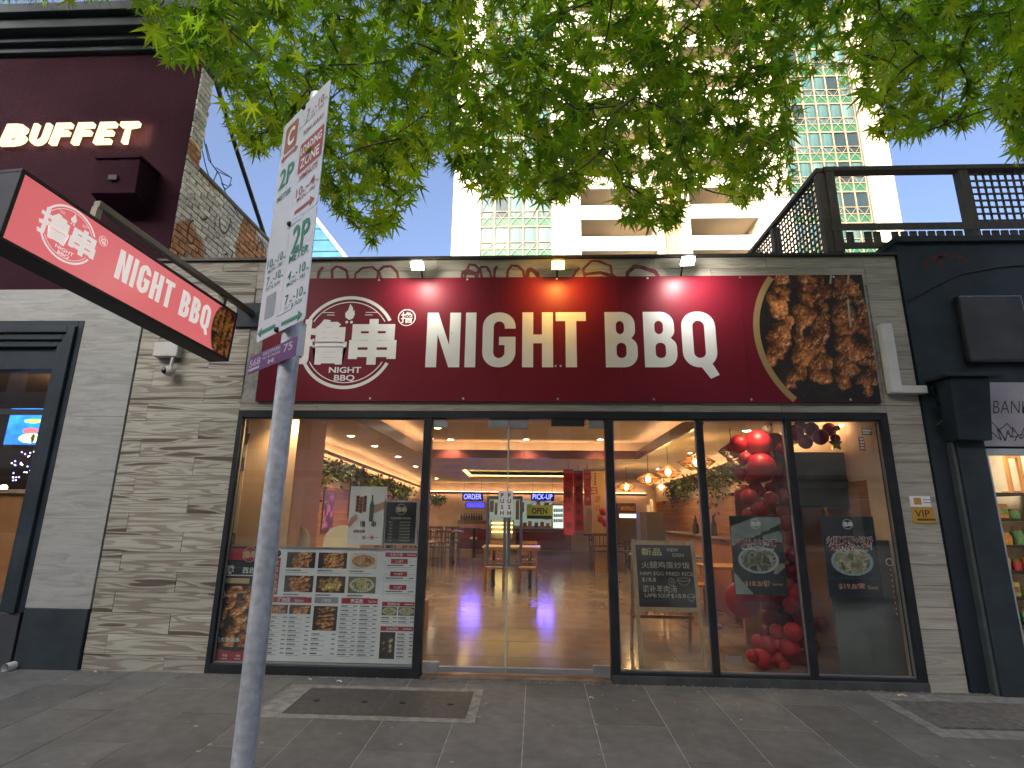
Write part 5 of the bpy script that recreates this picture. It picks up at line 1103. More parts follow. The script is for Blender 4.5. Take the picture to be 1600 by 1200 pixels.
for s_, p0, p1, lab in (('ORDER', (725, 772), (752, 780), 'glowing blue ORDER neon sign above the rear left counter'), ('PICK-UP', (832.5, 772), (863, 780), 'glowing blue PICK-UP neon sign above the rear right counter')):
    Yn = 9.3; a, b_, c_, d_ = rect(p0, p1, Yn); t = thing('neon_sign', lab, 'neon sign', ((a + b_) / 2, Yn, c_)); MB().box(a - .05, Yn + .004, c_ - .05, b_ + .05, Yn + .012, d_ + .05).build('backing', M('neon_backing', (.02, .02, .2), .2), t)
    mb = MB(); text(mb, s_, ((a + b_) / 2, Yn, (c_ + d_) / 2), XR, ZU, d_ - c_, b_ - a, 0, -.012); mb.build('neon_lettering', NEON, t)
    MB().tube([(a, Yn + .008, d_ + .05), (a, Yn + .008, zc(Yn))], .004, 5).build('wire', BLACK, t); MB().tube([(b_, Yn + .008, d_ + .05), (b_, Yn + .008, zc(Yn))], .004, 5).build('wire', BLACK, t)
    lamp('neon_glow', 'AREA', ((a + b_) / 2, Yn - .06, c_ - .05), 3, (.16, .10, 1), t, .3, ((a + b_) / 2, Yn - 2.2, 0), sx=b_ - a, sy=.12, spec=.2)
t = thing('menu_screen', 'dark blue screen hanging under the ORDER sign', 'screen', A(743, 794, 10)); bxp((727.5, 784), (758, 794.5), 10, 10.06, 'case', BLACKP, t); bxp((728.5, 785), (757, 793.5), 9.994, 9.999, 'display', emit_mat('dim_blue_screen', (.06, .05, .5), .6), t)
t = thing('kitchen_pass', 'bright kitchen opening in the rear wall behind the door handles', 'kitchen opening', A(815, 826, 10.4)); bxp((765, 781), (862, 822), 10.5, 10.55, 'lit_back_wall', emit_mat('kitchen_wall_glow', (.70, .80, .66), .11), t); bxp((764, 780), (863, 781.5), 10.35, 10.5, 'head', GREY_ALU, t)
for k, (x, w_) in enumerate(((766, 5), (773, 4), (782, 6), (806, 5), (815, 4), (824, 7), (838, 6), (850, 8))): bxp((x, 782 + 3 * (k % 3)), (x + w_, 800 + 4 * (k % 4)), 10.42, 10.48, 'cabinet', M('kitchen_steel', (.4, .42, .4), .35, .6), t)
t = thing('display_case', 'lit display case with yellow shelves behind the central table', 'display case', A(783, 842, 9.3)); bxp((767, 814), (802, 842), 9.5, 9.55, 'back_panel', M('case_back', (.25, .20, .12), .5), t)
for y in (816, 822.5, 830): bxp((768, y), (801, y + 2.6), 9.3, 9.49, 'lit_shelf', emit_mat('shelf_glow', (1, .70, .22), 1.3), t)
bxp((767, 812), (768, 842), 9.3, 9.49, 'side', GREY_ALU, t); bxp((801, 812), (802, 842), 9.3, 9.49, 'side', GREY_ALU, t)
t = thing('drinks_fridge', 'glowing white drinks fridge at the rear right', 'fridge', A(872, 828, 10.2)); bxp((862, 787), (882, 827), 10.2, 10.5, 'cabinet', WHITE, t); bxp((864, 790), (880, 825), 10.194, 10.199, 'lit_interior', emit_mat('fridge_glow', (.85, .95, .85), .35), t)
for y in (800, 808, 816):
    for k in range(5): p = A(866 + k * 3, y, 10.15); MB().lathe([(.0005, 0), (.022, 0), (.022, .07), (.009, .10), (.0005, .10)], p, 7).build('bottle', BLACKP, t)
for k, (x, y) in enumerate(((820, 818), (828, 816), (838, 818), (847, 817), (856, 819))):
    p = A(x, y + 6, Yc + .15); t = thing('menu_card_box', ('red', 'tan', 'dark blue', 'red', 'tan')[k] + ' small box on the pick up counter, %s from the left' % ORD[k], 'goods', p, 0, 'small goods on the pick up counter'); MB().box(p[0] - .05, p[1], p[2], p[0] + .05, p[1] + .06, p[2] + .13).build('box', M('counter_goods_%d' % (k % 3), ((.45, .12, .10), (.4, .3, .25), (.12, .12, .2))[k % 3], .5), t)

# red vertical banners and the lucky phrase
BR = M('banner_red', (.36, .012, .035), .55, var=.15)
for k, (p0, p1, Y, txt_, n) in enumerate((((880, 735), (897, 836), 5.6, '火爆大串', 'wide red hanging banner with black characters left of the right door frame'), ((896, 737), (912, 829), 6.2, '撸串当自由', 'middle red hanging banner with black characters beside the wide one'), ((912, 735), (924, 790), 5.9, '好运来', 'short red hanging banner on the right of the three'))):
    a, b_, c_, d_ = rect(p0, p1, Y); t = thing('hanging_banner', n, 'banner', ((a + b_) / 2, Y, d_), 0, 'red hanging banners'); MB().box(a, Y, c_, b_, Y + .006, d_).build('cloth', BR, t)
    mb = MB(); nn = len(txt_)
    for i, ch in enumerate(txt_): text(mb, ch, ((a + b_) / 2, Y, d_ - (d_ - c_) * (i + .6) / nn * (.95)), XR, ZU, (b_ - a) * .62, None, 0, .01)
    mb.build('lettering', INK if k < 2 else M('banner_pink', (.6, .2, .2), .5), t); MB().tube([(a, Y, d_ + .01), (b_, Y, d_ + .01)], .012, 6).build('rod', WOODD, t)
    MB().tube([((a + b_) / 2, Y, d_ + .02), ((a + b_) / 2, Y, zc(Y))], .004, 5).build('cord', BLACK, t)
Yq = 7.0; a, b_, c_, d_ = rect((924, 736), (962, 858), Yq); t = thing('partition_panel', 'beige partition with large red characters beside the right door frame', 'partition', ((a + b_) / 2, Yq, c_)); MB().box(a, Yq, fz(Yq), b_, Yq + .08, d_).build('panel', M('beige_panel', (.55, .36, .21)), t)
mb = MB()
for ch, x, y in (('日', 928.5, 767), ('进', 934, 780), ('斗', 934.5, 794), ('金', 937, 808.5)): q = A(x, y, Yq); text(mb, ch, q, XR, ZU, .155, .14, 0, .01)
mb.build('red_lettering', REDP, t); mb = MB()
for i in range(5): q = A(930, 740 + i * 4, Yq); quad(mb, q, XR, ZU, -.02, -.02, .02, .012)
mb.build('small_dark_print', INK, t)
t = thing('wooden_post', 'pale timber post behind the red banners', 'post', A(921, 835, 7.6)); bxp((916, 795), (926, 836), 7.6, 7.7, 'post', WOODL, t)
for k, (x, y) in enumerate(((943, 800), (940, 812), (947, 818))): p = A(x, y, 6.6); t = thing('red_lantern', 'round red lantern ' + ('at the top', 'in the middle', 'at the bottom')[k] + ' of three beside the right door frame', 'lantern', p, 0, 'red lanterns by the partition'); MB().sphere(p, .09, 14, 10, (1, 1, .85)).build('shade', REDP, t, smooth=60); MB().tube([p + (0, 0, .07), p + (0, 0, .3)], .004, 4).build('cord', BLACK, t)
# orange wall bay with bottles on the right, dark counter with bottles
t = thing('drinks_shelf', 'dark shelf counter with bottles along the right wall', 'counter', (3.2, 3.2, fz(3.2)))
MB().box(2.75, 2.6, fz(2.6), IX1 - .03, 6.6, 1.15).build('cabinet', M('orange_front', (.42, .17, .045), .45, var=.12), t); MB().box(2.70, 2.58, 1.151, IX1 - .03, 6.62, 1.19).build('counter_top', WOODD, t)
for k in range(9):
    Y = 2.8 + k * .36; p = np.array([2.95 + .12 * (k % 3), Y, 1.191]); t = thing('sauce_bottle', 'tall dark bottle on the right wall counter, %s from the window' % ORD[k], 'bottle', p, 0, 'tall bottles on the right hand counter'); h_ = .26 + .07 * (k % 2)
    MB().lathe([(.0005, 0), (.045, 0), (.045, h_ * .55), (.016, h_ * .75), (.015, h_), (.0005, h_)], p, 10).build('glass', BLACKP, t, smooth=50)
t = thing('sculpture_stand', 'dark stand with a tall pale candle like ornament behind the chalkboard', 'ornament', A(1018, 840, 4.5)); bxp((1000, 800), (1040, 846), 4.5, 4.9, 'stand', M('dark_stand', (.07, .05, .04), .4), t); bxp((1016, 780), (1021, 799.5), 4.6, 4.65, 'candle', M('candle_cream', (.6, .5, .3), .4), t); bxp((1011, 789), (1016, 800), 4.6, 4.66, 'holder', CREAM, t)
t = thing('dark_cabinet', 'dark cabinet with lit shelf behind the chalkboard window', 'cabinet', A(980, 840, 6)); bxp((966, 786), (996, 846), 6, 6.4, 'carcass', M('dark_stand', (.07, .05, .04)), t); bxp((968, 803), (994, 809), 5.97, 5.995, 'lit_shelf', emit_mat('soft_shelf_glow', (1, .9, .7), .7), t); bxp((970, 791), (992, 798), 5.97, 5.995, 'goods', M('orange_goods', (.5, .2, .05), .5, var=.5, vs_=20), t)
table((2.05, 3.6, fz(3.6)), 1.0, .7, .74, 'grey topped dining table behind the chalkboard', M('grey_top', (.20, .18, .17), .3)); ch_ = make_chair((1.75, 3.0, fz(3.0)), 'honey coloured chair left behind the chalkboard', CG, .95); dup(ch_, (2.35, 3.0, fz(3.0)), None, 'honey coloured chair right behind the chalkboard')
table((2.62, 2.3, fz(2.3)), .75, .6, .76, 'timber topped table with steel feet behind the balloon window', WOODM, GREY_ALU)

# pendant lamps
BULB = emit_mat('pendant_bulb', (1, .56, .16), 60)
RAT = M('rattan', (.20, .10, .035), .6, var=.2)
def pendant(px, py, Y, rad, hgt, label, lit=True, mat=RAT):
    p = A(px, py, Y); t = thing('pendant_lamp', label, 'pendant lamp', p, 0, 'woven pendant lamps'); mb = MB()
    prof = [(.16, .5), (.55, .30), (1, .0), (.62, -.28), (.28, -.45)]
    nr = 26
    for k in range(nr):
        a0 = 2 * math.pi * k / nr; pts = [(p[0] + rad * r_ * math.cos(a0 + i * .16), p[1] + rad * r_ * math.sin(a0 + i * .16), p[2] + hgt * z_) for i, (r_, z_) in enumerate(prof)]; mb.tube(pts, rad * .02, 4, cap=False)
        pts = [(p[0] + rad * r_ * math.cos(a0 - i * .16), p[1] + rad * r_ * math.sin(a0 - i * .16), p[2] + hgt * z_) for i, (r_, z_) in enumerate(prof)]; mb.tube(pts, rad * .02, 4, cap=False)
    for f in np.linspace(0, 4, 11):
        i = min(int(f), 3); g = f - i; r_ = prof[i][0] * (1 - g) + prof[i + 1][0] * g; z_ = prof[i][1] * (1 - g) + prof[i + 1][1] * g
        mb.tube([(p[0] + rad * r_ * math.cos(q), p[1] + rad * r_ * math.sin(q), p[2] + hgt * z_) for q in np.linspace(0, 2 * math.pi, 25)], rad * .022, 4, cap=False)
    mb.build('woven_shade', mat, t)
    if lit: MB().sphere(p, .042, 12, 8, (1, 1, 1.3)).build('bulb', BULB, t, smooth=60); lamp('pendant_light', 'POINT', p + (0, 0, -.001), 9, (1, .58, .22), t, .06)
    MB().tube([p + (0, 0, hgt * .5), (p[0], p[1], zc(Y))], .006, 5).build('cord', BLACK, t)
pendant(1088, 722, 2.35, .26, .26, 'largest glowing woven lamp, behind the window mullion'); pendant(1044, 738, 3.4, .21, .22, 'glowing woven lamp left of the largest one'); pendant(1013, 748.5, 4.4, .21, .22, 'glowing woven lamp, third from the balloons'); pendant(979, 761, 6.3, .20, .2, 'smallest glowing woven lamp beside the door frame'); pendant(1033, 761, 6.2, .12, .14, 'tiny bright lamp under the middle lamps')
pendant(1143, 705, 1.5, .165, .20, 'unlit olive woven lamp next to the balloons', False, M('olive_rattan', (.10, .085, .035), .6))

# chalkboard easel
Ye = .52; cs = [A(987, 845, Ye + .1), A(1081, 842, Ye + .1)]; zt_ = (cs[0][2] + cs[1][2]) / 2; e0, e1 = A(990, 1036, Ye), A(1098, 1036, Ye)
ea = thing('chalkboard_easel', 'wooden A frame chalkboard with the new dish menu behind the glass', 'chalkboard', ((e0[0] + e1[0]) / 2, Ye, fz(Ye)))
x0, x1 = cs[0][0] + .01, cs[1][0] + .04; zb_ = fz(Ye); lean = .18; HT = zt_ - zb_; UE = np.array([0, lean, HT]); UE /= np.linalg.norm(UE); OE = np.array([0, Ye, zb_]); HL = math.hypot(lean, HT); NE = np.cross(XR, UE)
PE = lambda x, s_: OE + XR * x + UE * s_
for x in (x0 + .02, x1 - .02): MB().bar(PE(x, 0), PE(x, HL), .04, .022, up=NE).build('leg', WOODL, ea); MB().bar((x, Ye + lean + .02, zt_ - .06), (x, Ye + .55, fz(Ye + .55)), .034, .02, up=(0, 1, 0)).build('leg', WOODL, ea)
sB = HL * .43; fr = MB(); fr.bar(PE(x0 + .041, HL - .035), PE(x1 - .041, HL - .035), .022, .045, up=UE); fr.bar(PE(x0 + .041, sB), PE(x1 - .041, sB), .022, .045, up=UE); fr.build('frame_rail', WOODL, ea)
MB().bar(PE(x0, sB - .12) + (0, .3, 0), PE(x1, sB - .12) + (0, .3, 0), .02, .03).build('stay_rail', WOODM, ea)
q = [PE(x0 + .041, sB + .023), PE(x1 - .041, sB + .023), PE(x1 - .041, HL - .058), PE(x0 + .041, HL - .058)]; MB().hexa([q[0], q[1], q[1] - NE * .008, q[0] - NE * .008, q[3], q[2], q[2] - NE * .008, q[3] - NE * .008]).build('board', CHALKB, ea)
bw, bh = x1 - x0 - .082, HL - .081 - sB; mb, my = MB(), MB()
def ct(mb, s_, u, v, h_, w_, b_=-.004): text(mb, s_, q[0] + XR * (bw * u) + UE * (bh * (1 - v)), XR, UE, bh * h_, bw * w_, 0, b_, .003)
ct(my, '新品', .28, .115, .125, .36, .012); ct(mb, 'NEW', .67, .08, .055, .20); ct(mb, 'DISH', .76, .165, .055, .20)
ct(mb, '火腿鸡蛋炒饭', .52, .33, .11, .86); ct(mb, 'HAM EGG FRIED RICE', .52, .47, .06, .94); ct(mb, '$18.8', .20, .575, .075, .24); ct(mb, '滋补羊肉汤', .38, .715, .115, .60); ct(mb, 'LAMB SOUP', .33, .82, .06, .44); ct(mb, '$18.8', .70, .825, .075, .26)
def stroke(mb, pts, r_=.0022): mb.tube([q[0] + XR * (bw * u) + UE * (bh * (1 - v)) + NE * .003 for u, v in pts], r_, 4)
for cx, cy_, rx, ry in ((.82, .575, .12, .075), (.92, .83, .065, .07)):
    stroke(mb, [(cx - rx, cy_ - ry * .2), (cx - rx * .7, cy_ + ry * .6), (cx - rx * .3, cy_ + ry), (cx + rx * .3, cy_ + ry), (cx + rx * .7, cy_ + ry * .6), (cx + rx, cy_ - ry * .2)]); stroke(mb, [(cx + rx * math.cos(a), cy_ - ry * .2 - ry * .35 * math.sin(a)) for a in np.linspace(0, 2 * math.pi, 17)])
stroke(mb, [(.60 + .055 * math.cos(a) * (1 + .15 * math.cos(5 * a)), .60 + .055 * math.sin(a)) for a in np.linspace(0, 2 * math.pi, 21)]); stroke(mb, [(.60 + .02 * math.cos(a), .60 + .02 * math.sin(a)) for a in np.linspace(0, 2 * math.pi, 11)])
mb.build('chalk_writing', CHALK, ea); my.build('yellow_chalk_writing', CHALKY, ea)

# balloon column
BAL = [M('red_balloon', (.46, .012, .022), .45, var=.06, spec=.35), M('deep_red_balloon', (.24, .009, .022), .45, var=.08, spec=.35), M('cream_balloon', (.58, .40, .26), .3, var=.08, spec=.6)]
bg_ = thing('balloon_garland', 'tall column of red and cream balloons inside the right windows', 'balloons', (2.55, .6, fz(.6))); r = random.Random(9); sm = {}
BL = [(1185, 693, 21, 0), (1189, 731, 22, 0), (1154, 694, 13.5, 0), (1140, 699, 6, 0), (1165, 717, 10.5, 0), (1157, 740, 10, 0), (1172, 749, 7, 0), (1180, 762, 11, 0), (1164, 763, 6, 0), (1156, 774, 9, 0), (1171, 776, 12.5, 0), (1190, 769, 8, 0), (1204, 780, 11.5, 0), (1187, 793, 13, 0), (1170, 803, 9, 0), (1212, 690, 13, 1), (1208, 733, 14, 1), (1140, 716, 5, 2), (1146, 709, 6, 2), (1149, 726, 5.5, 2), (1140, 725, 4.8, 2), (1156, 707, 3.8, 2), (1199, 672, 8, 2),
      (1222, 700, 12, 1), (1243, 676, 12, 1), (1258, 690, 11, 1), (1268, 671, 11, 1), (1282, 683, 12, 1), (1296, 671, 10, 1), (1250, 664, 8, 1), (1305, 685, 7, 1), (1160, 937, 26, 0), (1250, 930, 17, 0), (1236, 945, 12, 0), (1215, 945, 11, 1), (1205, 965, 14.5, 1), (1230, 968, 12, 1), (1255, 965, 15.5, 1), (1214, 987, 11, 0), (1239, 987, 13.5, 0), (1196, 987, 9.5, 1), (1250, 1001, 10, 1), (1184, 1002, 9.5, 0), (1200, 1008, 14, 0), (1234, 1012, 14, 0), (1216, 1006, 11, 0), (1175, 1025, 9.5, 0), (1191, 1030, 14, 0), (1219, 1030, 14, 0), (1256, 1031, 15, 1), (1283, 976, 12, 1), (1237, 842, 12, 1), (1242, 868, 13, 1), (1236, 893, 12, 1), (1228, 818, 12, 1), (1210, 815, 11, 1), (1250, 905, 11, 1), (1195, 820, 12, 1), (1205, 845, 13, 1), (1215, 870, 13, 1), (1205, 900, 14, 1), (1218, 752, 13, 1), (1222, 776, 12, 1), (1226, 798, 12, 1), (1196, 712, 12, 0), (1176, 700, 10, 0), (1205, 764, 12, 1), (1243, 930, 13, 1), (1224, 930, 13, 1), (1198, 940, 12, 1), (1225, 1040, 9, 0), (1240, 1036, 12, 1), (1268, 1010, 12, 1), (1262, 985, 12, 1)]
for x, y, rp, m_ in BL:
    Y = .48 + r.uniform(-.06, .16) + (.16 if m_ == 1 else 0); p = A(x, y, Y); zd = (p - CAM) @ _F; R0 = rp * zd / FPX
    mb = MB().sphere((0, 0, 0), R0, 22, 15, (1, 1, 1.06)); mb.lathe([(R0 * .06, -R0 * 1.06), (R0 * .10, -R0 * 1.13), (.0005, -R0 * 1.13)], (0, 0, 0), 8)
    o = mb.build('balloon', BAL[m_], smooth=60); o.parent = bg_; o.location = tuple(p - org(bg_)); o.rotation_euler = (r.uniform(-.6, .6), r.uniform(-.6, .6), r.uniform(0, 6))
t = thing('foil_star', 'gold foil star balloon at the top of the last window', 'balloon', A(1307, 693, .4)); mb = MB(); st = [((.075 if k % 2 == 0 else .035) * math.cos(math.pi / 2 + k * math.pi / 5), (.075 if k % 2 == 0 else .035) * math.sin(math.pi / 2 + k * math.pi / 5)) for k in range(10)]; mb.prism(st, A(1307, 693, .4), XR, ZU, (0, .03, 0)); mb.build('star', M('gold_foil', (.6, .42, .12), .15, .9), t)
p = A(1322, 690, .95); t = thing('amber_wall_lamp', 'amber wall lamp on a dark bracket in the last window', 'wall lamp', p); MB().lathe([(.02, .16), (.06, .12), (.075, .04), (.045, -.07), (.02, -.10)], p, 16).build('shade', emit_mat('amber_lamp_glow', (1, .45, .05), 1.2), t, smooth=60); MB().lathe([(.0005, -.10), (.03, -.10), (.07, -.2), (.0005, -.2)], p, 12).build('bracket', BLACKP, t)
# added dark box imitating a reflection in the glass, and a grey panel
Yh = .80; a, b_, c_, d_ = rect((1200, 706), (1368, 792), Yh); t = thing('reflection_box', 'dark box added to imitate a reflection in the last two windows', 'reflection box', ((a + b_) / 2, Yh, c_)); zm2 = A(1280, 748, Yh)[2]
MB().box(a, Yh, zm2, b_, Yh + .5, d_).build('upper_case', M('blue_grey_panel', (.055, .072, .08), .35, var=.3), t); MB().box(a + .02, Yh - .02, c_, b_ + .05, Yh + .5, zm2 - .002).build('lower_case', M('reflection_black', (.02, .026, .032), .3), t)
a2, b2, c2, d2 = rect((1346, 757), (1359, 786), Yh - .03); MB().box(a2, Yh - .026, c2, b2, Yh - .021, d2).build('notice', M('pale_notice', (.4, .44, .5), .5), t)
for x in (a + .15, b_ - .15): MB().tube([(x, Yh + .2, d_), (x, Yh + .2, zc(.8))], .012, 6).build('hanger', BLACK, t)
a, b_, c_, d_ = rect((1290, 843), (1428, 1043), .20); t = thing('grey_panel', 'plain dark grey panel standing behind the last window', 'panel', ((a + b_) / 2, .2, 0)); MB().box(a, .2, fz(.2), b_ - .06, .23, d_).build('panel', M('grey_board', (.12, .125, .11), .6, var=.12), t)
t = thing('orange_partition', 'orange timber partition end behind the last window', 'partition', (3.0, 1.5, 0)); MB().box(2.45, 1.4, fz(1.4), IX1 - .02, 1.46, 1.75).build('panel', M('orange_front', (.42, .17, .045)), t); MB().box(2.40, 1.38, 1.751, IX1 - .02, 1.48, 1.79).build('cap', WOODD, t)
t = thing('dark_vase', 'tall dark brown vase at the right behind the last window', 'vase', A(1392, 840, .55)); MB().lathe([(.0005, -.25), (.05, -.25), (.075, -.1), (.065, .05), (.03, .12), (.035, .17)], A(1380, 838, .55), 14).build('body', M('brown_glaze', (.06, .03, .02), .2), t, smooth=60)
# ================================================================== burgundy corner building on the left
BX = -4.21
lb = thing('burgundy_building', 'tall dark burgundy rendered building with a heavy dark cornice on the left', 'building', (-6.5, .2, 0))
WB = MB(); WB.box(-14, .0, 3.93, BX - .012, .25, 7.17); WB.build('wall', BURG, lb)
MB().box(-14, 3.3, 0, BX - .4, 9, 4.2).box(-4.49, .26, 0, BX - .16, 3.3, 3.93).build('rear_block', M('side_brickwork', (.18, .15, .13)), lb)
MB().box(-14, .26, 5.35, BX - .36, 6, 5.5).build('roof', CONC, lb)
co = MB()
for z0, z1, y in ((7.172, 7.26, -.06), (7.262, 7.36, -.13), (7.362, 7.52, -.24), (7.522, 7.66, -.32), (7.662, 7.70, -.27)): co.box(-14, y, z0, BX + .02 + (-y) * .25, .27, z1)
co.build('cornice', DKBLUE, lb, bevel=.01)
# brick flank: narrow end of the tall front and the lower parapet running back
bw_, bh_ = .235, .078
bk = MB().box(-.009, -bw_ / 2 + .008, -bh_ / 2 + .0075, .009, bw_ / 2 - .008, bh_ / 2 - .0075); bme = tpl(bk, 'brick', MATS['brick'])
MB().box(BX - .35, .002, 3.95, BX - .010, .249, 7.17).build('flank_backing', M('dark_mortar', (.03, .028, .026), .9, var=.3), lb)
MB().box(BX - .35, .25, 3.95, BX - .010, 5.2, 5.62).build('flank_wall', M('dark_mortar', (.07, .065, .06)), lb)
nb = 0
for j in range(41):
    z = 4.02 + j * bh_
    y1 = 2.9 if z < 5.60 else .25
    k = 0; y = -.0 + (0 if j % 2 == 0 else -bw_ / 2)
    while y < y1:
        a0, a1 = max(y, .004), min(y + bw_, y1)
        if a1 - a0 > .03 and nb < 299: inst(bme, 'brick', lb, (BX - .002 + random.uniform(-.003, .003), (a0 + a1) / 2, z), (0, 0, random.uniform(-.01, .01)), (1, (a1 - a0) / bw_, 1)); nb += 1
        y += bw_
br = MB()
for j in range(21):
    z = 4.02 + j * bh_; y = 2.9 + (0 if j % 2 == 0 else -bw_ / 2) + .02
    while y < 5.1: br.box(BX - .011, y + .005, z - bh_ / 2 + .005, BX + .006, y + bw_ - .005, z + bh_ / 2 - .005); y += bw_
br.build('far_brick', MATS['brick'], lb, kind='stuff')
MB().box(BX - .37, .252, 5.622, BX + .02, 5.2, 5.68).build('parapet_cap', CONC, lb, bevel=.01)
tg = MB(); r = random.Random(2)                              # sprayed curls over the bricks
for k in range(9):
    y0, z0 = r.uniform(.3, 1.9), r.uniform(4.3, 5.4); a = r.uniform(0, 6); pts = [(BX + .0085, y0 + .14 * math.cos(a + q) * (1 - q * .08), z0 + .16 * math.sin(a + q * 1.2)) for q in np.linspace(0, 3.5, 12)]
    for p, q in zip(pts[:-1], pts[1:]):
        p, q = np.array(p), np.array(q); d = (q - p) / np.linalg.norm(q - p); n = np.array([0, -d[2], d[1]]) * .011; tg.face([p - n, q - n, q + n, p + n])
tg.build('sprayed_tag', M('black_spray', (.03, .028, .03), .8), lb, kind='stuff')
# lower front: stone pier, dark plinth, moulded doorway
MB().box(-14, -.005, 3.55, XL - .012, .25, 3.928).build('stone_lintel', MATS['stone'], lb)
for z0, z1 in ((.545, 1.40), (1.403, 2.46), (2.463, 3.547)): MB().box(-5.035, -.012, z0, XL - .012, .25, z1).build('stone_slab', MATS['stone'], lb, bevel=.003)
MB().box(-5.02, -.03, -.08, XL - .012, .25, .543).build('plinth', SLATE, lb, bevel=.006)
dr = MB()
for k, (a, b_, y) in enumerate(((-5.10, -5.037, -.015), (-5.19, -5.102, -.05), (-5.25, -5.192, -.02), (-5.32, -5.252, .01))):
    zt_ = 3.545 - k * .075; dr.box(a, y, .50, b_, .25, zt_); dr.box(-14, y, zt_ - .07, a - .001, .25, zt_)
dr.box(-14, .06, 3.0, -5.322, .25, 3.245)
dr.build('door_moulding', DKBLUE, lb, bevel=.006)
MB().box(-14, -.02, -.08, -5.06, .25, .498).build('plinth', M('plinth_dark', (.05, .055, .06), .5, var=.2, dirt=.3), lb, bevel=.006)
t_ = MB().box(-14, .10, 2.50, -5.325, .14, 2.56); t_.build('window_frame', BLACKP, lb)
MB().box(-14, .115, .5, -5.325, .12, 2.998).build('window_pane', GLASS2, lb)
struct('neighbour_room', MB().box(-9.5, 3.0, 0, -4.5, 3.05, 3.2).box(-9.5, .26, 3.2, -4.5, 3.0, 3.25).box(-4.55, .26, 0, -4.5, 3.0, 3.2), M('dim_room', (.10, .075, .06), .8))
struct('neighbour_floor', MB().box(-9.5, .26, .45, -4.5, 3.0, .5), M('dark_wood', (.10, .05, .028)))
lamp('dim_ceiling_lamp', 'POINT', (-5.9, 1.4, 2.9), 14, (1, .6, .3), None, .1)
t = thing('aquarium_screen', 'bright blue screen showing tropical fish in the left doorway', 'screen', A(40, 690, .8)); a, b_, c_, d_ = rect((18, 638), (66, 695), .8); MB().box(a - .02, .805, c_ - .02, b_ + .02, .85, d_ + .02).build('case', BLACKP, t)
n_ = vnoise(60, 50, 6, 3); im = np.stack([.01 + .03 * n_, .08 + .25 * n_, .55 + .4 * n_], -1) * (np.linspace(1.1, .55, 60)[:, None, None])
yy, xx = np.meshgrid(np.linspace(0, 1, 60), np.linspace(0, 1, 50), indexing='ij')
for cx, cy_, rx, ry, c in ((.3, .12, .2, .06, (.8, .08, .08)), (.65, .35, .26, .06, (.35, .7, .1)), (.62, .62, .2, .08, (.85, .1, .12)), (.66, .82, .3, .13, (.75, .8, .35)), (.72, .82, .05, .12, (.03, .03, .03))): im[((xx - cx) / rx) ** 2 + ((yy - cy_) / ry) ** 2 < 1] = c
m, tt, bb = nodes('fish_screen'); at = tt.nodes.new('ShaderNodeVertexColor'); at.layer_name = 'Col'; tt.links.new(at.outputs[0], bb.inputs['Emission Color']); bb.inputs['Emission Strength'].default_value = .9; bb.inputs['Base Color'].default_value = (.01, .01, .01, 1); MATS['fish'] = m
picture('display', (a, .803, c_), XR, ZU, b_ - a, d_ - c_, im, t, .001, mat='fish')
t = thing('bar_counter', 'timber bar counter with small lamp inside the left doorway', 'counter', A(20, 800, 1.4)); a, b_, c_, d_ = rect((-60, 770), (40, 780), 1.2); MB().box(-9, 1.2, .5, b_, 1.7, d_).build('counter', M('orange_front', (.42, .17, .045)), t); MB().box(-9, 1.15, d_ + .001, b_ + .04, 1.75, d_ + .05).build('top', WOODL, t); MB().sphere(A(6, 762, 1.5), .04, 10, 8).build('candle_lamp', emit_mat('candle_glow', (1, .6, .2), 6), t)
t = thing('sparkle_lights', 'string of tiny blue and violet lights under the fish screen', 'string lights', A(45, 730, 1.0)); r = random.Random(12)
for k in range(26): MB().sphere(A(18 + r.uniform(0, 42), 705 + r.uniform(0, 50), 1.0), .007, 6, 4).build('light', emit_mat('sparkle_%d' % k, ((.2, .3, 1), (.5, .2, 1), (1, .8, .6))[k % 3], 5), t)
# BUFFET letters
t = thing('buffet_sign', 'glowing cream BUFFET letters on the burgundy wall', 'sign', (-5.7, 0, 5.8)); BUF = emit_mat('buffet_glow', (1, .78, .42), .5); lz0, lz1 = 5.81, 6.10
xs_ = [(4, 47), (50, 81), (82, 114), (116, 148), (150, 183), (186, 219)]
for ch, (xa, xb) in zip('BUFFET', xs_):
    p0, p1 = A(xa + 2, 222, 0), A(xb, 222, 0); yy_ = -.07; mb = MB(); text(mb, ch, ((p0[0] + p1[0]) / 2, yy_, (lz0 + lz1) / 2), XR, ZU, lz1 - lz0, (p1[0] - p0[0]) * .93, 0, .026, 0, shear=.12)
    o = mb.build('letter', BUF, t); md = o.modifiers.new('depth', 'SOLIDIFY'); md.thickness = .05; md.offset = -1
lamp('letter_glow', 'AREA', (-5.65, -.035, 5.95), 1.1, (1, .8, .45), t, sx=1.9, sy=.3, target=(-5.65, 1, 5.95))
t = thing('burgundy_vent_box', 'burgundy painted metal box fixed under the BUFFET letters', 'vent box', (-5.1, 0, 5.1)); (a, b_), (c_, d_) = [(q[0], q[1]) for q in (((A(147, 275, -.3)[0], A(216, 275, -.3)[0])), ((A(180, 314, -.3)[2], A(180, 250, -.3)[2])))]
MB().hexa([(a, -.30, c_ + .1), (b_, -.30, c_ + .1), (b_, -.002, c_), (a, -.002, c_), (a, -.32, d_), (b_, -.32, d_), (b_, -.002, d_), (a, -.002, d_)]).build('case', BURG, t, bevel=.008); MB().box(a - .01, -.34, d_ + .001, b_ + .015, -.002, d_ + .03).build('lid', BURG, t); MB().box(a + .2, -.335, c_ + .25, a + .3, -.3215, c_ + .31).build('latch', BLACKP, t)
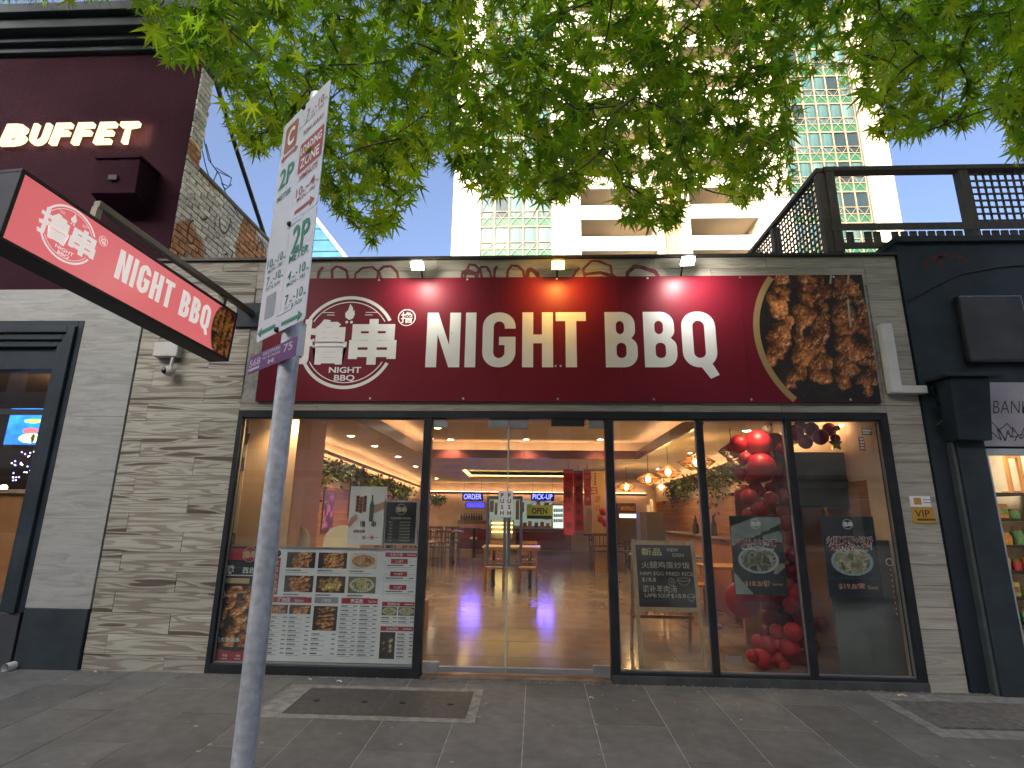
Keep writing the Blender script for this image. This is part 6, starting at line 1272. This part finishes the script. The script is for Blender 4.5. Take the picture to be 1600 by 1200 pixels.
t = thing('stay_rod', 'dark steel stay rod slanting down behind the brick parapet', 'rod', A(330, 110, .5)); MB().tube([A(328, 95, .45), A(370, 235, 1.6), A(414, 370, 2.6)], .035, 10).build('rod', M('slate_rod', (.07, .08, .085), .45, .3), t, smooth=50)
t = thing('bird_netting', 'torn pale blue netting hanging from the cornice corner', 'netting', A(322, 210, .4)); nm = M('blue_netting', (.10, .16, .30), .7)
for pts in ([(318, 215), (326, 250), (340, 268), (362, 278), (358, 292), (346, 286)], [(322, 225), (330, 255), (344, 275), (352, 300), (372, 335)], [(316, 235), (322, 262), (330, 285)], [(340, 268), (334, 282), (345, 305), (360, 325), (378, 345)], [(362, 278), (350, 270), (338, 262)], [(346, 286), (352, 296), (362, 288)]): MB().tube([A(x, y, .8 + .3 * i / len(pts)) for i, (x, y) in enumerate(pts)], .007, 5).build('strand', nm, t)

# ================================================================== dark building on the right with a roof deck
GS1 = 5.62                                # right hand end of the goods shop opening
rb = thing('dark_painted_building', 'dark slate painted building with an open goods shop at street level', 'building', (6, .2, 0))
MB().box(XRr + .014, -.02, 2.18, 14, .3, 4.395).build('upper_wall', DKBLUE, rb)
MB().box(XRr + .014, -.015, -.1, 4.07, .3, 2.179).build('recessed_pier', M('deep_blue_pier', (.016, .024, .034), .5, var=.2, dirt=.3), rb)
MB().box(4.072, -.11, -.1, 4.335, .3, 2.26).build('pilaster', SLATE, rb, bevel=.012)
MB().box(4.04, -.09, -.1, 4.071, .0, 2.24).build('downpipe', M('painted_pipe', (.10, .115, .12), .4, .3, var=.2, dirt=.4), rb, bevel=.012)
MB().box(4.337, -.04, .0, 4.40, .06, 2.175).build('door_jamb', M('pale_jamb', (.38, .43, .43), .5, var=.12, dirt=.3), rb)
MB().box(XRr + .0, -.06, 4.397, 14, .35, 4.46).build('parapet_capping', SLATE, rb)
MB().box(XRr + .014, .302, 4.0, 14, 9, 4.2).build('roof', CONC, rb)
MB().box(4.402, -.04, 2.12, GS1, .06, 2.178).build('door_head', MATS['pale_jamb'], rb)
MB().box(4.36, -.055, 2.20, 14, -.021, 2.84).build('graffiti_panel', M('silver_panel', (.36, .34, .37), .5, .1, var=.18, vs_=2, dirt=.25), rb)
mb = MB(); q = A(1566, 636, -.055); text(mb, 'BANKST', (q[0] + .16, -.055, q[2]), XR, ZU, .13, .52, 0, -.012, .002, .3)
r = random.Random(8)
for k in range(7):
    z0 = 2.33 + r.uniform(-.04, .06); x0_ = 4.42 + k * .06; pts = [(x0_ + .05 * q * r.uniform(.6, 1.4), z0 + .06 * math.sin(q * 2.6 + k)) for q in range(5)]
    for p, q2 in zip(pts[:-1], pts[1:]):
        p, q2 = np.array((p[0], -.0565, p[1])), np.array((q2[0], -.0565, q2[1])); d = (q2 - p) / np.linalg.norm(q2 - p); n = np.array([-d[2], 0, d[0]]) * .0045; mb.face([p - n, q2 - n, q2 + n, p + n])
mb.build('graffiti', M('black_spray', (.03, .028, .03)), rb, kind='stuff')
a, b_, c_, d_ = rect((1500, 460), (1590, 565), -.10); MB().box(a - .02, -.10, c_, a + .62, -.022, d_).build('raised_panel', M('glossy_slate', (.03, .036, .042), .2, var=.2, coat=.4), rb, bevel=.025, seg=3)
rt_ = MB()
for pts in ([(1455, 405), (1475, 398), (1490, 402)], [(1470, 400), (1468, 420)], [(1492, 398), (1510, 408)], [(1444, 408), (1450, 420)]):
    pw = [A(x, y, -.02) for x, y in pts]
    for p, q2 in zip(pw[:-1], pw[1:]): d = (q2 - p) / np.linalg.norm(q2 - p); n = np.array([-d[2], 0, d[0]]) * .02; rt_.face([p - n + (0, -.001, 0), q2 - n + (0, -.001, 0), q2 + n + (0, -.001, 0), p + n + (0, -.001, 0)])
rt_.build('red_spray', M('dull_red_spray', (.10, .022, .022), .8), rb, kind='stuff')
cb = [A(x, y, -.03) for x, y in ((1420, 470), (1450, 452), (1500, 428), (1560, 417), (1620, 412))]; MB().tube(cb, .008, 6).build('cable', BLACK, rb)
# rain head
hp_ = thing('rain_head', 'dark painted rainwater hopper box on the blue wall beside the tiled pier', 'hopper', (4.25, -.02, 2.2)); a, b_, c_, d_ = 4.0, 4.38, 2.24, 2.84
MB().hexa([(a + .03, -.20, c_), (b_ - .04, -.20, c_), (b_ - .04, -.022, c_), (a + .03, -.022, c_), (a, -.26, d_), (b_, -.26, d_), (b_, -.022, d_), (a, -.022, d_)]).build('box', DKBLUE, hp_, bevel=.008); MB().box(a - .06, -.30, d_ + .002, b_ + .10, -.022, d_ + .035).build('lid', DKBLUE, hp_, bevel=.006)
for k in range(3): MB().tube([(3.99, -.05 - .02 * k, 2.8 - .18 * k), (3.93, -.09, 2.76 - .18 * k), (3.99, -.06, 2.7 - .18 * k)], .012, 6).build('cable_loop', BLACK, hp_)
# goods shop seen through the door on the far right
MB().box(GS1, -.02, -.1, 14, .3, 2.179).build('lower_wall', DKBLUE, rb)
struct('goods_shop_room', MB().box(4.402, .31, 0, GS1, 2.6, .02).box(4.402, 2.6, 0, GS1, 2.65, 2.6).box(4.36, .31, 0, 4.40, 2.6, 2.6).box(GS1 - .04, .31, .021, GS1, 2.6, 2.549).box(4.402, .31, 2.55, GS1, 2.6, 2.6), M('goods_shop_wall', (.62, .54, .42), .8))
lamp('goods_shop_light', 'AREA', (5.0, .75, 2.5), 8, (1, .86, .62), None, .7, (5.0, .75, 0))
shf = thing('goods_shelf', 'black shelving unit with lit shelves in the doorway at the far right', 'shelf', (5.2, .9, 0)); MB().box(4.45, 1.30, .03, 5.48, 1.33, 1.80).build('back_panel', BLACKP, shf)
SHZ = [1.80, 1.52, 1.24, .97, .70, .42, .14]
for z in SHZ: MB().box(4.45, .85, z - .03, 5.48, 1.299, z).build('shelf', BLACKP, shf)
MB().bar((4.85, .87, .15), (4.85, .87, 1.76), .03, .03).build('light_strip', emit_mat('shelf_strip', (1, .95, .85), 3), shf)
r = random.Random(21); cols_ = [(.55, .25, .05), (.5, .06, .06), (.5, .4, .12), (.10, .25, .10), (.55, .5, .42), (.3, .12, .04)]
GM = [M('goods_colour_%d' % k, c, .35, var=.4, vs_=30) for k, c in enumerate(cols_)]
for si, z in enumerate(SHZ[1:]):
    x = 4.50; gi = 0
    while x < 5.35:
        w_ = r.uniform(.07, .13); h_ = r.uniform(.09, .19); p = (x + w_ / 2, .95, z); kind = r.choice(('jar', 'packet')); ci = r.randrange(6)
        cn = ('orange', 'red', 'yellow', 'green', 'cream', 'brown')[ci]; lv = ('top', 'second', 'third', 'fourth', 'fifth', 'lowest')[si]
        t = thing(kind, '%s %s on the %s far right shop shelf, %s from the jamb' % (cn, kind, lv, ORD[gi]), kind, p, 0, kind + 's on the far right shelves'); gi += 1
        if kind == 'jar': MB().lathe([(.0005, 0), (w_ * .45, 0), (w_ * .48, h_ * .75), (w_ * .3, h_ * .85)], p, 12).build('body', GM[ci], t, smooth=50); MB().lathe([(w_ * .33, h_ * .851), (w_ * .33, h_), (.0005, h_)], p, 12).build('lid', GM[(ci + 2) % 6], t)
        else: MB().box(p[0] - w_ / 2, .92, z, p[0] + w_ / 2, .99, z + h_).build('box', GM[ci], t, bevel=.008); MB().box(p[0] - w_ * .3, .917, z + h_ * .3, p[0] + w_ * .3, .9195, z + h_ * .7).build('printed_label', GM[(ci + 3) % 6], t)
        x += w_ + r.uniform(.01, .03)
t = thing('wooden_frame_stand', 'empty wooden frame standing on top of the goods shelves', 'frame', (4.95, 1.0, 1.8)); f = MB(); x0_, x1_, z0_, z1_ = A(1573, 740, 1.0)[0], A(1597, 740, 1.0)[0], 1.802, A(1585, 712, 1.0)[2]
f.box(x0_, .98, z0_, x0_ + .03, 1.02, z1_).box(x1_ - .03, .98, z0_, x1_, 1.02, z1_).box(x0_ + .031, .98, z1_ - .03, x1_ - .031, 1.02, z1_).box(x0_ - .03, .92, z0_ - .0005, x1_ + .03, 1.08, z0_ + .02); f.build('frame', WOODM, t)

# roof deck with lattice screens
DW = M('weathered_deck_timber', (.085, .072, .062), .75, var=.3, vs_=8, stretch=(5, 5, 1), dirt=.3); DZ0, DZ1, DY = 4.56, 5.24, .25
dk = thing('roof_deck_railing', 'weathered timber roof deck railing with lattice panels above the dark wall', 'railing', (3.3, DY, 4.46))
cxp = A(1297, 300, DY)[0]; ends = [cxp, A(1506, 300, DY)[0], A(1506, 300, DY)[0] + 2.0, A(1506, 300, DY)[0] + 4.0]; zt1 = A(1400, 270, DY)[2]; zb1 = A(1400, 352, DY)[2]
for x in ends: MB().box(x - .05, DY - .05, 4.42, x + .05, DY + .05, zt1 - .001).build('post', DW, dk, bevel=.006)
MB().box(cxp - .07, DY - .06, zt1, ends[-1], DY + .06, zt1 + .06).build('top_rail', DW, dk, bevel=.006); MB().box(cxp - .07, DY - .055, zb1 - .09, ends[-1], DY - .051, zb1 + .0).build('bottom_rail', DW, dk)
bl = MB(); MB().box(cxp + .051, DY - .05, 4.462, ends[-1], DY - .02, 4.53).build('deck_edge', DW, dk)
x = cxp + .10; r = random.Random(4)
while x < ends[-1]:
    MB().box(x, DY - .03, 4.531, x + .075, DY - .012, zb1 - .091).build('baluster', DW, dk) if r.random() > .12 else None; x += .10
def lattice(Of, Rf, w_, z0, z1, name='lattice_panel', st=.085):
    mb = MB(); Of = np.array(Of, float); Rf = np.array(Rf, float); N_ = np.cross(Rf, ZU)
    n = int(w_ / st)
    for k in range(n + 1): u = w_ * (k + .5) / (n + 1); mb.bar(Of + Rf * u + ZU * z0 - N_ * .008, Of + Rf * u + ZU * z1 - N_ * .008, .022, .012, up=N_)
    n = int((z1 - z0) / st)
    for k in range(n + 1): z = z0 + (z1 - z0) * (k + .5) / (n + 1); mb.bar(Of + ZU * z + N_ * .006, Of + Rf * w_ + ZU * z + N_ * .006, .012, .022, up=ZU)
    return mb.build(name, DW, dk)
for i in (1, 2): lattice((ends[i] + .051, DY, 0), XR, ends[i + 1] - ends[i] - .102, zb1 + .001, zt1 - .001)
Yend = 4.2; xs2 = cxp - .09
for Y in (DY + .02, 1.5, 2.8, Yend): MB().box(xs2 - .045, Y - .045, 4.42, xs2 + .045, Y + .045, zt1 - .002).build('post', DW, dk, bevel=.006)
MB().box(xs2 - .055, DY - .03, zt1 - .001 + .002, xs2 + .02, Yend + .05, zt1 + .061).build('top_rail', DW, dk, bevel=.006)
for y0, y1 in ((DY + .07, 1.45), (1.55, 2.75), (2.85, 4.15)): lattice((xs2, y0, 0), np.array([0, 1., 0]), y1 - y0, 4.50, zt1 - .005)
# ================================================================== hotel tower far behind
TY = 35.0; FH = 2.86; zref = A(800, 347, TY)[2]          # a spandrel centre line
tw = thing('hotel_tower', 'sunlit cream hotel tower with green window bays and deep balconies behind the restaurant', 'tower', (10, TY, 0))
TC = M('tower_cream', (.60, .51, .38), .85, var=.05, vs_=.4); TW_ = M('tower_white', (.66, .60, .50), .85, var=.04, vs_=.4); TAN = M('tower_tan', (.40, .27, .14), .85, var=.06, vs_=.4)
FRM = M('window_frame_tan', (.30, .22, .13), .6); GRN = M('tower_green', (.008, .085, .038), .45, var=.06); TG = [M('tower_glass_a', (.018, .032, .034), .15, var=.2, vs_=.6), M('tower_glass_b', (.04, .085, .08), .3, var=.5, vs_=2.2, stretch=(2, 1, .1)), M('tower_glass_c', (.075, .13, .115), .35, var=.5, vs_=3, stretch=(2.5, 1, .1))]
tx_ = lambda px, py: A(px, py, TY)[0]
xL, xg0, xg1, xw1, xb1, xc1, xr1, xc2, xd1 = [tx_(p, 370) for p in (704, 750, 862, 908, 1026, 1038, 1065, 1079, 1188)]; xh0, xh1, xE = tx_(1226, 241), tx_(1361, 327), tx_(1410, 350)
TOP = 62
def tb(x0, x1, y0, y1, z0, z1, name='wall', m=TC, **k): return MB().box(x0, y0, z0, x1, y1, z1).build(name, m, tw, **k)
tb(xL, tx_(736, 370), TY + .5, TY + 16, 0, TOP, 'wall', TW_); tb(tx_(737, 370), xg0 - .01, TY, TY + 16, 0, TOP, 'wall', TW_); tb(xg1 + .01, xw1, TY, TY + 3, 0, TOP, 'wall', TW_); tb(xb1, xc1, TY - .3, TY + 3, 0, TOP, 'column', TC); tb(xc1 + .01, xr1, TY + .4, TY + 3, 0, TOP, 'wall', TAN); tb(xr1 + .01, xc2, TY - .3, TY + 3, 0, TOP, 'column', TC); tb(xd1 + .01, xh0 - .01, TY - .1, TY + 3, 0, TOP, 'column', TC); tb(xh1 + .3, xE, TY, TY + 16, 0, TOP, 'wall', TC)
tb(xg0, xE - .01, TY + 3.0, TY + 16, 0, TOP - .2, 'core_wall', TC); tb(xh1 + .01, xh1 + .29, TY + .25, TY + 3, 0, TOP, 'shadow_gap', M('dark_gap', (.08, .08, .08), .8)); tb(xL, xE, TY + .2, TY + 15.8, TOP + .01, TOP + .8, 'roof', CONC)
jt = MB()
for k in range(2, 22):
    z = zref + (k - 8) * FH; jt.box(xh1 + .301, TY - .012, z, xE - .001, TY - .002, z + .03); jt.box(xc1 + .02, TY + .388, z, xr1 - .01, TY + .398, z + .04)
jt.build('wall_joint', M('joint_line', (.3, .25, .18), .9), tw, kind='stuff')
K0, K1 = -4, 10
for bx0, bx1 in ((xw1, xb1), (xc2, xd1)):
    pa = MB().box(0, 0, 0, bx1 - bx0 - .04, .22, 1.28); pme = tpl(pa, 'balcony', TW_)
    sl_ = MB().box(0, 0, 0, bx1 - bx0 - .04, 2.7, .2); sme = tpl(sl_, 'balcony_floor', TC)
    for k in range(K0, K1):
        z = A(960, 392, TY)[2] + (k) * FH; inst(pme, 'balcony', tw, (bx0 + .02, TY - .05, z)); inst(sme, 'balcony_floor', tw, (bx0 + .02, TY + .18, z + .05))
        MB().box(bx0 + 1.0, TY + 2.9, z + .3, bx0 + 2.6, TY + 2.98, z + 2.4).build('balcony_door', TG[0], tw) if k > -3 else None
# window bays: frame, glass, spandrel and the crossed lattice under each window
def bay_mesh(w_, g, dbl):
    mb = MB(); mb.box(.02, .10, -.35, w_ - .02, .14, .40, 0)                                   # green spandrel
    mb.box(.06, .12, .42, w_ - .06, .15, FH - .40, 1)                                        # glass
    for x in (0, w_ - .045): mb.box(x, .0, -.38, x + .045, .09, FH - .38, 2)
    if dbl: mb.box(w_ * .5 - .03, .05, .42, w_ * .5 + .03, .119, FH - .40, 2)
    for z in (-.38, .40, 1.02, FH - .45): mb.box(.046, .03, z, w_ - .046, .095, z + .05, 2)
    a, b_ = (.05, .06), (w_ - .05, 1.02); c_, d_ = (.05, 1.02), (w_ - .05, .06)
    mb.bar((.05, .02, -.34), (w_ - .05, .02, 1.02), .03, .03, m=2); mb.bar((.05, .045, 1.02), (w_ - .05, .045, -.34), .03, .03, m=2)
    return tpl(mb, 'window_bay', [GRN, g, FRM])
for x0, x1, nc in ((xg0, xg1, 5), (xh0, xh1, 6)):
    w_ = (x1 - x0) / nc; ms = [bay_mesh(w_, g, 0) for g in TG]; r = random.Random(nc)
    tb(x0, x1, TY + .30, TY + 2.9, 0, TOP - .1, 'bay_core', M('bay_dark', (.04, .045, .045), .6))
    for k in range(K0, K1 + 1):
        for i in range(nc):
            inst(ms[r.choice((0, 1, 1, 2))], 'window_bay', tw, (x0 + w_ * i, TY + .02, zref + k * FH))
# glass office tower far left
gt = thing('glass_office_tower', 'pale blue glass office tower far behind the parking sign', 'tower', A(470, 380, 60)); GL = M('office_glass', (.05, .14, .25), .75, var=.35, vs_=.25, spec=.03); 
gx0, gx1 = A(432, 400, 60)[0], A(540, 405, 60)[0]
OGX = [A(x, 400, 60)[0] for x in (418, 436, 488, 548)]
MB().box(OGX[0], 62, 0, OGX[1], 70, A(425, 322, 62)[2]).build('side_wing', M('office_blue', (.05, .12, .32), .2), gt)
pr_ = MB(); zA, zB = A(486, 343, 60)[2], A(545, 400, 60)[2] - 1
pr_.prism([(OGX[1] + .1, 0), (OGX[3], 0), (OGX[3], zB), (OGX[2], zA), (OGX[1] + .1, zA + 1)], (0, 60, 0), XR, ZU, (0, 14, 0)); pr_.build('glass_facade', GL, gt)
mb = MB()
for k in range(18):
    z = 12 + k * 1.7
    if z < zB: mb.box(OGX[1] + .1, 59.9, z, OGX[3], 59.99, z + .12)
    elif z < zA: mb.box(OGX[1] + .1, 59.9, z, OGX[2] + (OGX[3] - OGX[2]) * (zA - z) / (zA - zB), 59.99, z + .12)
for k in range(7): x = OGX[1] + .1 + (OGX[2] - OGX[1]) * k / 6; mb.box(x, 59.85, 0, x + .1, 59.98, zA if x < OGX[2] else zB)
mb.build('mullion', M('office_mullion', (.02, .06, .10), .8, .0), gt, kind='stuff')
MB().bar((OGX[2], 59.7, zA), (OGX[3], 59.7, zB), .5, .5).build('sloping_edge', M('office_edge', (.22, .18, .15), .6), gt)
# buildings on the other side of the street
ob = thing('opposite_building', 'long pale rendered building across the street behind the viewer', 'building', (0, -24, 0)); OW = M('opposite_render', (.62, .59, .54), .85, var=.1, vs_=.5)
MB().box(-60, -34, -.2, 60, -23.2, 17.2).build('wall', OW, ob); MB().box(-60, -23.4, 17.21, 60, -22.7, 17.7).build('cornice', OW, ob)
wme = tpl(MB().box(-.7, 0, 0, .7, .06, 1.7), 'window', M('opposite_glass', (.05, .06, .07), .1))
for i in range(-12, 13):
    for j in range(4): inst(wme, 'window', ob, (i * 2.6, -23.2, 4.8 + j * 3.2))
sf = MB()
for i in range(-8, 9): sf.box(i * 3.6 - 1.5, -23.2, .2, i * 3.6 + 1.5, -23.1, 3)
sf.build('shop_window', MATS['opposite_glass'], ob)
MB().box(-60, -23.3, 3.3, 60, -21.2, 3.5).build('awning', M('awning_dark', (.06, .06, .065), .6), ob)

# ================================================================== street tree: trunk behind the viewer, crown over the footpath
BARK = M('plane_bark', (.10, .085, .065), .85, var=.35, vs_=9, bump=.5, bs=25)
tr = thing('plane_tree', 'plane tree with deeply lobed leaves hanging over the footpath', 'tree', (1.6, -7.1, pz(-6)))
MB().tube([(1.6, -7.1, -.3), (1.55, -7.05, 1.2), (1.5, -6.9, 2.6), (1.4, -6.6, 4.2)], [.30, .24, .21, .19], 14).build('trunk', BARK, tr, smooth=50)
rt = random.Random(77)
ENV = [(-300, 12), (0, 16), (60, 20), (120, 8), (200, 12), (232, 52), (250, 108), (285, 112), (325, 100), (345, 150), (352, 205), (395, 250), (410, 262), (424, 235), (450, 232), (480, 262), (502, 326), (536, 345), (560, 372), (588, 398), (606, 372), (636, 340), (662, 305), (655, 277), (697, 266), (712, 280), (753, 322), (775, 328), (800, 305), (819, 318), (850, 330), (878, 332), (900, 309), (925, 297), (956, 303), (975, 366), (1002, 356), (1044, 380), (1062, 352), (1070, 300), (1084, 312), (1119, 276), (1130, 318), (1160, 338), (1196, 322), (1240, 318), (1256, 296), (1236, 250), (1250, 190), (1262, 130), (1300, 140), (1335, 138), (1346, 182), (1374, 232), (1437, 230), (1472, 210), (1495, 220), (1530, 203), (1552, 172), (1572, 200), (1586, 266), (1700, 262), (1900, 300)]
ex, ey = [e[0] for e in ENV], [e[1] for e in ENV]
def env(px): return float(np.interp(px, ex, ey))
# leaf template: seven deep lobes, slightly cupped
def leaf_tpl(seed):
    r = random.Random(seed); lob = [(-122, .46), (-74, .84), (-36, .92), (0, 1.08), (36, .92), (74, .84), (122, .46)]; pts = [(0.0, -.02)]
    for i, (a, l) in enumerate(lob):
        l *= r.uniform(.9, 1.1); a2 = math.radians(a + r.uniform(-4, 4)); pts.append((l * math.sin(a2), l * math.cos(a2)))
        if i < 6: b_ = math.radians((a + lob[i + 1][0]) / 2); pts.append((.25 * math.sin(b_), .25 * math.cos(b_) + .03))
    full = []
    for i, p in enumerate(pts):                           # shoulders on each lobe give the toothed outline
        full.append(p)
        if 0 < i < len(pts) - 1 and math.hypot(*p) > .45 and i + 1 < len(pts): q = pts[i + 1]; full.append((p[0] * .5 + q[0] * .5 + p[0] * .06, p[1] * .5 + q[1] * .5 + p[1] * .06))
    cpt = (0, .10); V = [(cpt[0], cpt[1], .03)] + [(x, y, -.10 * (x * x + (y - .1) ** 2) + .02 * math.sin(5 * x)) for x, y in full]; n = len(full)
    F_ = [(0, 1 + (i + 1) % n, 1 + i) for i in range(n)]; return np.array(V), F_
TPL = [leaf_tpl(s_) for s_ in (1, 2, 3)]
cl_pts = []; tries = 0
while len(cl_pts) < 2200 and tries < 90000:
    tries += 1; px, py = rt.uniform(-160, 1760), rt.uniform(-330, 395); e = env(px)
    if py > e - 16: continue
    Y = rt.choice((rt.uniform(-2.9, -.6), rt.uniform(-2.3, -.1), rt.uniform(-.5, 1.6))); p = A(px, py, Y)
    if not (2.9 < p[2] < 9.5): continue
    if px > 1235 and px < 1345 and 60 < py and rt.random() < .75: continue
    if px < 330 and p[1] > -.5: continue
    cl_pts.append((p, px, py))
for px, py, Y in ((268, 88, -2.5), (290, 60, -2.5), (310, 84, -2.4), (576, 388, -1.1), (560, 362, -1.1), (600, 365, -1.1), (1040, 366, -1.2), (985, 352, -1.3), (1060, 330, -1.2), (880, 318, -1.3), (765, 318, -1.4), (395, 238, -1.8), (1592, 235, -1.7), (1375, 222, -1.5), (1475, 200, -1.5), (1140, 318, -1.2), (1215, 312, -1.2), (520, 330, -1.3), (645, 312, -1.2), (1165, 330, -1.2)): cl_pts.append((A(px, py - 8, Y), px, py))
# limbs: from the fork over the viewer, out above the footpath
fork = np.array([1.4, -6.6, 4.2]); limbs = []
for k, tgt in enumerate(((-5.4, -1.6, 7.2), (-3.2, -.8, 7.6), (-1.2, .2, 8.2), (.8, .6, 8.4), (2.6, .2, 8.0), (4.6, -.6, 7.4), (6.0, -2.0, 6.8), (-4.6, -3.4, 6.2))):
    tgt = np.array(tgt); pts = []
    for f in np.linspace(0, 1, 9): pts.append(fork * (1 - f) + tgt * f + np.array([rt.uniform(-.12, .12), rt.uniform(-.12, .12), 1.5 * math.sin(math.pi * f) * .8]))
    pts[0] = fork; limbs.append(pts); MB().tube(pts, list(np.linspace(.13, .03, 9)), 9).build('limb', BARK, tr, smooth=50)
lp_ = np.array([p for L_ in limbs for p in L_[3:]])
tw_mb = MB(); LV, LF, LM = [], [], []; nv = 0; ALL = []
subs = list(lp_)
order = sorted(cl_pts, key=lambda c: -c[0][2])
nodes_ = list(lp_)
for ci, (p, px, py) in enumerate(order):
    na = np.array(nodes_); up_ = na[:, 2] > p[2] + .05; d2 = ((na - p) ** 2).sum(1) + np.where(up_, 0, 4.0); s_ = na[int(np.argmin(d2))]
    L_ = np.linalg.norm(s_ - p); mid = (s_ + p) / 2 + np.array([rt.uniform(-.1, .1), rt.uniform(-.1, .1), .12 * L_]); pts = [s_, s_ * .3 + mid * .6 + p * .1, mid * .75 + p * .25, p, p + np.array([rt.uniform(-.08, .08), rt.uniform(-.08, .08), -.10])]
    if L_ < 2.6: tw_mb.tube(pts, [min(.012, .004 + .004 * L_), .006, .005, .004, .002], 5, cap=False)
    if rt.random() < .5: nodes_.append(mid)
    nodes_.append(np.array(p))
    for k in range(rt.randint(11, 16)):
        f = rt.random(); b_ = mid * (1 - f) + p * f if rt.random() < .35 and L_ < 1.2 else p + np.array([rt.gauss(0, .17), rt.gauss(0, .17), rt.gauss(-.02, .13)])
        qx, qy, qz = proj(b_ + np.array([0, 0, -.06]))
        if qz < .4 or qy > env(qx) - 2: continue
        ang = rt.uniform(0, 2 * math.pi); tip = np.array([math.cos(ang), math.sin(ang), -rt.uniform(.4, 2.0)]); tip /= np.linalg.norm(tip)
        nrm = np.array([rt.gauss(0, .6), rt.gauss(0, .6), .8]); side = np.cross(tip, nrm); side /= np.linalg.norm(side); nn = np.cross(side, tip); sz = rt.uniform(.065, .15)
        Mx = np.stack([side * sz, tip * sz, nn * sz], 1); ALL.append((b_, Mx, rt.randrange(3), rt.choices((0, 1, 2), (5, 3, 4))[0], sz / qz if (0 < qx < 1600 and 0 < qy < env(qx)) else 0))
ALL.sort(key=lambda a: -a[4])
lm_cache = {}
for b_, Mx, ti, mi, _ in ALL[:300]:
    k = (ti, mi)
    if k not in lm_cache:
        me = bpy.data.meshes.new('leaf'); me.from_pydata([tuple(v) for v in TPL[ti][0]], [], TPL[ti][1]); me.materials.append(LEAF[mi]); lm_cache[k] = me
    o = bpy.data.objects.new('leaf', lm_cache[k]); COL.objects.link(o); o.parent = tr; m = Matrix.Identity(4); oo = b_ - org(tr)
    for i in range(3):
        for j in range(3): m[i][j] = Mx[i, j]
        m[i][3] = oo[i]
    o.matrix_local = m
VV, FF, MM = [], [], []; nv = 0
for b_, Mx, ti, mi, _ in ALL[300:]:
    V, F_ = TPL[ti]; VV.append(V @ Mx.T + b_); FF.append(np.array(F_) + nv); MM.append(np.full(len(F_), mi)); nv += len(V)
VV = np.concatenate(VV) - org(tr); FF = np.concatenate(FF).astype(np.int32); MM = np.concatenate(MM).astype(np.int32)
me = bpy.data.meshes.new('foliage'); me.vertices.add(len(VV)); me.vertices.foreach_set('co', VV.ravel()); me.loops.add(FF.size); me.loops.foreach_set('vertex_index', FF.ravel()); me.polygons.add(len(FF)); me.polygons.foreach_set('loop_start', np.arange(0, FF.size, 3, dtype=np.int32)); me.polygons.foreach_set('loop_total', np.full(len(FF), 3, dtype=np.int32))
for x in LEAF: me.materials.append(x)
me.polygons.foreach_set('material_index', MM); me.update(); fo = bpy.data.objects.new('foliage', me); COL.objects.link(fo); fo.parent = tr; fo['kind'] = 'stuff'
tw_mb.build('twig', M('twig_bark', (.06, .045, .03), .8), tr, kind='stuff')
print('leaves', len(ALL), 'clusters', len(order))

# ================================================================== litter
for k, (px, py, w_, d_, lab, c) in enumerate(((1410, 1088, .05, .03, 'crumpled cream paper scrap at the foot of the shopfront', (.6, .53, .36)), (148, 1051, .02, .012, 'tiny white scrap by the tiled wall base', (.7, .7, .68)), (530, 1066, .03, .012, 'flat white scrap below the menu board', (.65, .65, .62)), (484, 1063, .02, .01, 'pale crumb left of the flat scrap below the menu board', (.6, .55, .45)), (924, 1092, .025, .015, 'pale leaf fragment in front of the right door leaf', (.5, .42, .25)))):
    p = G(px, py); mb = MB(); z = pz(p[1]) + .004
    pts = [p + np.array([w_ * math.cos(a) * r_, d_ * math.sin(a) * r_, .012 * (i % 2)]) for i, (a, r_) in enumerate(zip(np.linspace(0, 5.4, 7), (1, .7, 1.1, .8, 1, .75, .9)))]; top = p + (0, 0, .02)
    for a, b_ in zip(pts, pts[1:] + pts[:1]): mb.face([a + (0, 0, .004), b_ + (0, 0, .004), top])
    o = mb.build('paper_scrap', M('scrap_%d' % k, c, .8)); tag(o, lab, 'litter')
t = thing('drain_pipe_stub', 'short open white pipe stub at the foot of the dark plinth', 'pipe', A(22, 1042, -.06)); p = A(22, 1040, -.03); MB().tube([p, p + (0.0, -.09, -.0)], .04, 16, cap=False).tube([p + (0, -.09, 0), p], .034, 16, cap=False).build('pipe', WHITE, t, smooth=60)
gum = MB(); r = random.Random(6)
for k in range(150): x, y = r.uniform(-4.5, 4.5), r.uniform(-2.6, -.1); disc(gum, (x, y, pz(y) + .0035), XR, np.array([0, 1., 0]), 0, 0, r.uniform(.005, .017), 0, 0, 9)
gum.build('pavement_spots', M('gum_spot', (.25, .245, .23), .8, var=.5, vs_=3), pave, kind='stuff')
# dry crumbs along the wall base
gr_ = MB()
for k in range(500): x = r.uniform(-4.3, 4.2); y = -.03 - abs(r.gauss(0, .035)); s_ = r.uniform(.003, .009); z = pz(y) + .001; gr_.box(x - s_, y - s_ * .7, z, x + s_, y + s_ * .7, z + s_)
gr_.build('grit', M('dry_grit', (.26, .21, .15), .9), pave, kind='stuff')
